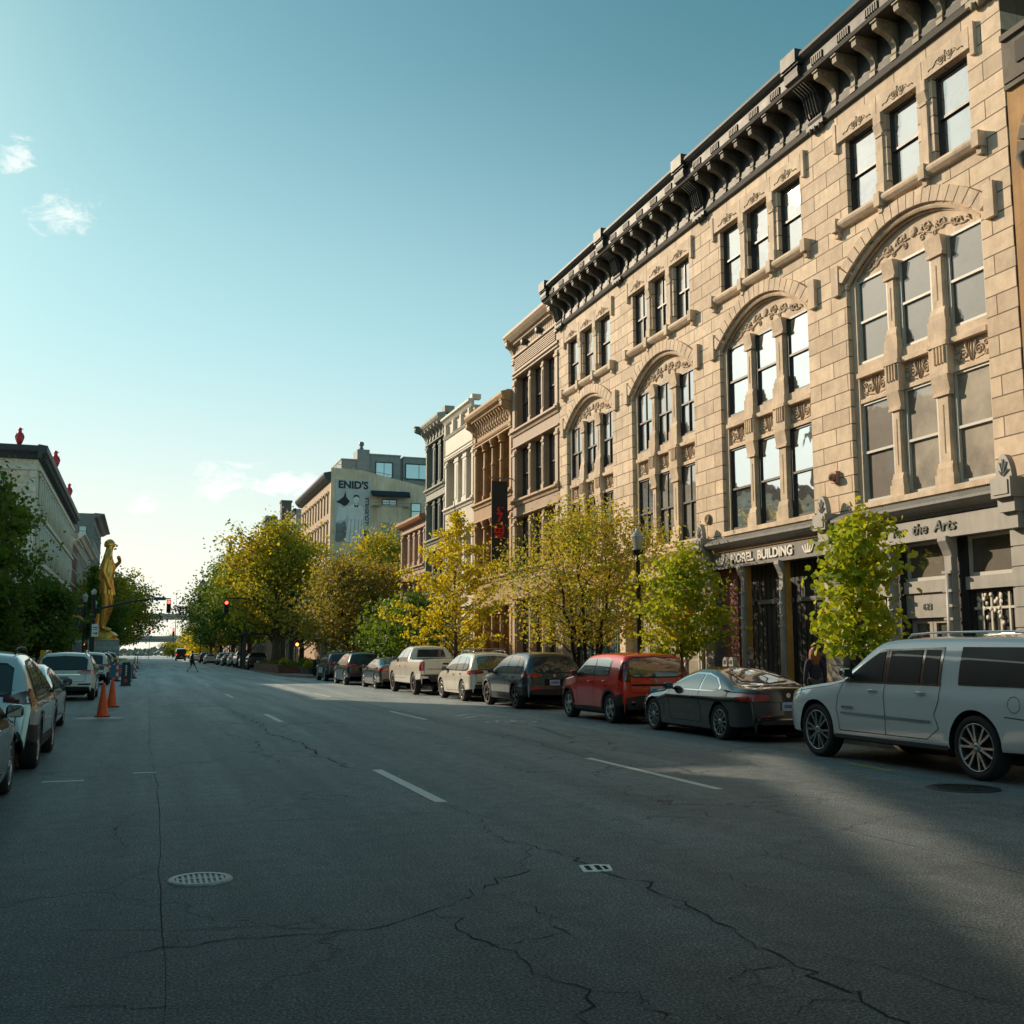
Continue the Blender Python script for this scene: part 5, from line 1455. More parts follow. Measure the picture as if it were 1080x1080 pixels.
# 2 black coupe
coupe = dict(W=1.82, wb=2.81, rw=.335, rim=.245, zroof=1.35, wr=.56, belt=.90, clad=0, clear=.17, zrear=.30, Rr=.45, tr=.18, hcrown=.04, crown=.05, shin=.075, tuck=.03,
    top=[(-1.02, .50), (-1.06, .80), (-1.02, .98), (-.9, 1.02), (-.55, 1.03), (-.35, 1.06), (.15, 1.25), (.55, 1.35), (.95, 1.375), (1.3, 1.36), (1.6, 1.28), (2.25, .97), (2.45, .935), (3.0, .88), (3.4, .78), (3.58, .68), (3.63, .45)],
    trimcols=[[(.02, .94, .99), (.3, .90, 1.16), (.7, .90, 1.245), (1.2, .90, 1.25), (1.55, .90, 1.17), (2.2, .90, .93)]], trimm=CHROME,
    glasscols=[[(.12, .945, 1.02), (.38, .925, 1.16), (.62, .925, 1.205), (.80, .925, 1.22)], [(.86, .925, 1.222), (1.2, .925, 1.222), (1.52, .925, 1.14), (2.05, .925, .96)]], glass=C_GLASSL,
    seams=[[(.70, .30), (.74, .6), (.84, .90)], [(2.0, .30), (2.06, .7), (2.08, .90)], [(.70, .30), (2.0, .30)], [(2.35, .62), (2.28, .50), (2.30, .40)]],
    handles=[(1.02, .78)], mirror=(1.92, .97),
    windshield=[(-.50, 1.48, 2.15), (0, 1.42, 2.28), (.50, 1.48, 2.15)], rg_axis='top', rearglass=[(-.50, -.22, .40), (0, -.40, .50), (.50, -.22, .40)],
    tail=[[(.40, .78, .86), (.62, .76, .88), (.86, .76, .88)]], tailside=[[(-.92, .74, .88), (-.66, .80, .88)]],
    rearpanels=[([(-.6, .33, .40), (.6, .33, .40)], PLAST, 'bumper_insert'), ([(-.62, .48, .50), (-.4, .48, .50)], TAIL, 'reflector'), ([(.4, .48, .50), (.62, .48, .50)], TAIL, 'reflector'), ([(-.7, .42, .44), (.7, .42, .44)], CHROME, 'bumper_trim')],
    rearseams=[[(-.62, .98), (-.6, .74), (.6, .74), (.62, .98)]], plate=(0, .66), badge=(0, .86), spokes=11, twin=.05, sw=.018, sw1=.014, paint=P_BLACK, mirrorm=P_BLACK, headlamp=[[(3.1, .68, .76), (3.4, .66, .72)]])
c2 = car(coupe, 'glossy black two-door coupe with red tail lamps, parked just ahead of the long white SUV', 10.42, 18.35, 1, group=GR)
# 3 red boxy hatch
boxy = dict(W=1.80, wb=2.60, rw=.345, rim=.235, zroof=1.60, wr=.70, belt=1.07, clad=.34, clear=.22, Rr=.25, tr=.08, Rf=.6, tf=.22, shin=.035,
    top=[(-.70, .55), (-.73, .95), (-.70, 1.15), (-.62, 1.45), (-.52, 1.60), (-.3, 1.635), (.6, 1.66), (1.4, 1.63), (1.65, 1.55), (2.15, 1.14), (2.35, 1.10), (2.9, 1.04), (3.15, .92), (3.24, .80), (3.28, .55)],
    trimcols=[[(.02, 1.12, 1.46), (.3, 1.08, 1.52), (1.5, 1.08, 1.50), (1.7, 1.08, 1.42), (2.08, 1.08, 1.12)]], trimm=BLACKP,
    glasscols=[[(.08, 1.13, 1.44), (.3, 1.11, 1.49), (.86, 1.11, 1.50)], [(.94, 1.11, 1.50), (1.48, 1.11, 1.47), (1.66, 1.11, 1.38), (1.98, 1.11, 1.14)]], glass=C_GLASSL,
    seams=[[(.90, .34), (.90, 1.08)], [(.10, .66), (.16, .85), (.02, 1.1)], [(1.92, .34), (2.0, .8), (1.98, 1.08)], [(.10, .66), (.3, .36), (1.92, .34)]],
    handles=[(.24, .97), (1.12, .95)], mirror=(1.9, 1.14), mirrorm=P_RED,
    windshield=[(-.64, 1.58, 2.02), (0, 1.52, 2.12), (.64, 1.58, 2.02)],
    rearglass=[(-.66, 1.14, 1.44), (-.55, 1.10, 1.50), (0, 1.09, 1.53), (.55, 1.10, 1.50), (.66, 1.14, 1.44)],
    tail=[[(.67, .96, 1.44), (.80, .98, 1.42)]], tailside=[[(-.66, .98, 1.42), (-.52, 1.04, 1.44)]], tailm=TAILD,
    rearpanels=[([(-.76, .34, .60), (-.4, .34, .66), (.4, .34, .66), (.76, .34, .60)], PLAST, 'bumper_insert'), ([(-.64, .44, .54), (-.54, .44, .54)], TAIL, 'reflector'), ([(.54, .44, .54), (.64, .44, .54)], TAIL, 'reflector'), ([(-.62, .88, .92), (.62, .88, .92)], SEAM, 'tailgate_step')],
    rearseams=[[(-.66, 1.1), (-.64, .72), (.64, .72), (.66, 1.1)]], plate=(0, .78), badge=(0, 1.0), spokes=5, twin=.0, sw=.10, sw1=.075, paint=P_RED, headlamp=[[(2.85, .84, .98), (3.08, .80, .92)]])
c3 = car(boxy, 'boxy bright red hatchback with chunky five-spoke wheels in the parked row', 10.42, 23.45, 1, group=GR)
# 4 slate-blue crossover
c4_ = car(suv_spec(rimm=RIMD, spokes=5, rails=None, exhaust=(-.5, .5), W=1.88), 'slate blue crossover with dark wheels and narrow red lamps, parked ahead of the red hatchback', 10.42, 30.3, 1, group=GR)
# 5 white crossover with roof bars
c5 = car(suv_spec(paint=P_CREAM, clad=0, crossbars=(.0, 1.0), railm=CHROME, trimm=CHROME, handlem=CHROME, spokes=7, sw=.022, twin=.09, W=1.86, glass=C_GLASSL), 'cream white crossover with silver roof bars behind the pale pickup', 10.35, 35.6, 1, group=GR)
# 6 pickup
pick = dict(W=2.04, wb=3.7, rw=.42, rim=.26, zroof=1.90, wr=.68, belt=1.25, clad=0, clear=.42, zrear=.62, Rr=.12, tr=.05, Rf=.6, tf=.18, shin=.05, bed=(-1.05, .93), hcrown=.03, crown=.05,
    top=[(-1.20, .75), (-1.22, 1.0), (-1.21, 1.36), (-1.12, 1.40), (-.5, 1.40), (.92, 1.40), (.98, 1.42), (1.02, 1.45), (1.15, 1.78), (1.32, 1.91), (2.0, 1.945), (2.5, 1.91), (2.75, 1.82), (3.3, 1.42), (3.5, 1.36), (4.2, 1.30), (4.55, 1.20), (4.64, 1.05), (4.68, .72)],
    trimcols=[[(1.28, 1.28, 1.72), (1.5, 1.27, 1.78), (2.6, 1.27, 1.76), (2.85, 1.27, 1.62), (3.25, 1.27, 1.32)]],
    glasscols=[[(1.36, 1.31, 1.72), (1.55, 1.30, 1.745), (2.12, 1.30, 1.75)], [(2.22, 1.30, 1.75), (2.58, 1.30, 1.72), (2.83, 1.30, 1.58), (3.15, 1.30, 1.36)]], glass=C_GLASSL,
    seams=[[(2.17, .62), (2.17, 1.27)], [(1.25, .66), (1.25, 1.3)], [(3.2, .62), (3.3, 1.0), (3.28, 1.27)], [(1.25, .64), (3.2, .62)], [(.98, .62), (1.0, 1.38)]],
    handles=[(1.42, 1.12), (2.36, 1.12)], mirror=(3.05, 1.42), windshield=[(-.66, 2.70, 3.25), (0, 2.64, 3.36), (.66, 2.70, 3.25)],
    rg_axis='top', rearglass=None,
    tail=[[(.86, .95, 1.30), (1.0, .95, 1.30)]], tailside=[[(-1.18, .95, 1.30), (-1.06, .95, 1.30)]],
    rearpanels=[([(-.98, .52, .80), (.98, .52, .80)], PLAST, 'bumper'), ([(-.72, 1.0, 1.02), (.72, 1.0, 1.02)], SEAM, 'tailgate_crease'), ([(-.12, 1.18, 1.24), (.12, 1.18, 1.24)], SEAM, 'tailgate_latch')],
    rearseams=[[(-.84, 1.36), (-.84, .82), (.84, .82), (.84, 1.36)]], plate=(0, .66), spokes=6, sw=.07, sw1=.05, rimm=RIMD, paint=P_CREAM, headlamp=[[(4.2, 1.1, 1.2), (4.5, 1.05, 1.15)]])
c6 = car(pick, 'pale cream crew-cab pickup truck with tall red tail lamps', 10.1, 41.6, 1, name='parked_pickup', cat='pickup truck', group=GR)
p = MB(); p.prism([(-.60, 1.47), (.60, 1.47), (.52, 1.77), (-.52, 1.77)], 0, 1.0, 1.03)
for v in range(len(p.v)):
    x, y, z = p.v[v]; p.v[v] = (x + (z-1.47)*.43 - .005, y, z)
p.build('rear_window', C_GLASS, c6)
# 7 sedan
sedan = dict(W=1.82, wb=2.75, rw=.33, rim=.23, zroof=1.42, wr=.58, belt=.93, clad=0, clear=.19, zrear=.32, Rr=.4, tr=.16, hcrown=.04, shin=.06, tuck=.025,
    top=[(-.98, .50), (-1.02, .85), (-.98, 1.02), (-.85, 1.07), (-.5, 1.09), (.0, 1.27), (.4, 1.41), (.9, 1.45), (1.35, 1.43), (1.65, 1.34), (2.3, 1.01), (2.5, .97), (3.05, .91), (3.45, .80), (3.6, .70), (3.64, .46)],
    trimcols=[[(-.25, .98, 1.04), (.1, .94, 1.22), (.5, .94, 1.31), (1.2, .94, 1.33), (1.6, .94, 1.23), (2.2, .94, .98)]],
    glasscols=[[(-.1, .99, 1.06), (.15, .965, 1.20), (.5, .965, 1.28), (.76, .965, 1.295)], [(.84, .965, 1.30), (1.25, .965, 1.295), (1.58, .965, 1.19), (2.05, .965, 1.01)]],
    seams=[[(.80, .32), (.80, .94)], [(.0, .6), (.08, .8), (.0, .95)], [(1.9, .32), (1.98, .94)], [(.0, .6), (.2, .34), (1.9, .32)]],
    handles=[(.2, .84), (1.05, .83)], mirror=(1.95, 1.0), windshield=[(-.52, 1.52, 2.2), (0, 1.48, 2.32), (.52, 1.52, 2.2)], rg_axis='top', rearglass=[(-.5, -.30, .28), (0, -.42, .34), (.5, -.30, .28)],
    tail=[[(.42, .84, .92), (.84, .80, .95)]], tailside=[[(-.88, .80, .94), (-.62, .86, .93)]],
    rearpanels=[([(-.6, .34, .44), (.6, .34, .44)], PLAST, 'bumper_insert')], rearseams=[[(-.6, 1.02), (-.58, .80), (.58, .80), (.6, 1.02)]], plate=(0, .68), badge=(0, .9), spokes=10, sw=.025, paint=P_DGREY, mirrorm=P_DGREY)
sc2 = dict(sedan)
c7 = car(sc2, 'dark blue-grey four-door saloon in front of the pale pickup', 10.1, 49.0, 1, group=GR)
c8 = car(suv_spec(paint=P_DGREY, clad=0, spokes=9, sw=.02, twin=0, rails=(-.35, 1.35), railm=CHROME), 'dark blue SUV with silver roof rails, third from the litter bin', 9.75, 55.0, 1, group=GR)
c9 = car(suv_spec(paint=P_GREY, spokes=8, sw=.03, twin=0, rails=(-.35, 1.35)), 'mid grey crossover parked last before the pavement bulge with the litter bin', 9.95, 62.6, 1, group=GR)
# left row
sedA = dict(sedan); sedA.update(paint=P_GREY, spokes=5, twin=.12, sw=.04, rimm=RIM, handlem=CHROME)
a1 = car(sedA, 'dark silver saloon cut off by the picture edge, its front wheel showing', -1.38, 11.35, -1, group=GLF)
a2 = car(suv_spec(paint=P_SILV, spokes=5, twin=.1, clad=.44, tailm=TAILD, tail=[[(.50, .98, 1.05), (.84, .94, 1.14)]], tailside=[[(-.88, .90, 1.16), (-.60, 1.0, 1.12)]], top=[(-.93, .62), (-.95, .95), (-.90, 1.16), (-.74, 1.45), (-.55, 1.62), (-.3, 1.665), (.6, 1.69), (1.3, 1.65), (1.75, 1.50), (2.35, 1.10), (2.6, 1.05), (3.1, .99), (3.5, .88), (3.58, .78), (3.62, .60)]), 'silver crossover with black lower cladding behind the cut-off saloon', -1.33, 17.1, -1, group=GLF)
sedB = dict(sedan); sedB.update(paint=P_SILV, mirrorm=PLAST)
a3 = car(sedB, 'silver saloon mostly hidden ahead of the silver crossover', -1.6, 24.0, -1, group=GLF)
a4 = car(suv_spec(paint=P_WHITE, W=1.98, clad=0, rails=(-.5, 1.35), railm=CHROME, trimm=CHROME, wr=.70, rearglass=[(-.72, 1.10, 1.38), (-.6, 1.08, 1.47), (0, 1.07, 1.50), (.6, 1.08, 1.47), (.72, 1.10, 1.38)], tailm=TAIL, rearpanels=[([(-.8, .36, .48), (0, .34, .50), (.8, .36, .48)], SEAM, 'bumper_insert'), ([(-.85, .55, .60), (-.45, .55, .60)], SEAM, 'exhaust_trim'), ([(.45, .55, .60), (.85, .55, .60)], SEAM, 'exhaust_trim'), ([(-.8, .52, .54), (.8, .52, .54)], CHROME, 'bumper_trim'), ([(-.5, .885, .91), (.5, .885, .91)], CHROME, 'tailgate_trim')]), 'wide white SUV seen from behind, beside the two orange cones', -1.48, 40.6, -1, group=GLF)
a5 = car(suv_spec(paint=P_WHITE, W=1.84, spokes=7), 'small white SUV ahead of the wide white SUV, by the stone plinth', -1.55, 59.4, -1, group=GLF)

# farther cars reuse the same shapes
def far(src, label, near_x, Y, side, pm=None, group=None):
    c = copy_tree(src); c['label'] = label; c['group'] = group or GR
    if pm:
        for ch in [c] + list(c.children_recursive):
            if ch.type == 'MESH' and ch.name.split('.')[0] in ('body',):
                ch.material_slots[0].link = 'OBJECT'; ch.material_slots[0].material = pm
    return car_at(c, near_x, Y, side)
P_BLK2 = P_BLACK
for src, lab, nx, Y, pm in (
    (c9, 'black SUV parked first beyond the brick planter', 9.4, 105, P_BLACK), (a4, 'grey SUV second beyond the brick planter', 9.4, 112, P_GREY),
    (c6, 'black pickup truck parked beyond the brick planter', 9.5, 119, P_BLACK), (c8, 'silver SUV ahead of the distant black pickup', 9.4, 128, P_SILV),
    (a3, 'grey saloon in the distant row ahead of the silver SUV', 9.2, 136, P_GREY), (a5, 'white SUV deep in the distant kerbside row', 9.2, 145, P_WHITE),
    (c7, 'silver saloon standing out from the distant row, right of the pedestrian', 8.4, 160, P_SILV), (c9, 'dark crossover in the distance, just behind the pedestrian', 8.6, 178, P_DGREY),
    (a3, 'white saloon far away between the dark van and the dark crossover', 8.0, 200, P_WHITE)):
    far(src, lab, nx, Y, 1, pm)
for src, lab, nx, Y, pm in (
    (c8, 'dark SUV parked by the striped channelizer posts', -1.7, 74, P_DGREY), (a4, 'white SUV ahead of the dark one by the channelizer posts', -1.9, 82, P_WHITE),
    (c9, 'dark crossover far along the left kerb, past the white SUV', -1.9, 98, P_BLACK)):
    far(src, lab, nx, Y, -1, pm, GLF)
# dark van driving away, lamps lit by braking
van = dict(W=2.0, wb=3.3, rw=.36, rim=.2, zroof=2.4, wr=.88, belt=1.3, clad=0, clear=.3, Rr=.1, tr=.05, Rf=.6, tf=.25, shin=.03,
    top=[(-1.0, .6), (-1.02, 1.3), (-1.0, 2.2), (-.9, 2.38), (.5, 2.45), (2.6, 2.40), (3.0, 2.2), (3.7, 1.45), (4.1, 1.2), (4.3, 1.0), (4.33, .6)],
    glasscols=[[(2.2, 1.4, 2.0), (2.9, 1.4, 2.0), (3.3, 1.4, 1.6)]], handles=[], mirror=(3.2, 1.5), windshield=[(-.8, 2.9, 3.7), (.8, 2.9, 3.7)],
    rearglass=[(-.75, 1.4, 2.0), (.75, 1.4, 2.0)], tail=[[(.78, 1.0, 1.35), (.94, 1.0, 1.35)]], tailm=lamp_mat('lit_tail_lamp', (1, .03, .02), 1.5), plate=(0, .8), spokes=6, paint=P_BLACK)
v1 = car(van, 'tall black van far down the road with lit red tail lamps', 6.3, 225, 1, name='distant_van', cat='van')
# ================================================================ ground, road, pavements
def asphalt_mat():
    m, nt, out = nodes('asphalt')
    b = N(nt, 'ShaderNodeBsdfPrincipled'); nt.links.new(b.outputs[0], out.inputs[0])
    tc = N(nt, 'ShaderNodeTexCoord').outputs['Object']
    f1 = noise_tex(nt, tc, .35, 8, .6, .4); f2 = noise_tex(nt, tc, 60, 3, .75); f3 = noise_tex(nt, tc, 28, 6, .75)
    mp = N(nt, 'ShaderNodeMapping'); mp.inputs['Scale'].default_value = (1.1, .05, 1); nt.links.new(tc, mp.inputs[0])
    f4 = noise_tex(nt, mp.outputs[0], 1.0, 5, .6)          # wheel tracks along the street
    base = ramp(nt, f1, [(.3, (.085, .100, .108)), (.7, (.130, .147, .155))])
    base = mixc(nt, .6, base, ramp(nt, f4, [(.35, (.056, .069, .077)), (.65, (.150, .165, .170))]))
    ag = ramp(nt, f2, [(.34, (.18, .19, .20)), (.50, (.85, .86, .87)), (.62, (2.6, 2.55, 2.4)), (.72, (4.5, 4.4, 4.1))])
    base = mixc(nt, .85, base, mixc(nt, 1.0, base, ag, 'MULTIPLY'))
    ag3 = ramp(nt, f3, [(.3, (.66, .66, .68)), (.7, (1.38, 1.36, 1.32))])
    f5 = noise_tex(nt, tc, 4.5, 8, .72, .3)
    base = mixc(nt, 1.0, base, ramp(nt, f5, [(.32, (.68, .70, .72)), (.55, (1, 1, 1)), (.72, (1.28, 1.26, 1.22))]), 'MULTIPLY')
    base = mixc(nt, 1.0, base, ag3, 'MULTIPLY')
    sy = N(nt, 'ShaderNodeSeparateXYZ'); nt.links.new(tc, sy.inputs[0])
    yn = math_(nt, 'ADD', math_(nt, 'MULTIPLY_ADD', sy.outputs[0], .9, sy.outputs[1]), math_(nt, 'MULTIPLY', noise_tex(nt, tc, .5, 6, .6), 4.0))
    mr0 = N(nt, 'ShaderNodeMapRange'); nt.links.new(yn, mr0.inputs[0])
    mr0.inputs[1].default_value = 8.5; mr0.inputs[2].default_value = 16.5; mr0.inputs[3].default_value = .5; mr0.inputs[4].default_value = 1.25  # near asphalt is darker and coarser; vignette shade is painted in too
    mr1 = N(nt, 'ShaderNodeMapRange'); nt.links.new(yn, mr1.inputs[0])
    mr1.inputs[1].default_value = 18; mr1.inputs[2].default_value = 70; mr1.inputs[3].default_value = 1.0; mr1.inputs[4].default_value = 3.0  # painted sheen: base colour brightens with distance
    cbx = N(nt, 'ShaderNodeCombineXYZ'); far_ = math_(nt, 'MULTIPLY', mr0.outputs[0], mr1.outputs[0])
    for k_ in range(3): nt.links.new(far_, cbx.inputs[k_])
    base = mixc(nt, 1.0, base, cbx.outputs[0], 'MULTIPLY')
    # dark oil patches and pale dusty ones
    o = ramp(nt, noise_tex(nt, tc, .8, 6, .7, .8), [(.60, (0, 0, 0)), (.78, (1, 1, 1))])
    base = mixc(nt, math_(nt, 'MULTIPLY', o, .6), base, (.030, .033, .035))
    # fine crazing
    v = N(nt, 'ShaderNodeTexVoronoi', feature='DISTANCE_TO_EDGE'); v.inputs['Scale'].default_value = .55
    wv = N(nt, 'ShaderNodeVectorMath', operation='ADD')
    nc = N(nt, 'ShaderNodeTexNoise'); nc.inputs['Scale'].default_value = 1.6; nc.inputs['Detail'].default_value = 6; nt.links.new(tc, nc.inputs['Vector'])
    sc = N(nt, 'ShaderNodeVectorMath', operation='SCALE'); nt.links.new(nc.outputs['Color'], sc.inputs[0]); sc.inputs['Scale'].default_value = 1.1
    nt.links.new(tc, wv.inputs[0]); nt.links.new(sc.outputs[0], wv.inputs[1]); nt.links.new(wv.outputs[0], v.inputs['Vector'])
    cr = ramp(nt, v.outputs['Distance'], [(.0, (1, 1, 1)), (.006, (1, 1, 1)), (.011, (0, 0, 0))])
    msk = ramp(nt, noise_tex(nt, tc, .22, 4, .6), [(.5, (0, 0, 0)), (.6, (1, 1, 1))])
    crk = math_(nt, 'MULTIPLY', cr, msk)
    base = mixc(nt, math_(nt, 'MULTIPLY', crk, .8), base, (.008, .008, .008))
    nt.links.new(base, b.inputs['Base Color'])
    b.inputs['Specular IOR Level'].default_value = .36
    rr = N(nt, 'ShaderNodeMapRange'); nt.links.new(f2, rr.inputs[0]); rr.inputs[1].default_value = .3; rr.inputs[2].default_value = .7; rr.inputs[3].default_value = .8; rr.inputs[4].default_value = .5
    nt.links.new(rr.outputs[0], b.inputs['Roughness'])
    h = math_(nt, 'SUBTRACT', math_(nt, 'ADD', math_(nt, 'MULTIPLY', f2, .8), math_(nt, 'MULTIPLY', f3, .6)), math_(nt, 'MULTIPLY', crk, 1.2))
    bp = N(nt, 'ShaderNodeBump'); bp.inputs['Strength'].default_value = .8; bp.inputs['Distance'].default_value = .012
    nt.links.new(h, bp.inputs['Height']); nt.links.new(bp.outputs[0], b.inputs['Normal'])
    return m
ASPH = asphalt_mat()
ID = lambda a, b, c: (a, b, c)
def sheet(name, x0, x1, y0, y1, z, m, nx=1, ny=1):
    p = MB()
    for i in range(nx):
        for j in range(ny):
            xa = x0+(x1-x0)*i/nx; xb = x0+(x1-x0)*(i+1)/nx; ya = y0+(y1-y0)*j/ny; yb = y0+(y1-y0)*(j+1)/ny
            p.poly([(xa, ya, z), (xb, ya, z), (xb, yb, z), (xa, yb, z)])
    o = p.build(name, m, None, fix=False); o['kind'] = 'structure'; return o
sheet('ground', -1500, 1500, -300, 3500, -.03, mat('dry_ground', (.10, .095, .075), .9, var=.3, scale=.05))
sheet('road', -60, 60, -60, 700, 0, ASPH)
PAVE = block_mat('pavement_concrete', (.27, .245, .215), (.09, .08, .07), 1.5, 1.5, .012, 'XY', var=.08, bump=.2, off=0, dirt=.4)
# pavement slabs need their pattern in plan: rebuild with x,y coordinates
def plan_block(name, c, cm, bw, rh, mortar):
    m = block_mat(name, c, cm, bw, rh, mortar, 'XY', var=.10, bump=.2, off=.0, dirt=.45)
    nt = m.node_tree
    cb = [n for n in nt.nodes if n.type == 'COMBXYZ'][0]; sp = [n for n in nt.nodes if n.type == 'SEPXYZ'][0]
    for l in list(cb.inputs[1].links): nt.links.remove(l)
    nt.links.new(sp.outputs[1], cb.inputs[1]); return m
PAVE = plan_block('pavement_slabs', (.27, .245, .215), (.09, .08, .07), 1.5, 1.5, .012)
KERB = mat('kerb_concrete', (.24, .225, .20), .8, var=.25, scale=4, bump=.3, dirt=.5)
def slab(name, poly, z1, m):
    p = MB(); p.prism(poly, 2, -.02, z1); o = p.build(name, m); o['kind'] = 'structure'; return o
KX = 12.28; KL = -3.62
slab('pavement', [(KX+.16, -60), (16.6, -60), (16.6, 102), (60, 102), (60, 101.9), (16.7, 101.9), (16.7, 300), (KX+.16, 300)][:0] or [(KX+.16, -60), (17.2, -60), (17.2, 300), (KX+.16, 300)], .13, PAVE)
slab('pavement', [(17.2, 71.6), (40, 71.6), (40, 102), (17.2, 102)], .126, PAVE)
slab('kerb', [(KX, -60), (KX+.16, -60), (KX+.16, 68.5), (KX, 68.5)], .138, KERB)
# pavement bulge with the planter
slab('pavement', [(KX+.15, 68.6), (10.2, 70.2), (9.45, 74), (9.3, 78), (9.3, 96), (9.9, 99.5), (KX+.15, 101)], .127, PAVE)
def kerb_line(pts, w=.16, z=.14, nm='kerb'):
    p = MB()
    for (a, b), (c, d) in zip(pts, pts[1:]):
        L = math.hypot(c-a, d-b); nx, ny = -(d-b)/L*w/2, (c-a)/L*w/2
        p.prism([(a+nx, b+ny), (c+nx, d+ny), (c-nx, d-ny), (a-nx, b-ny)], 2, -.02, z)
    o = p.build(nm, KERB); o['kind'] = 'structure'
kerb_line([(KX+.08, 68.55), (10.15, 70.15), (9.38, 74), (9.22, 78), (9.22, 96), (9.85, 99.6), (KX, 101.1)], z=.141)
slab('kerb', [(KX, 101.3), (KX+.16, 101.3), (KX+.16, 300), (KX, 300)], .138, KERB)
slab('pavement', [(-8.6, -60), (KL-.16, -60), (KL-.16, 79.5), (-8.6, 79.5)], .13, PAVE)
slab('kerb', [(KL-.16, -60), (KL, -60), (KL, 79.5), (KL-.16, 79.5)], .138, KERB)
slab('pavement', [(-8.6, 91.5), (KL-.16, 91.5), (KL-.16, 300), (-8.6, 300)], .13, PAVE)
slab('kerb', [(KL-.16, 91.3), (KL, 91.3), (KL, 300), (KL-.16, 300)], .138, KERB)
# gutter litter and fallen leaves along the kerb
LEAFL = leaf_mat('fallen_leaf', [(.16, .07, .02), (.30, .15, .04), (.12, .06, .03), (.35, .22, .08)], trans=.15)
p = MB(); rr = random.Random(3)
for k in range(1500):
    y = rr.uniform(4, 68); x = KX - abs(rr.gauss(0, .22)) - .02 if rr.random() < .75 else rr.uniform(KX+.2, 15.5)
    z = .012 if x < KX else .142
    if rr.random() < .12 : x = rr.uniform(9.0, 12.2); z = .012
    a = rr.random()*PI*2; s = rr.uniform(.02, .05)
    p.poly([(x+s*math.cos(a), y+s*math.sin(a), z+rr.random()*.02), (x+s*.7*math.cos(a+1.6), y+s*.7*math.sin(a+1.6), z+.004), (x-s*math.cos(a), y-s*math.sin(a), z+rr.random()*.02), (x-s*.7*math.cos(a+1.6), y-s*.7*math.sin(a+1.6), z+.004)])
o = p.build('fallen_leaves', LEAFL, fix=False); tag(o, 'brown fallen leaves and litter lying along the kerb', 'leaves', kind='stuff')
# paint markings
PAINT = None
def worn_paint(name, c, wear=.5):
    m, nt, out = nodes(name)
    b = N(nt, 'ShaderNodeBsdfPrincipled'); b.inputs['Roughness'].default_value = .6
    tc = N(nt, 'ShaderNodeTexCoord').outputs['Object']
    f = noise_tex(nt, tc, 9, 8, .75); g = noise_tex(nt, tc, 95, 3, .7)
    k = ramp(nt, math_(nt, 'ADD', math_(nt, 'MULTIPLY', f, .7), math_(nt, 'MULTIPLY', g, .3)), [(wear-.06, (.05, .052, .053)), (wear+.03, c)])
    nt.links.new(k, b.inputs['Base Color']); nt.links.new(b.outputs[0], out.inputs[0]); return m
WP = worn_paint('lane_paint', (.66, .64, .58), .42); WP2 = worn_paint('faded_lane_paint', (.22, .22, .21), .50)
def mark(name, quads, m, z=.004):
    p = MB()
    for q in quads: p.poly([(x, y, z) for x, y in q])
    o = p.build(name, m, fix=False); o['kind'] = 'structure'; return o
def rct(x0, x1, y0, y1): return [(x0, y0), (x1, y0), (x1, y1), (x0, y1)]
mark('lane_marking', [rct(3.14, 3.28, 11.8+14.6*k, 15.3+14.6*k) for k in range(14)], WP)
mark('lane_marking', [rct(6.64, 6.76, 11.8+14.3*k, 15.9+14.3*k) for k in range(6)], WP)
mark('lane_marking', [rct(-.1, .0, 12+14.6*k, 14+14.6*k) for k in range(4, 12)], WP2)
mark('lane_marking', [rct(-1.15, -.65, y, y+.1) for y in (15.2, 31.9, 39.1, 46.0)] + [rct(-.05, .25, y, y+.1) for y in (15.9, 33.5, 40)], WP)
mark('lane_marking', [rct(9.75, 10.3, y, y+.1) for y in (16.7, 22.2, 29.0, 34.5, 40.3, 47.6, 54, 61)], WP2)
# stop line and crossing at the junction
mark('stop_line', [rct(-3.3, 9.0, 76.0, 76.5)], WP2); mark('crossing_line', [rct(-3.3, 9.1, 79.2, 79.35), rct(-3.3, 9.1, 83, 83.15)], WP2)
# cycle symbol with chevrons
q = []
def ringq(cx, cy, r, w, n=18): return [[(cx+r*math.cos(a)*.9, cy+r*math.sin(a)), (cx+(r+w)*math.cos(a)*.9, cy+(r+w)*math.sin(a)), (cx+(r+w)*math.cos(b)*.9, cy+(r+w)*math.sin(b)), (cx+r*math.cos(b)*.9, cy+r*math.sin(b))] for a, b in [(2*PI*k/n, 2*PI*(k+1)/n) for k in range(n)]]
q += ringq(8.05, 24.6, .26, .07) + ringq(8.75, 24.6, .26, .07)
def ln(a, b, w=.07):
    L = math.hypot(b[0]-a[0], b[1]-a[1]); nx, ny = -(b[1]-a[1])/L*w/2, (b[0]-a[0])/L*w/2
    return [(a[0]+nx, a[1]+ny), (b[0]+nx, b[1]+ny), (b[0]-nx, b[1]-ny), (a[0]-nx, a[1]-ny)]
q += [ln((8.05, 24.6), (8.25, 25.2)), ln((8.25, 25.2), (8.65, 25.2)), ln((8.4, 24.6), (8.65, 25.2)), ln((8.75, 24.6), (8.62, 25.4)), ln((8.05, 24.6), (8.4, 24.6)), ln((8.25, 25.2), (8.2, 25.45))]
q += [ln((7.85, 26.6), (8.4, 27.3), .14), ln((8.4, 27.3), (8.95, 26.6), .14), ln((7.85, 27.4), (8.4, 28.1), .14), ln((8.4, 28.1), (8.95, 27.4), .14)]
mark('cycle_marking', q, WP)
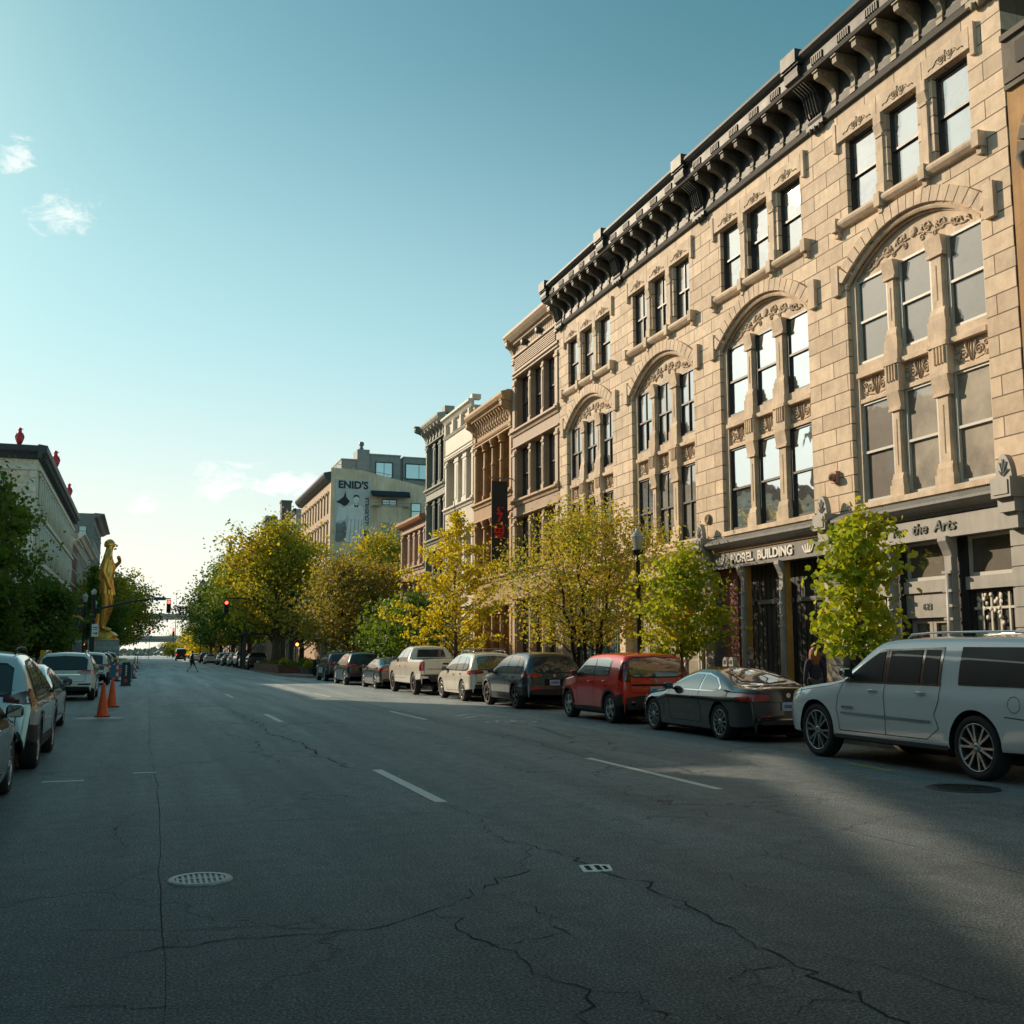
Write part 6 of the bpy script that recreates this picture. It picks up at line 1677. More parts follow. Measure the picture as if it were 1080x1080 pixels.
# tar seams, cracks
CRK = mat('crack', (.006, .006, .006), .95, var=0, bump=0)
TAR = mat('tar_seam', (.016, .017, .018), .5, var=.2, bump=0)
p = MB(); rr = random.Random(11)
def crack(pts, w, m=0, jit=.035, seg=.10, z=.003, br=.0):
    P = []
    for (a, b), (c, d) in zip(pts, pts[1:]):
        L = math.hypot(c-a, d-b); k = max(1, int(L/seg))
        for q_ in range(k):
            t = q_/k; P.append((a+(c-a)*t+rr.gauss(0, jit), b+(d-b)*t+rr.gauss(0, jit)))
    P.append(pts[-1]); prev = None
    for i, (x, y) in enumerate(P):
        a = P[max(0, i-1)]; b = P[min(len(P)-1, i+1)]; L = math.hypot(b[0]-a[0], b[1]-a[1]) or 1
        ww = w*.7*rr.uniform(.2, 1.5)*min(1, .25+min(i, len(P)-1-i)*.35)
        nx, ny = -(b[1]-a[1])/L*ww/2, (b[0]-a[0])/L*ww/2
        cur = (p.V((x+nx, y+ny, z)), p.V((x-nx, y-ny, z)))
        if prev: p.face((prev[0], cur[0], cur[1], prev[1]), m)
        prev = cur
        if br and rr.random() < br and i > 2:
            an = rr.uniform(0, 2*PI); l = rr.uniform(.15, .7)
            crack([(x, y), (x+l*.5*math.cos(an), y+l*.5*math.sin(an)), (x+l*math.cos(an+.5), y+l*math.sin(an+.5))], w*.45, m, .02, .06, z)
crack([(3.20, 9.2), (3.33, 8.32), (3.46, 7.5), (3.43, 6.56), (3.35, 5.31), (3.28, 4.1), (3.3, 1.5)], .022, br=.10)
crack([(3.25, 8.9), (3.05, 9.7), (3.3, 10.6), (3.15, 12), (3.35, 15)], .012, br=.05)
crack([(-.17, 6.47), (.64, 6.65), (1.43, 6.65), (2.0, 7.1), (2.29, 7.4), (2.8, 8.0), (3.22, 8.9)], .016, br=.07)
crack([(1.85, 6.9), (1.9, 6.3), (2.02, 5.8), (2.0, 5.4), (2.15, 5.1), (1.9, 4.6), (1.2, 4.4)], .016, br=.12)
crack([(2.0, 5.4), (2.3, 5.0), (2.35, 4.3)], .012, br=.1)
crack([(2.3, 7.4), (2.5, 6.8), (2.4, 6.3), (2.55, 5.9)], .010, br=.1)
crack([(3.6, 8.3), (4.1, 7.4), (4.3, 6.4), (4.9, 5.2), (5.2, 3.5)], .008, br=.03)
crack([(3.5, 11.2), (4.6, 11.1), (5.6, 11.2), (6.6, 11.0), (8.5, 11.1)], .016, br=.08)
crack([(.6, 11.0), (1.9, 11.1), (3.2, 11.0)], .014, br=.06)
crack([(-1.2, 15.6), (1, 15.9), (3, 15.7)], .014, br=.03)
crack([(-1.4, 24), (1.5, 24.3), (3.2, 24.1)], .03, br=.03)
crack([(3.0, 15.5), (2.7, 17.5), (2.85, 20), (2.5, 23), (2.7, 26), (2.4, 32)], .04, 0, .06, .25, br=.10)
crack([(2.1, 16.5), (1.9, 18.5), (2.1, 20.5), (1.7, 23)], .03, 0, .06, .25, br=.12)
crack([(2.1, 18.6), (2.5, 18.5), (2.9, 18.7)], .03, br=.1); crack([(1.9, 21), (2.4, 20.9), (2.8, 21.1)], .03, br=.1)
crack([(6.6, 13), (6.9, 18), (6.7, 26), (6.9, 34), (6.6, 50)], .025, 0, .05, .4, br=.04)
crack([(4.6, 7.8), (5.6, 8.4), (7.2, 9.3), (8.8, 9.6)], .010, br=.05)
crack([(.15, 5), (.25, 12), (.2, 22), (.3, 40), (.25, 70)], .009, 0, .01, .6)
crack([(6.3, 3), (6.35, 12)], .012, 0, .01, .5)
crack([(-1.4, 52), (4, 52.5), (9.4, 52.2)], .05, 1); crack([(-1.4, 66), (9, 66.2)], .07, 1)
for k in range(60):
    x = rr.uniform(-1, 9.5); y = 3+rr.random()**2*32; a = rr.choice((0, PI/2))+rr.gauss(0, .5); L = rr.uniform(.5, 2.6)
    q1 = (x+L*.5*math.cos(a), y+L*.5*math.sin(a)); a += rr.gauss(0, .4)
    crack([(x, y), q1, (q1[0]+L*.5*math.cos(a), q1[1]+L*.5*math.sin(a))], .009, 0, .02, .07, br=.05)
o = p.build('road_cracks', [CRK, TAR], fix=False); o['kind'] = 'structure'
ASPH_P = mat('patched_asphalt', (.072, .075, .078), .5, var=.12, bump=.5, bscale=90)
# old patches
mark('road_patch', [[(-.95+.62*math.cos(2*PI*k/20)*1.0, 29.4+.5*math.sin(2*PI*k/20)) for k in range(20)]], worn_paint('pale_patch', (.42, .40, .36), .36), .0055)
mark('paint_spray_mark', [ln((10.0, 12.8), (10.1, 13.9), .10)], worn_paint('yellow_spray', (.45, .42, .06), .45), .0045)
mark('paint_spray_mark', [ln((7.9, 19.5), (8.4, 22.8), .16)], worn_paint('blue_spray', (.04, .16, .19), .5), .0045)
# manholes
CASTI = mat('worn_cast_iron', (.30, .285, .26), .45, metal=.2, var=.4, scale=12, bump=.3)
CASTD = mat('dark_cast_iron', (.03, .03, .03), .5, metal=.4, var=.3, bump=.3)
def drain(name, lab, x, y, r, slots):
    t = thing(name, lab, 'manhole cover', (x, y, 0))
    p = MB(); n = 32
    for (ra, rb, za, zb) in ((r*.80, r, .010, .004),):
        A = [p.V((ra*math.cos(2*PI*k/n), ra*math.sin(2*PI*k/n), .012)) for k in range(n)]; B = [p.V((rb*math.cos(2*PI*k/n), rb*math.sin(2*PI*k/n), .012)) for k in range(n)]; C = [p.V((rb*1.04*math.cos(2*PI*k/n), rb*1.04*math.sin(2*PI*k/n), .001)) for k in range(n)]
        for k in range(n): p.face((A[k], A[(k+1) % n], B[(k+1) % n], B[k]), 0, True); p.face((B[k], B[(k+1) % n], C[(k+1) % n], C[k]), 0, True)
    p.build('rim', CASTI if slots else CASTD, t, fix=False)
    p = MB(); p.face([p.V((r*.81*math.cos(2*PI*k/n), r*.81*math.sin(2*PI*k/n), .005)) for k in range(n)]); p.build('recess', CASTD, t, fix=False)
    p = MB()
    if slots:
        for k in range(9):
            xx = -r*.7+k*r*.175; h = math.sqrt(max(0, (r*.78)**2-xx*xx)); p.box(xx-r*.045, xx+r*.045, -h, h, .004, .0105)
        p.box(-r*.76, r*.76, -r*.05, r*.05, .004, .0112)
    else:
        for i in range(-5, 6):
            for j in range(-5, 6):
                if math.hypot(i, j)*r*.145 < r*.72: p.box(i*r*.145-r*.05, i*r*.145+r*.05, j*r*.145-r*.05, j*r*.145+r*.05, .005, .012)
    p.build('grating', CASTI if slots else CASTD, t)
drain('drain_cover', 'small round drain cover with bright worn rim and slots, alone in the near lane', .47, 8.42, .225, True)
drain('manhole_cover', 'large dark round manhole cover with waffle pattern beside the long white SUV', 9.55, 10.9, .42, False)
t = thing('survey_plate', 'small worn white plate with black slots stuck on the cracked asphalt', 'road plate', (3.38, 7.86, 0), R(-12))
p = MB(); p.prism([(-.13, -.13), (.10, -.11), (.12, .1), (.02, .14), (-.12, .11)], 2, 0, .008); p.build('plate', WHITE_L, t)
p = MB(); p.box(-.09, -.05, -.09, .07, .008, .011); p.box(-.01, .03, -.09, .08, .008, .011); p.box(.05, .08, -.07, .05, .008, .011); p.build('slot', CRK, t)

# ================================================================ trees
BARK = mat('tree_bark', (.11, .075, .045), .9, var=.35, scale=5, bump=.8, bscale=14)
BARKD = mat('dark_bark', (.035, .026, .02), .9, var=.35, scale=5, bump=.8, bscale=14)
L_MAPLE = leaf_mat('maple_leaf', [(.14, .20, .015), (.24, .33, .03), (.38, .44, .04), (.50, .46, .05)], clump=.9)
L_GINK = leaf_mat('ginkgo_leaf', [(.38, .35, .03), (.52, .48, .04), (.62, .54, .05), (.55, .43, .04)], clump=.9)
L_TURN = leaf_mat('turning_leaf', [(.14, .20, .03), (.30, .36, .05), (.48, .46, .07), (.46, .30, .08), (.42, .42, .07)], clump=.9)
L_OLIV = leaf_mat('olive_leaf', [(.12, .13, .03), (.20, .20, .045), (.32, .24, .06), (.26, .25, .05)], clump=.5)
L_GOLD = leaf_mat('golden_green_leaf', [(.08, .13, .02), (.24, .27, .03), (.48, .40, .04), (.58, .45, .05)], clump=.22)
L_GREEN = leaf_mat('green_leaf', [(.045, .10, .018), (.08, .16, .022), (.14, .21, .03), (.19, .25, .03)], clump=.4)
L_DARK = leaf_mat('dark_green_leaf', [(.022, .055, .018), (.04, .09, .024), (.06, .13, .03), (.09, .17, .03)], clump=.6)

def tree(name, label, base, h, cr, low, n, lm, seed, ls=.13, trunk=.10, trunks=1, shape='round', bark=None, lean=(0, 0), group='street trees', cat='tree', rz_=1.0, clumpr=.45, nb=26, spread=.9):
    """h total height, cr crown radius, low height of the crown's underside, n leaves, ls leaf size"""
    rr = random.Random(seed)
    t = thing(name, label, cat, base, rr.random()*.01, group)
    bark = bark or BARK
    p = MB(); tips = []
    hc = h-low
    def prof(f):
        if shape == 'round': return max(.12, math.sin(PI*min(1, .12+f*.86))**.62)
        if shape == 'cone': return max(.10, (1-f)**.75*min(1, .45+f*4))
        if shape == 'oval': return max(.10, math.sin(PI*min(1, .10+f*.88))**.5)
        if shape == 'vase': return max(.15, (.45+.75*f)*(1-max(0, f-.72)/.28*.75))
        return 1
    tops = []
    for k in range(trunks):
        a = 2*PI*k/trunks+rr.random()
        sp = 0 if trunks == 1 else cr*.38
        ex, ey = lean[0]+math.cos(a)*sp, lean[1]+math.sin(a)*sp
        pts = []; rs = []
        m = 9; zt = h*(.93 if shape != 'round' else .80)
        for i in range(m+1):
            f = i/m
            pts.append((ex*f**.8+rr.gauss(0, .04*min(1, f*3))*(h/6), ey*f**.8+rr.gauss(0, .04*min(1, f*3))*(h/6), zt*f))
            rs.append(trunk*(1-.86*f)*(1.35 if i == 0 else 1))
        p.tube(pts, rs, 9); tops.append(pts)
    for b in range(nb):
        f = (b+rr.random())/nb
        z = low+hc*f*.93
        tr = tops[b % trunks]; zt = tr[-1][2]
        g = min(.999, max(.0, (z - hc*(.22 if shape != 'ginkgo' else .12))/zt)); i = int(g*(len(tr)-1)); u = g*(len(tr)-1)-i
        s0 = Vector(tr[i]).lerp(Vector(tr[i+1]), u)
        a = b*2.4+rr.random()*.9
        if shape == 'ginkgo':
            R_ = cr*max(.12, (1-f)**.8*min(1, .6+f*3))*rr.uniform(.65, 1.15)
            e = Vector((s0.x+math.cos(a)*R_, s0.y+math.sin(a)*R_, min(h*1.0, s0.z+R_*rr.uniform(.35, .75))))
        else:
            R_ = cr*prof(f)*rr.uniform(.62, 1.08)
            e = Vector((lean[0]*.7+math.cos(a)*R_, lean[1]*.7+math.sin(a)*R_*rz_, z+rr.uniform(-.1, .25)*cr*.4))
        mid = s0.lerp(e, .5)+Vector((rr.gauss(0, .06), rr.gauss(0, .06), rr.uniform(.02, .12)))*cr*.5
        r0 = trunk*.32*(1-.5*f)
        p.tube([s0, mid, e], [r0, r0*.55, r0*.15], 5, cap=False)
        tips.append((s0, mid, e))
        for q in range(2):
            t0 = rr.uniform(.35, .8); s1 = (s0.lerp(mid, t0*2) if t0 < .5 else mid.lerp(e, t0*2-1))
            e2 = s1+Vector((rr.gauss(0, 1), rr.gauss(0, 1), rr.uniform(.0, .9))).normalized()*R_*rr.uniform(.22, .42)
            p.tube([s1, e2], [r0*.4, r0*.1], 4, cap=False); tips.append((s1, s1.lerp(e2, .5), e2))
    p.build('trunk', bark, t)
    # leaves gathered round the branches
    V = []; F = []
    cents = []
    for (s0, mid, e) in tips:
        L = (e-s0).length
        k = 3 if shape != 'ginkgo' else 7
        for i in range(k):
            f = (.45+.6*i/(k-1)) if shape != 'ginkgo' else (.15+.9*i/(k-1))
            c = s0.lerp(mid, min(1, f*2)) if f < .5 else mid.lerp(e, min(1.1, f*2-1))
            cents.append((c, e-s0))
    per = max(1, n//len(cents)); cw = clumpr*cr*.5 if shape != 'ginkgo' else clumpr
    for (c, d) in cents:
        k = int(per*rr.uniform(.35, 1.7)*(min(1.6, .15+d.length/(cr*.6)) if shape == 'ginkgo' else 1)); cr_ = cw*rr.uniform(.6, 1.25)
        if shape == 'ginkgo': cr_ = clumpr*rr.uniform(.7, 1.2)
        for _ in range(k):
            o = Vector((rr.gauss(0, 1), rr.gauss(0, 1), rr.gauss(0, .75)))*cr_*.55
            q = c+o
            if q.z < low-.5*cr_: continue
            s = ls*rr.uniform(.6, 1.25)
            nrm_ = (o.normalized()*.5+Vector((rr.gauss(0, .6), rr.gauss(0, .6), rr.gauss(.35, .6)))).normalized()
            u = nrm_.cross(Vector((rr.random()-.5, rr.random()-.5, rr.random()-.5))).normalized(); w = nrm_.cross(u)
            i0 = len(V)
            if ls > .098:
                for (x_, y_) in ((0, -.55), (.42, -.30), (.50, .12), (.20, .28), (0, .62), (-.22, .26), (-.52, .10), (-.40, -.32)):
                    V.append(tuple(q+u*(x_*s)+w*(y_*s)+nrm_*(abs(x_)*s*.25)))
                F.append(tuple(range(i0, i0+8)))
            else:
                for (x_, y_) in ((0, -.6), (.42, 0), (0, .6), (-.42, 0)):
                    V.append(tuple(q+u*(x_*s)+w*(y_*s)+nrm_*(abs(x_)*s*.3)))
                F.append((i0, i0+1, i0+2, i0+3))
    me = bpy.data.meshes.new('crown'); me.from_pydata(V, [], F); me.materials.append(lm)
    c = bpy.data.objects.new('crown', me); col.objects.link(c); c.parent = t
    return t

TP = .13
tree('maple_tree', 'small bright green maple with large leaves between the black coupe and the long white SUV', (13.0, 17.35, TP), 4.35, 1.0, 1.6, 2500, L_MAPLE, 1, ls=.135, trunk=.045, shape='oval', clumpr=.66, nb=26)
tree('maple_tree', 'green maple beside the black iron shopfront, behind the roof of the black coupe', (12.9, 24.5, TP), 4.3, 1.35, 1.55, 5200, L_MAPLE, 22, ls=.102, trunk=.05, shape='round', clumpr=.55, nb=30)
tree('multi_stem_tree', 'broad many-stemmed tree with yellow, green and orange leaves above the slate blue crossover', (13.2, 31.2, TP), 6.3, 3.15, 2.1, 19000, L_TURN, 3, ls=.088, trunk=.085, trunks=5, shape='round', clumpr=.5, nb=50, bark=BARKD)
tree('ginkgo_tree', 'spiky yellow ginkgo with upswept branches behind the cream crossover', (12.9, 45.5, TP), 8.9, 3.5, 1.7, 13000, L_GINK, 4, ls=.115, trunk=.10, shape='ginkgo', clumpr=.21, nb=56)
tree('small_tree', 'low dark green tree between the ginkgo and the pale pickup', (13.2, 53.5, TP), 4.6, 2.6, 1.2, 4500, L_GREEN, 5, ls=.15, trunk=.07, clumpr=.5)
tree('small_tree', 'fresh green young tree standing over the dark blue-grey saloon', (13.1, 60.0, TP), 4.6, 1.9, .9, 3600, L_GREEN, 6, ls=.16, trunk=.05, clumpr=.6, shape='oval')
tree('street_tree', 'olive brown leaning tree above the last grey crossover', (13.2, 69, TP), 7.8, 4.6, 2.0, 14000, L_OLIV, 7, ls=.17, trunk=.16, lean=(-.4, 2.0), trunks=2, clumpr=.5, nb=44, bark=BARKD)
tree('street_tree', 'golden-topped tree in the side lot below the billboard', (17.8, 84, TP), 11.5, 4.6, 3.0, 11000, L_GOLD, 8, ls=.21, trunk=.2, clumpr=.5, nb=40)
tree('street_tree', 'golden tree next to the salmon building in the side lot', (20.2, 77, TP), 10.6, 3.4, 3.0, 8000, L_GOLD, 88, ls=.20, trunk=.2, clumpr=.5, nb=34)
tree('street_tree', 'large yellow-green tree with a thick brown trunk rising from the brick planter', (at(291, 91), 91, .5), 12.4, 5.6, 3.3, 17000, L_GOLD, 9, ls=.22, trunk=.42, clumpr=.45, nb=50)
for k, (px, Y, h_, r_, lm, lab) in enumerate(((262, 112, 12.2, 5.6, L_GREEN, 'dark green tree behind the planter tree'), (318, 108, 10.5, 4.6, L_GOLD, 'yellow-green tree shading the signal mast'),
    (246, 136, 13.2, 6.0, L_GREEN, 'tall green tree over the distant silver SUV'), (233, 165, 13.5, 6.2, L_DARK, 'dark tree whose crown reaches out over the far carriageway'),
    (222, 205, 12.5, 6.0, L_DARK, 'dark rounded tree at the open end of the row'))):
    tree('street_tree', lab, (at(px, Y), Y, TP), h_, r_, 3.2, 9000, lm, 20+k, ls=.27, trunk=.28, clumpr=.48, nb=36)
for k, (px, Y, h_, r_, lab) in enumerate(((211, 262, 8.5, 4.5, 'yellow tree behind the distant dark cars'), (199, 300, 8.0, 4.6, 'golden tree to the side of the distant van'), (226, 285, 9.5, 4.4, 'yellow-green tree beneath the dark crowns far away'), (183, 380, 7.5, 4.5, 'tiny golden tree just beneath the low bridge'))):
    tree('street_tree', lab, (at(px, Y), Y, 0), h_, r_, .8, 3500, L_GINK if k % 2 == 0 else L_GOLD, 40+k, ls=.42, trunk=.2, clumpr=.5, nb=24)
tree('street_tree', 'tall dark green tree in front of the pale hotel', (-6.0, 49, TP), 9.3, 2.3, 1.7, 11000, L_GREEN, 50, ls=.15, trunk=.15, shape='oval', clumpr=.42, nb=54)
tree('street_tree', 'unseen tree added on the left-hand pavement to dapple the sunlight', (-5.9, 39, TP), 8.6, 2.6, 3.0, 2600, L_GREEN, 61, ls=.2, trunk=.12, clumpr=.4, nb=30)  # added out of view so its crown breaks up the sun
tree('street_tree', 'lower bushy green tree beside the tall dark one', (-4.9, 60, TP), 5.6, 2.1, 1.5, 7500, L_GREEN, 51, ls=.15, trunk=.1, clumpr=.55, nb=34)
tree('columnar_tree', 'thin columnar green tree behind the golden statue', (at(95, 116), 116, TP), 11.0, 1.0, 2.0, 2500, L_GREEN, 52, ls=.24, trunk=.12, shape='oval', clumpr=1.0, nb=20)
tree('street_tree', 'wide green tree spreading over the road past the statue', (-4.6, 150, TP), 12.2, 7.2, 3.2, 11000, L_GOLD, 53, ls=.27, trunk=.32, clumpr=.42, nb=50)
tree('street_tree', 'green tree behind the wide one, reaching over the parked cars', (-4.2, 182, TP), 12.5, 6.5, 3.4, 9000, L_DARK, 54, ls=.32, trunk=.3, clumpr=.45, nb=40)
tree('street_tree', 'yellow-green tree top showing above the wide tree', (-6, 200, TP), 15.5, 6.5, 6, 7000, L_GOLD, 55, ls=.36, trunk=.3, clumpr=.45, nb=34)
tree('small_tree', 'young fresh green tree just beyond the statue plinth', (-3.9, 124, TP), 8.0, 2.6, 2.3, 4500, L_GREEN, 56, ls=.23, trunk=.08, clumpr=.5, nb=30)

# ================================================================ street furniture
BLK = mat('black_street_paint', (.010, .011, .011), .4, var=.3)
FROST = mat('frosted_lamp_glass', (.42, .42, .38), .3, var=.08, bump=0)
def lamp_post(px, Y, h, lab, x=None, s=1.0):
    t = thing('street_lamp', lab, 'street lamp', (at(px, Y) if x is None else x, Y, .13), 0, 'post-top street lamps')
    p = MB(); p.lathe([(.21, 0), (.21, .12), (.15, .2), (.15, .75), (.09, .85), (.075, 1.0), (.06, h-.95), (.09, h-.9), (.06, h-.85), (.06, h-.75)], n=12); p.build('post', BLK, t, smooth=40)
    p = MB(); p.lathe([(.06, h-.76), (.14, h-.72), (.17, h-.62), (.12, h-.60)], n=12); p.build('lamp_base', BLK, t, smooth=40)
    p = MB(); p.lathe([(.10, h-.60), (.17, h-.32), (.17, h-.24), (.0, h-.24)], n=10); p.build('lamp_glass', FROST, t, smooth=30)
    p = MB(); p.lathe([(.19, h-.24), (.13, h-.12), (.06, h-.07), (.05, h-.02), (.0, h+.05)], n=10); p.build('lamp_cap', FROST, t, smooth=30)
    t.scale = (s, s, s); return t
lamp_post(672, 26.6, 5.05, 'black street lamp with white lantern between the two curbside trees by the red hatchback', x=12.75, s=.97)
lamp_post(87, 76, 5.4, 'taller lantern post, further left of the pair beside the statue', s=1.0)
lamp_post(98, 100, 6.0, 'distant lantern post whose lantern peeks over the statue legs')
lamp_post(343, 86, 4.9, 'lantern post rising through the olive tree by the planter')
lamp_post(405, 62, 4.6, 'lantern post standing in the crown of the young green tree')
for k, (px, Y) in enumerate(((257, 118), (242, 140), (211, 190))): lamp_post(px, Y, 4.6, ('distant lantern post nearest to the planter', 'distant lantern post beside the silver SUV', 'farthest lantern post, by the golden trees')[k])

RLIT = lamp_mat('red_signal_light', (1.0, .05, .03), 9.0); OLIT = lamp_mat('orange_hand_light', (1.0, .22, .04), 6.0); LOFF = mat('unlit_lens', (.02, .02, .02), .3, var=0, bump=0)
def signal_head(t, x, z, y=0, s=1.0, lit='r', face=-1):
    p = MB(); p.box(x-.17*s, x+.17*s, y-.1, y+.12, z-1.05*s, z); h = p.build('signal_head', BLK, t, bevel=.02)
    for k in range(3):
        p = MB(); zz = z-.18*s-.34*s*k; p.lathe([(.125*s, face*.0), (.1*s, face*.02), (.0, face*.035)], (x, y-.1, zz), 14, 0, axis=1); p.build('lens', RLIT if k == 0 else LOFF, h)
        p = MB()
        for q_ in range(8):
            a = PI*q_/8; b = PI*(q_+1)/8
            p.poly([(x+.14*s*math.cos(a), y-.1, zz+.14*s*math.sin(a)), (x+.14*s*math.cos(b), y-.1, zz+.14*s*math.sin(b)), (x+.14*s*math.cos(b), y-.3, zz+.14*s*math.sin(b)), (x+.14*s*math.cos(a), y-.3, zz+.14*s*math.sin(a))])
        p.build('visor', BLK, h, fix=False)
SBLUE = mat('street_sign_blue', (.03, .16, .32), .45, var=.1)
t = thing('traffic_signal', 'traffic signal on a long curved mast arm in front of the golden statue', 'traffic light', (at(96, 92), 92, .13))
p = MB(); p.lathe([(.30, 0), (.30, .25), (.22, .4), (.19, 1.0), (.15, 6.0), (.17, 6.1), (.0, 6.2)], n=14); p.build('pole', BLK, t, smooth=40)
ex = at(178, 92)-at(96, 92)
p = MB(); p.tube([(0, 0, 4.85), (ex*.25, 0, 5.25), (ex*.5, 0, 5.62), (ex*.75, 0, 5.82), (ex, 0, 5.86)], [.09, .08, .07, .06, .05], 8); p.tube([(0, 0, 5.3), (ex*.12, 0, 5.1)], .03, 5); p.build('mast_arm', BLK, t, smooth=40)
signal_head(t, ex-.15, 5.75)
p = MB(); p.box(ex*.77, ex*.77+.95, -.03, .03, 5.72, 5.98); p.build('street_name_sign', SBLUE, t)
p = MB(); p.box(-.02, .48, -.26, -.23, 2.75, 3.75, 0); p.box(.05, .41, -.262, -.261, 3.45, 3.52, 1); p.box(.05, .41, -.262, -.261, 3.3, 3.35, 1); p.prism([(.08, 2.98), (.3, 2.98), (.3, 2.9), (.42, 3.02), (.3, 3.14), (.3, 3.06), (.08, 3.06)], 1, -.264, -.261, 1); p.build('arrow_sign', [WHITE_L, BLACKP], t)
p = MB(); p.lathe([(.13, 4.9), (.22, 5.18), (.22, 5.26), (.0, 5.5)], (.0, -.0, 1.1), n=10); p.build('lantern', FROST, t, smooth=30)
p = MB(); p.box(-.75, -.4, -.2, .1, 2.0, 2.7); q_ = p.build('pedestrian_signal', BLK, t)
p = MB(); p.box(-.68, -.5, -.215, -.205, 2.1, 2.3); p.build('lens', RLIT, q_)
t = thing('traffic_signal', 'traffic signal whose red light hangs against the dark trees on the right-hand mast arm', 'traffic light', (at(307, 88), 88, .13))
p = MB(); p.lathe([(.42, 0), (.42, .5), (.26, .7), (.22, 1.1), (.16, 6.2), (.18, 6.3), (.0, 6.45)], n=14); p.build('pole', BLK, t, smooth=40)
ex = at(235, 88)-at(307, 88)
p = MB(); p.tube([(0, 0, 5.2), (ex*.3, 0, 5.55), (ex*.6, 0, 5.75), (ex, 0, 5.8)], [.08, .07, .06, .05], 8); p.build('mast_arm', BLK, t, smooth=40)
signal_head(t, ex+.15, 5.6)
p = MB(); p.box(-.1+.45*ex*.0+.0-.0+ex*.0-.0, .0, -.02, .02, 5, 5.01); 
p = MB(); p.box(ex*.02+.35, ex*.02+1.2, -.03, .03, 5.75, 6.0); p.build('street_name_sign', SBLUE, t)
p = MB(); p.box(.25, .62, -.2, .1, 1.95, 3.2); q_ = p.build('pedestrian_signal', BLK, t)
p = MB(); p.lathe([(.13, 0), (0, -.02)], (.44, -.205, 2.15), 12, axis=1); p.build('lens', OLIT, q_)
# more distant red lights
for px, py, Y, lab in ((157, 667, 300, 'tiny red signal light far ahead over the left of the road'), (182, 668, 270, 'tiny red signal light hanging in the gap under the bridge')):
    z = 1.65+(688-py)/1130*Y*1.06
    t = thing('distant_signal', lab, 'traffic light', (at(px, Y), Y, 0))
    p = MB(); p.tube([(0, 0, 0), (0, 0, z+.8)], .07, 6); p.build('pole', BLK, t)
    p = MB(); p.box(-.25, .25, -.2, .1, z-1.2, z+.6); p.build('signal_head', BLK, t)
    p = MB(); p.lathe([(.26, 0), (0, -.03)], (0, -.21, z+.2), 12, axis=1); p.build('lens', RLIT, t)
# one-way sign, litter bin, meters, planters
t = thing('arrow_sign', 'white arrow sign on a pale post in front of the olive tree', 'sign', (at(338, 82), 82, .13))
p = MB(); p.tube([(0, 0, 0), (0, 0, 3.6)], .05, 6); p.build('post', GREY_PALE, t)
p = MB(); p.box(-.45, .35, -.05, -.03, 2.55, 2.95, 0); p.prism([(-.35, 2.72), (.1, 2.72), (.1, 2.64), (.28, 2.75), (.1, 2.86), (.1, 2.79), (-.35, 2.79)], 1, -.056, -.051, 1); p.box(-.3, .2, -.05, -.03, 3.05, 3.4, 0); p.build('plate', [WHITE_L, BLACKP], t)
t = thing('litter_bin', 'black slatted litter bin at the corner of the pavement bulge', 'litter bin', (10.95, 71.5, .127))
p = MB(); p.lathe([(.27, 0), (.30, .9), (.34, .95), (.34, 1.02), (.22, 1.08), (.0, 1.08)], n=16); p.build('bin', BLK, t, smooth=40)
p = MB()
for k in range(16):
    a = 2*PI*k/16; p.tube([(.29*math.cos(a), .29*math.sin(a), .05), (.33*math.cos(a), .33*math.sin(a), .9)], .015, 4)
p.build('slats', BLK, t)
PBRK = block_mat('planter_brick', (.20, .07, .045), (.12, .10, .085), .22, .075, .009, 'BOTH', var=.3, bump=.3)
t = thing('brick_planter', 'long low red brick planter around the thick-trunked tree', 'planter', (10.4, 88, .12))
p = MB(); x0, x1, y0, y1 = -1.0, 1.9, -8, 10
for a in ((x0, x1, y0, y0+.3), (x0, x1, y1-.3, y1), (x0, x0+.3, y0+.3, y1-.3), (x1-.3, x1, y0+.3, y1-.3)): p.box(*a, 0, .62)
p.build('wall', PBRK, t)
p = MB(); p.box(x0+.31, x1-.31, y0+.31, y1-.31, 0, .52); p.build('soil', mat('soil', (.05, .035, .02), .95), t)
def tuft(p, cx, cy, cz, r, h, n, s, rr):
    for _ in range(n):
        a = rr.random()*2*PI; d = r*math.sqrt(rr.random()); z = cz+h*rr.random()*(1-(d/r)**2*.6)
        c = Vector((cx+d*math.cos(a), cy+d*math.sin(a), z)); u = Vector((rr.gauss(0, 1), rr.gauss(0, 1), rr.gauss(0, 1))).normalized(); w = u.cross(Vector((rr.random(), rr.random(), rr.random()))).normalized()
        p.poly([tuple(c-u*s), tuple(c+w*s*.6), tuple(c+u*s), tuple(c-w*s*.6)])
rr = random.Random(77)
p = MB()
for k in range(16): tuft(p, rr.uniform(x0+.5, x1-.5), y0+.8+k*1.05, .5, .6, .45, 90, .09, rr)
p.build('groundcover', L_GREEN, t, fix=False)
FLOW = mat('yellow_flower', (.62, .36, .03), .6)
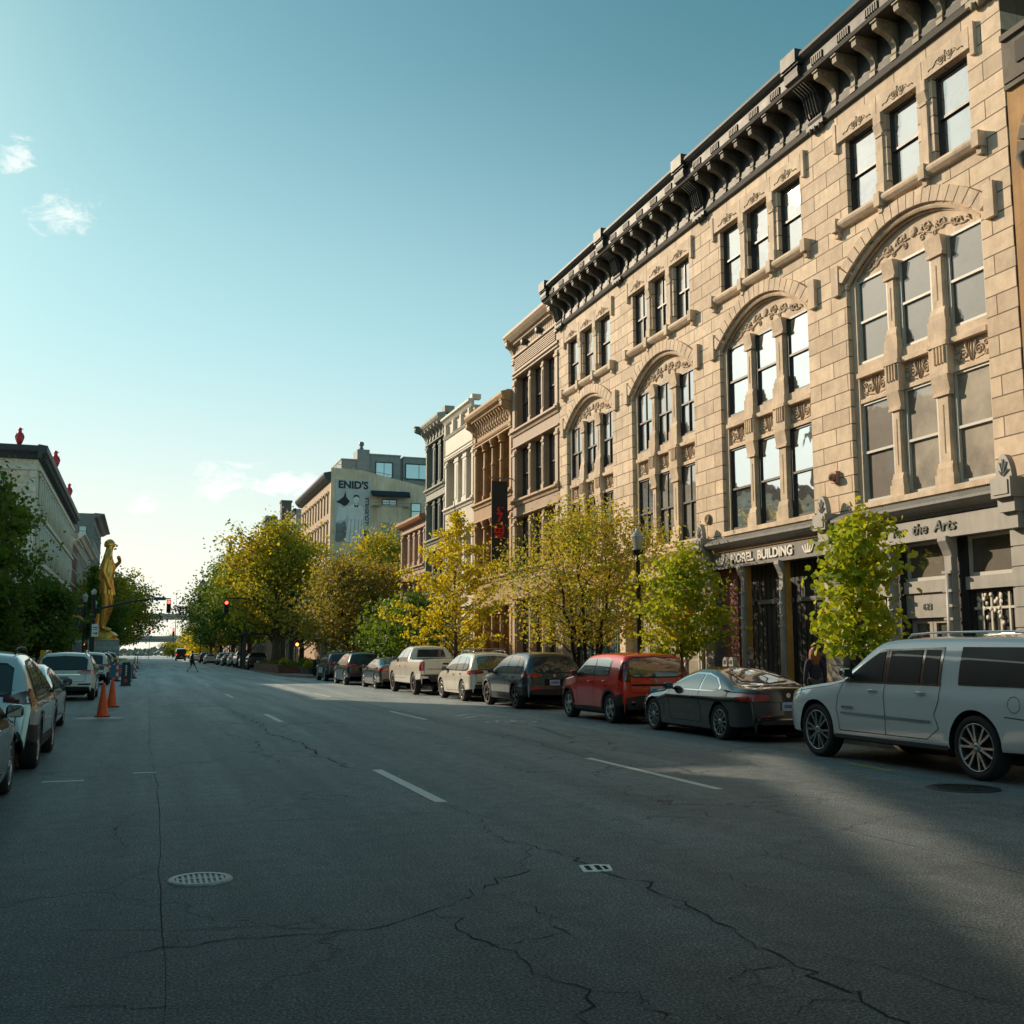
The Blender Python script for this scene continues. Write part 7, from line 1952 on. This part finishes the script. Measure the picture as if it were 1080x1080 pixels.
for k, (px, Y, s, fl) in enumerate(((322, 78, 1.0, 0), (327, 76.5, .9, 1), (335, 76, .8, 1), (300.5, 84, .9, 1))):
    t = thing('flower_pot', ('round pot of green shrubs behind the signal pole', 'pot with yellow-green shrub beside the litter bin', 'pot of yellow flowers right behind the litter bin', 'small pot of yellow flowers between the trunk and the signal pole')[k], 'plant pot', (at(px, Y), Y, .127))
    p = MB(); p.lathe([(.26*s, 0), (.38*s, .5*s), (.42*s, .55*s), (.36*s, .5*s), (.0, .48*s)], n=14); p.build('pot', GREY_IRON, t, smooth=40)
    p = MB(); tuft(p, 0, 0, .5*s, .5*s, .75*s, 260, .09, rr); p.build('foliage', L_MAPLE if k else L_GREEN, t, fix=False)
    if fl: p = MB(); tuft(p, 0, 0, .75*s, .5*s, .55*s, 80, .06, rr); p.build('flowers', FLOW, t, fix=False)
t = thing('parking_meter', 'pair of grey parking meter heads on one post behind the black coupe', 'parking meter', (12.85, 22.0, .13))
p = MB(); p.tube([(0, 0, 0), (0, 0, 1.05)], .035, 8); p.box(-.03, .03, -.2, .2, 1.02, 1.07); p.build('post', GREY_IRON, t)
for s in (-1, 1):
    p = MB(); p.prism([(s*.14-.09, 1.07), (s*.14+.09, 1.07), (s*.14+.11, 1.25), (s*.14+.09, 1.36), (s*.14+.04, 1.41), (s*.14-.04, 1.41), (s*.14-.09, 1.36), (s*.14-.11, 1.25)], 0, -.06, .06); m_ = p.build('meter_head', GREY_PALE, t, bevel=.01)
    p = MB(); p.box(-.065, -.061, s*.14-.05, s*.14+.05, 1.25, 1.34); p.build('display', HUBD, m_)
# hanging banner on the iron-front corner
t = thing('vertical_banner', 'tall charcoal banner with red lettering RED7e hanging edge-on from the caramel front', 'banner', (16.5, 48.0, 5))
BT = lambda u, d, z: (u, 48.0 - d, z)
x0, x1 = 15.4, 16.2
p = MB(BT); p.box(x0, x1, -.02, .02, 5.75, 9.75); cl = p.build('cloth', mat('charcoal_banner', (.022, .024, .024), .7, var=.15), t)
p = MB(BT); p.tube([(x0-.1, 0, 9.9), (16.5, 0, 9.9)], .03, 6); p.tube([(x0-.1, 0, 5.55), (16.5, 0, 5.55)], .03, 6); p.tube([(x0+.1, 0, 9.75), (x0+.1, 0, 9.9)], .01, 4); p.tube([(x1-.1, 0, 9.75), (x1-.1, 0, 9.9)], .01, 4); p.build('bracket', GREY_IRON, t)
REDL = mat('red_letters', (.75, .025, .02), .45, var=0, bump=0)
text_part('RED', t, BT, 15.8, .028, 7.36, .66, REDL, vertical=True, sx=.6, off=.02, align='CENTER')
text_part('7', t, BT, 15.8, .034, 7.98, .62, REDL, vertical=False, off=.02)
text_part('e', t, BT, 15.8, .028, 8.38, .72, REDL, vertical=True, sx=.75, off=.02)
# traffic cones
ORC = mat('orange_cone_plastic', (.88, .10, .02), .45, var=.15, scale=6); WHT = mat('reflective_white', (.75, .75, .72), .4, var=.1)
for k, (x, y, rz) in enumerate(((-.90, 29.9, 0), (-.81, 35.2, .3))):
    t = thing('traffic_cone', ('tall orange traffic cone in front, beside the pale round patch', 'orange traffic cone standing behind the front one')[k], 'traffic cone', (x, y, .001), rz)
    p = MB(); p.prism([(-.19, -.19), (.19, -.19), (.19, .19), (-.19, .19)], 2, 0, .035); p.build('base', mat('cone_base', (.30, .05, .02), .7), t, bevel=.01)
    p = MB(); p.lathe([(.155, .035), (.145, .05), (.035, .86), (.025, .87), (.0, .87)], n=20); p.build('cone', ORC, t, smooth=40)
def channelizer(x, y, lab):
    t = thing('channelizer_post', lab, 'channelizer', (x, y, .001), 0, 'striped channelizer posts')
    p = MB(); p.lathe([(.22, 0), (.2, .08), (.07, .1)], n=12); p.build('base', BLK, t)
    for k in range(6):
        p = MB(); r0 = .11-.012*k; p.lathe([(r0, .1+.2*k), (r0-.012, .3+.2*k)] + ([(0, 1.3)] if k == 5 else []), n=12); p.build('band', ORC if k % 2 == 0 else WHT, t, smooth=40)
channelizer(at(142, 73), 73, 'orange and white striped post nearest the open lane'); channelizer(at(124.5, 66), 66, 'orange and white striped post in front of the blue barricade')
channelizer(at(142.8, 96), 96, 'striped post just beyond the first, by the white line'); channelizer(at(145.5, 118), 118, 'farthest striped post beside the parked dark cars'); channelizer(at(118.5, 70), 70, 'striped post close to the small white SUV')
t = thing('barrier_tape', 'yellow tape strung between the striped posts above the blue barricade', 'tape', (at(130, 68), 68, .9))
a = at(117.5, 68)-at(130, 68); b = at(143, 73)-at(130, 68)
p = MB()
prev = None
for k in range(13):
    f = k/12; x = a+(b-a)*f; y = 5*f-1; z = .30+.1*math.sin(6*f)-.25*f*(1-f)
    cur = (p.V((x, y, z)), p.V((x, y+.01, z+.08)))
    if prev: p.face((prev[0], cur[0], cur[1], prev[1]))
    prev = cur
p.build('tape', mat('yellow_tape', (.60, .48, .03), .5, var=.1), t, fix=False)
t = thing('barricade', 'blue and white board barricade under the yellow tape', 'barricade', (at(127, 66), 66, 0))
p = MB(); p.box(-.75, .75, -.02, .02, .25, .95); p.build('board', mat('blue_board', (.03, .16, .30), .5, var=.3, scale=3), t)
p = MB(); p.box(-.15, .25, -.035, -.021, .45, .75); p.build('notice', mat('salmon_notice', (.55, .18, .12), .6), t)
p = MB()
for s in (-.65, .65): p.tube([(s, -.25, 0), (s, 0, 1.0), (s, .25, 0)], .025, 6)
p.build('leg', GREY_PALE, t)
t = thing('sandwich_board', 'tall black sandwich board with a red roundel, standing in the kerb lane', 'sign board', (-.72, 57.3, 0))
p = MB()
for s in (1, -1):
    A = [(-.30, s*.34, .04), (.30, s*.34, .04), (.24, s*.03, 1.45), (-.24, s*.03, 1.45)]
    B = [(x, y-.03*s, z) for x, y, z in A]
    ia = [p.V(q_) for q_ in A]; ib = [p.V(q_) for q_ in B]
    p.face(ia); p.face(ib[::-1])
    for j in range(4): p.face((ia[j], ia[(j+1) % 4], ib[(j+1) % 4], ib[j]))
p.box(-.36, .36, -.40, .40, 0, .05); p.build('board', BLK, t); t.scale = (.78, .8, .8)
p = MB()
yy = lambda z: -.345+.22*(z-.04)/1.0-.004
for k in range(6):
    z = .62+k*.115; p.poly([(-.05+.01*(k % 2), yy(z), z), (.06, yy(z), z), (.05, yy(z+.07), z+.07), (-.04, yy(z+.07), z+.07)])
p.build('lettering', WHITE_L, t, fix=False)
p = MB(); p.face([p.V((.12*math.cos(2*PI*k/16), yy(.33+.13*math.sin(2*PI*k/16))-.004, .33+.13*math.sin(2*PI*k/16))) for k in range(16)]); p.build('roundel', mat('red_roundel', (.5, .04, .03), .5), t, fix=False)
t = thing('utility_box', 'plain yellow utility box behind the roof of the silver crossover', 'utility box', (at(47, 46), 46, .13)); t.scale = (.52, 1, .80)
p = MB(); p.prism([(-.42, 0), (.45, 0), (.48, 2.0), (-.28, 2.0)], 1, -.12, .12); p.build('board', mat('yellow_board', (.80, .42, .03), .6, var=.2), t, bevel=.01)
p = MB(); p.box(-.2, .3, -.135, -.121, .9, 1.2); p.build('notice_plate', BLACKP, t)
for k, (px, Y, h_) in enumerate(((76, 84, 1.6), (81, 84, 2.4), (62, 70, 2.2))):
    t = thing('utility_cabinet', ('grey cabinet on the corner by the black banner', 'taller grey cabinet next to the first', 'slim grey cabinet under the lower green tree')[k], 'cabinet', (at(px, Y), Y, .13))
    p = MB(); p.box(-.3, .3, -.25, .25, 0, h_); p.build('case', GREY_PALE, t, bevel=.02)
    p = MB(); p.box(-.25, .25, -.262, -.252, .3, h_-.2); p.box(.15, .2, -.28, -.262, h_*.5, h_*.5+.12); p.build('door', GREY_IRON, t)
# bridges over the far end of the road
CONC = mat('bridge_concrete', (.30, .29, .27), .8, var=.15)
for Y, z0, z1, lab in ((400, 12.6, 14.8, 'high concrete highway bridge crossing far behind the road'), (335, 4.0, 6.0, 'low nearer bridge deck crossing the end of the road')):
    t = thing('bridge', lab, 'bridge', (5, Y, 0))
    p = MB(); p.box(-90, 120, 0, 9, z0+.7, z1-.5); p.box(-90, 120, -.6, 9.6, z1-.5, z1-.3); p.build('deck', CONC, t)
    p = MB(); p.box(-90, 120, -.5, -.2, z1-.3, z1+.4); p.build('parapet', CONC, t)
    p = MB()
    for k in (-3, -2, 2, 3, 4): p.box(k*14-.6, k*14+.6, 3, 5, 0, z0+.7)
    p.build('pier', CONC, t)
t = thing('radio_mast', 'thin distant mast above the high bridge', 'mast', (at(184, 420), 420, 0)); p = MB(); p.tube([(0, 0, 0), (0, 0, 25)], [.25, .06], 6); p.build('mast', GREY_PALE, t)
# far skyline beyond the bridges
rr = random.Random(9); V = MB()
for k in range(2500):
    x = rr.uniform(-160, 220); y = rr.uniform(520, 620); s = rr.uniform(.8, 1.8); z = rr.uniform(-.5, 4.8)*(.7+.3*math.sin(x*.05))
    for _ in range(2):
        u = Vector((rr.gauss(0, 1), rr.gauss(0, 1), rr.gauss(0, 1))).normalized(); w = u.cross(Vector((rr.random(), rr.random(), 1))).normalized(); c = Vector((x, y, z))
        V.poly([tuple(c-u*s), tuple(c+w*s*.7), tuple(c+u*s), tuple(c-w*s*.7)])
o = V.build('treeline', mat('hazy_green', (.20, .24, .20), .9, var=.2, bump=0), fix=False); tag(o, 'hazy line of trees on the horizon beyond the bridges', 'treeline', kind='stuff')
# patio awning by the corner, café umbrella shape seen under the planter tree
t = thing('corner_shelter', 'dark pitched shelter roof on posts behind the planter tree', 'shelter', (at(277, 104), 104, .13))
p = MB(); p.prism([(-2.4, 3.1), (2.2, 3.1), (1.2, 4.2), (.6, 4.3)], 1, -1.5, 1.5); p.build('roof', BLACKP, t)
for s in (-1.8, 1.8):
    for y in (-1.2, 1.2): p = MB(); p.box(s-.15, s+.15, y-.15, y+.15, 0, 3.1); p.build('post', mat('dark_timber', (.05, .035, .025), .7), t)
# orange café sign far away
t = thing('shop_sign', 'orange projecting shop sign far along the right-hand pavement', 'sign', (at(234, 150), 150, 2.6))
p = MB(); p.prism([(-.9, 0), (.5, 0), (.9, 1.2), (.2, 2.4), (-.7, 1.6)], 1, -.1, .1); p.build('board', ORNG, t)
# ================================================================ people and the statue
def skin_body(name, joints, edges, radii, m, parent, root=0, sub=2, T=None):
    me = bpy.data.meshes.new(name); me.from_pydata(joints, edges, []); me.update()
    o = bpy.data.objects.new('tmp_skin', me); col.objects.link(o)
    md = o.modifiers.new('s', 'SKIN'); md.use_smooth_shade = True
    for i, r in enumerate(radii):
        sv = me.skin_vertices[0].data[i]
        sv.radius = r if isinstance(r, tuple) else (r, r); sv.use_root = (i == root)
    ms = o.modifiers.new('d', 'SUBSURF'); ms.levels = sub; ms.render_levels = sub
    dg = bpy.context.evaluated_depsgraph_get(); dg.update()
    m2 = bpy.data.meshes.new_from_object(o.evaluated_get(dg)); m2.name = name
    bpy.data.objects.remove(o)
    m2.materials.clear(); m2.materials.append(m)
    for f in m2.polygons: f.use_smooth = True
    ob = bpy.data.objects.new(name, m2); col.objects.link(ob); ob.parent = parent
    return ob
SKIN = mat('skin', (.42, .24, .16), .5, var=.06, bump=0)
def head_bits(t, c, s, hair_m, face=(0, -1), long=False, skin=SKIN):
    """eyes, nose, mouth, ears and hair around head centre c; face = facing direction in plan"""
    fx, fy = face; rx, ry = -fy, fx
    def W(a, b, z): return (c[0]+rx*a*s+fx*b*s, c[1]+ry*a*s+fy*b*s, c[2]+z*s)
    p = MB()
    p.tube([W(0, .088, .02), W(0, .118, -.012), W(0, .092, -.028)], [.010*s, .016*s, .012*s], 6)
    for q in (-1, 1): p.tube([W(q*.078, .0, .02), W(q*.088, -.01, .0), W(q*.078, .0, -.03)], [.012*s, .018*s, .01*s], 6)
    p.build('nose_and_ears', skin, t, smooth=60)
    p = MB()
    for q in (-1, 1): p.lathe([(.0, -.004), (.011*s, 0), (.0, .004)], W(q*.032, .088, .018), 8)
    p.tube([W(-.024, .088, -.052), W(0, .095, -.054), W(.024, .088, -.052)], .005*s, 5)
    p.build('eyes_and_mouth', mat('face_dark', (.06, .03, .025), .5, var=0, bump=0), t)
    h = MB(); n = 14
    rings = []
    for k in range(9):
        ph = PI*.5*k/8*1.25
        ring = []
        for j in range(n):
            a = 2*PI*j/n; r = math.sin(ph)
            b = math.cos(a)*r; fw = math.sin(a)*r
            zz = math.cos(ph)
            if fw > .35 and zz < .45: fw_ = .35; 
            cut = (fw > .2 and zz < .35)
            sc = .80 if cut else 1.0
            ring.append(h.V(W(b*.086*sc, fw*.104*sc-.006, zz*.118+.018)))
        rings.append(ring)
    for a_, b_ in zip(rings, rings[1:]):
        for j in range(n): h.face((a_[j], a_[(j+1) % n], b_[(j+1) % n], b_[j]), 0, True)
    if long:
        for q in range(-6, 7):
            a = q/6*1.9
            h.tube([W(math.sin(a)*.075, -math.cos(a)*.085-.01, .06), W(math.sin(a)*.095, -math.cos(a)*.1-.01, -.06), W(math.sin(a)*.10, -math.cos(a)*.09-.01, -.20), W(math.sin(a)*.075, -math.cos(a)*.06-.03, -.33)], [.03*s, .036*s, .034*s, .012*s], 6)
    h.build('hair', hair_m, t, smooth=70, fix=False)

def person(name_label, loc, rz, pose, top_m, leg_m, hair_m, long=False, shorts=False, scale=1.0, sleeves='short', shoe_m=None):
    """pose: dict of joint positions in metres for a 1.75 m figure facing -y"""
    t = thing('person', name_label, 'person', loc, rz)
    P = dict(pel=(0, 0, .95), ch=(0, .0, 1.25), nk=(0, -.0, 1.47), hd=(0, -.02, 1.62), top=(0, -.015, 1.70),
             sL=(.17, 0, 1.41), eL=(.23, .03, 1.13), wL=(.24, -.04, .88), sR=(-.17, 0, 1.41), eR=(-.23, .03, 1.13), wR=(-.24, -.04, .88),
             hL=(.09, 0, .92), kL=(.10, -.03, .50), aL=(.10, .02, .09), tL=(.11, -.15, .04), hR=(-.09, 0, .92), kR=(-.10, -.03, .50), aR=(-.10, .02, .09), tR=(-.11, -.15, .04))
    P.update(pose)
    names = ['pel', 'ch', 'nk', 'hd', 'top', 'sL', 'eL', 'wL', 'sR', 'eR', 'wR', 'hL', 'kL', 'aL', 'tL', 'hR', 'kR', 'aR', 'tR']
    J = [P[n_] for n_ in names]; ix = {n_: i for i, n_ in enumerate(names)}
    E = [('pel', 'ch'), ('ch', 'nk'), ('nk', 'hd'), ('hd', 'top'), ('nk', 'sL'), ('sL', 'eL'), ('eL', 'wL'), ('nk', 'sR'), ('sR', 'eR'), ('eR', 'wR'), ('pel', 'hL'), ('hL', 'kL'), ('kL', 'aL'), ('aL', 'tL'), ('pel', 'hR'), ('hR', 'kR'), ('kR', 'aR'), ('aR', 'tR')]
    rad = dict(pel=(.13, .10), ch=(.15, .10), nk=.055, hd=(.078, .092), top=(.06, .075), sL=.055, eL=.04, wL=.026, sR=.055, eR=.04, wR=.026, hL=.085, kL=.055, aL=.036, tL=.032, hR=.085, kR=.055, aR=.036, tR=.032)
    # hands: palm and five fingers each
    for s_, sg in (('L', 1), ('R', -1)):
        w = Vector(P['w'+s_]); e = Vector(P['e'+s_]); d = (w-e).normalized(); side = Vector((0, -1, 0)); side = (side-d*side.dot(d)).normalized(); nrm_ = d.cross(side)
        pi = len(J); J.append(tuple(w+d*.07)); names.append('p'+s_); ix['p'+s_] = pi; E.append(('w'+s_, 'p'+s_)); rad['p'+s_] = (.022, .036)
        for k in range(5):
            off = (k-1.5)*.019 if k < 4 else 0
            ln_ = (.055, .068, .064, .05, .045)[k]
            b = w+d*.085+side*off if k < 4 else w+d*.04+side*(-.035)
            dd = d if k < 4 else (d-side*.8).normalized()
            j1 = b+dd*ln_*.55+nrm_*sg*.004; j2 = b+dd*ln_+nrm_*sg*.018
            for q, (jj, r_) in enumerate(((j1, .009), (j2, .008))):
                nm = 'f%s%d%d' % (s_, k, q); ix[nm] = len(J); names.append(nm); J.append(tuple(jj)); rad[nm] = r_
                E.append((('p'+s_) if q == 0 else 'f%s%d0' % (s_, k), nm))
    skin_body('body', J, [(ix[a], ix[b]) for a, b in E], [rad[n_] for n_ in names], SKIN, t, 0)
    hd = P['hd']; head_bits(t, (hd[0], hd[1], hd[2]+.02), 1.0, hair_m, (0, -1), long)
    def cloth(nm, js, es, rr_, m):
        skin_body(nm, [P[j] if isinstance(j, str) else j for j in js], es, rr_, m, t, 0)
    sl = [Vector(P['s'+q]).lerp(Vector(P['e'+q]), .75 if sleeves == 'short' else 1.0) for q in 'LR']
    js = ['pel', 'ch', 'nk', 'sL', tuple(sl[0]), 'sR', tuple(sl[1])]; es = [(0, 1), (1, 2), (2, 3), (3, 4), (2, 5), (5, 6)]; rr_ = [(.155, .125), (.17, .12), (.07, .065), .072, .058, .072, .058]
    if sleeves == 'long':
        js += ['wL', 'wR']; es += [(4, 7), (6, 8)]; rr_ += [.038, .038]
    cloth('shirt', js, es, rr_, top_m)
    kl = [Vector(P['h'+q]).lerp(Vector(P['k'+q]), .88 if shorts else 1.0) for q in 'LR']
    js = ['pel', 'hL', tuple(kl[0]), 'hR', tuple(kl[1])]; es = [(0, 1), (1, 2), (0, 3), (3, 4)]; rr_ = [(.155, .125), .105, .078 if shorts else .068, .105, .078 if shorts else .068]
    if not shorts: js += ['aL', 'aR']; es += [(2, 5), (4, 6)]; rr_ += [.052, .052]
    cloth('shorts' if shorts else 'trousers', js, es, rr_, leg_m)
    for q in 'LR':
        a = Vector(P['a'+q]); tt = Vector(P['t'+q]); d = (tt-a)
        skin_body('shoe', [tuple(a+Vector((0, 0, -.02))-d*.25), tuple(a+d*.35+Vector((0, 0, -.02))), tuple(tt)], [(0, 1), (1, 2)], [.048, (.05, .045), (.045, .03)], shoe_m or BLACKP, t, 1)
    t.scale = (scale,)*3
    return t
CL_BLK = mat('black_cotton', (.012, .013, .015), .85, var=.3); CL_NAVY = mat('navy_wool', (.02, .028, .05), .85, var=.2); CL_GREY = mat('grey_trousers', (.06, .06, .065), .8)
H_DK = mat('dark_brown_hair', (.03, .018, .012), .6, var=.3, scale=20); H_AUB = mat('auburn_hair', (.30, .11, .04), .55, var=.3, scale=20)
# pedestrian crossing from left to right in mid-stride; facing +x
person('man in black T-shirt and shorts striding across the road in the distance', (at(203, 93), 93, 0), PI/2, dict(
    kL=(.09, -.26, .53), aL=(.09, -.42, .13), tL=(.09, -.56, .10), hL=(.09, -.02, .92), kR=(-.09, .08, .50), aR=(-.09, .38, .14), tR=(-.09, .30, .04), hR=(-.09, .02, .92),
    eL=(.24, .16, 1.16), wL=(.24, .10, .93), eR=(-.24, -.12, 1.15), wR=(-.25, -.30, 1.0)), CL_BLK, CL_BLK, H_DK, shorts=True, scale=1.02)
person('woman with long auburn hair and navy coat, seen over the white SUV bonnet', (14.1, 20.5, .13), PI*.9, {}, CL_NAVY, CL_GREY, H_AUB, long=True, sleeves='long', scale=.93)
person('person with tousled grey-brown hair on the pavement above the coupe roof', (14.0, 23.0, .13), PI*.35, {}, CL_GREY, CL_NAVY, mat('grey_brown_hair', (.16, .12, .09), .7, var=.4, scale=30), sleeves='long', scale=.92)

# plain golden draped figure (generic) on a rock base and stone plinth
GOLD = mat('gilded_surface', (.88, .40, .08), .28, metal=.8, var=.25, scale=.8, bump=.15, bscale=3)
ST = thing('golden_statue', 'colossal golden standing figure with one raised hand on a grey block plinth', 'statue', (at(108, 110), 110, 0), 0)
s = 5.15; zb = 3.55
def G(x, y, z): return (x*s, y*s, zb+z*s)
# facing +x (towards the road), weight on one leg
J = dict(pel=(0, 0, .93), ch=(.03, 0, 1.24), nk=(.02, 0, 1.46), hd=(.055, 0, 1.615), top=(.05, 0, 1.70),
         sL=(.02, .19, 1.41), eL=(.03, .27, 1.14), wL=(.23, .20, 1.33), hLn=(.19, .12, 1.44), sR=(.0, -.19, 1.39), eR=(-.04, -.25, 1.10), wR=(.06, -.23, .86), hRn=(.09, -.22, .78),
         hpL=(.0, .09, .90), kL=(.10, .11, .50), aL=(-.02, .14, .08), tL=(.13, .16, .03), hpR=(0, -.09, .90), kR=(.02, -.09, .48), aR=(-.03, -.08, .08), tR=(.14, -.09, .03))
nm = list(J); ed = [('pel', 'ch'), ('ch', 'nk'), ('nk', 'hd'), ('hd', 'top'), ('nk', 'sL'), ('sL', 'eL'), ('eL', 'wL'), ('wL', 'hLn'), ('nk', 'sR'), ('sR', 'eR'), ('eR', 'wR'), ('wR', 'hRn'), ('pel', 'hpL'), ('hpL', 'kL'), ('kL', 'aL'), ('aL', 'tL'), ('pel', 'hpR'), ('hpR', 'kR'), ('kR', 'aR'), ('aR', 'tR')]
rd = dict(pel=(.10, .135), ch=(.11, .15), nk=.06, hd=(.092, .08), top=(.08, .065), sL=.065, eL=.048, wL=.036, hLn=.04, sR=.068, eR=.05, wR=.036, hRn=.036, hpL=.095, kL=.065, aL=.045, tL=.04, hpR=.095, kR=.065, aR=.045, tR=.04)
skin_body('figure', [G(*J[k]) for k in nm], [(nm.index(a), nm.index(b)) for a, b in ed], [tuple(v*s for v in rd[k]) if isinstance(rd[k], tuple) else rd[k]*s for k in nm], GOLD, ST, 0)
p = MB(); n = 20; rings = []
for k in range(10):
    ph = PI*.62*k/9; rings.append([p.V((.036*s+math.sin(ph)*math.cos(2*PI*j/n)*.100*s, math.sin(ph)*math.sin(2*PI*j/n)*.088*s, zb+1.628*s+math.cos(ph)*.105*s+.05*s*.4*math.sin(j*5+k*3)*.25)) for j in range(n)])
for a_, b_ in zip(rings, rings[1:]):
    for j in range(n): p.face((a_[j], a_[(j+1) % n], b_[(j+1) % n], b_[j]), 0, True)
p.build('hair', GOLD, ST, smooth=70, fix=False)
p = MB(); p.tube([G(.135, 0, 1.645), G(.175, 0, 1.612), G(.14, 0, 1.598)], [.012*s, .02*s, .016*s], 6); p.tube([G(.135, 0, 1.57), G(.14, 0, 1.54)], [.02*s, .03*s], 6); p.build('face', GOLD, ST, smooth=70)
# kilt-like drape with folds
p = MB(); n = 64; rings = []
for k in range(9):
    f = k/8; z = 1.0-.30*f; rx = (.105+.03*f)*s; ry = (.15+.02*f)*s
    rings.append([p.V(((.015+.02*f)*s+(rx+.012*s*math.sin(9*2*PI*j/n)*f)*math.cos(2*PI*j/n), (ry+.012*s*math.sin(9*2*PI*j/n+.7)*f)*math.sin(2*PI*j/n), zb+z*s+.02*s*math.sin(2*2*PI*j/n)*f)) for j in range(n)])
for a_, b_ in zip(rings, rings[1:]):
    for j in range(n): p.face((a_[j], a_[(j+1) % n], b_[(j+1) % n], b_[j]), 0, True)
p.tube([G(-.12, -.15, 1.0), G(.0, -.19, 1.2), G(.04, -.1, 1.42), G(-.02, .12, 1.48), G(-.10, .18, 1.25), G(-.12, .15, .98)], [.018*s, .022*s, .02*s, .022*s, .02*s, .018*s], 8)
p.build('drapery', GOLD, ST, smooth=70)
p = MB(); rr = random.Random(4)
p.lathe([(1.45, 0), (1.38, .16), (1.2, .2), (1.22, .45), (1.05, .7), (.75, .85), (0, .9)], (0, 0, 2.78), 16)
for i, v in enumerate(p.v):
    if v[2] > 2.97: p.v[i] = (v[0]+rr.gauss(0, .07), v[1]+rr.gauss(0, .07), v[2]+rr.gauss(0, .04))
p.tube([(-.55, -.3, 3.4), (-.62, -.3, 4.2), (-.5, -.28, 5.3)], [.3, .24, .16], 8)
p.build('rock_base', GOLD, ST, smooth=30)
PL = block_mat('plinth_blocks', (.50, .48, .45), (.12, .11, .10), .95, .46, .012, 'BOTH', var=.12, bump=.3)
p = MB(); p.box(-1.3, 1.45, -1.4, 1.4, .12, 2.72); p.build('plinth', PL, ST)
p = MB(); p.box(-1.36, 1.51, -1.46, 1.46, 2.72, 2.80); p.build('plinth_cap', mat('plinth_cap', (.30, .28, .26), .7), ST)
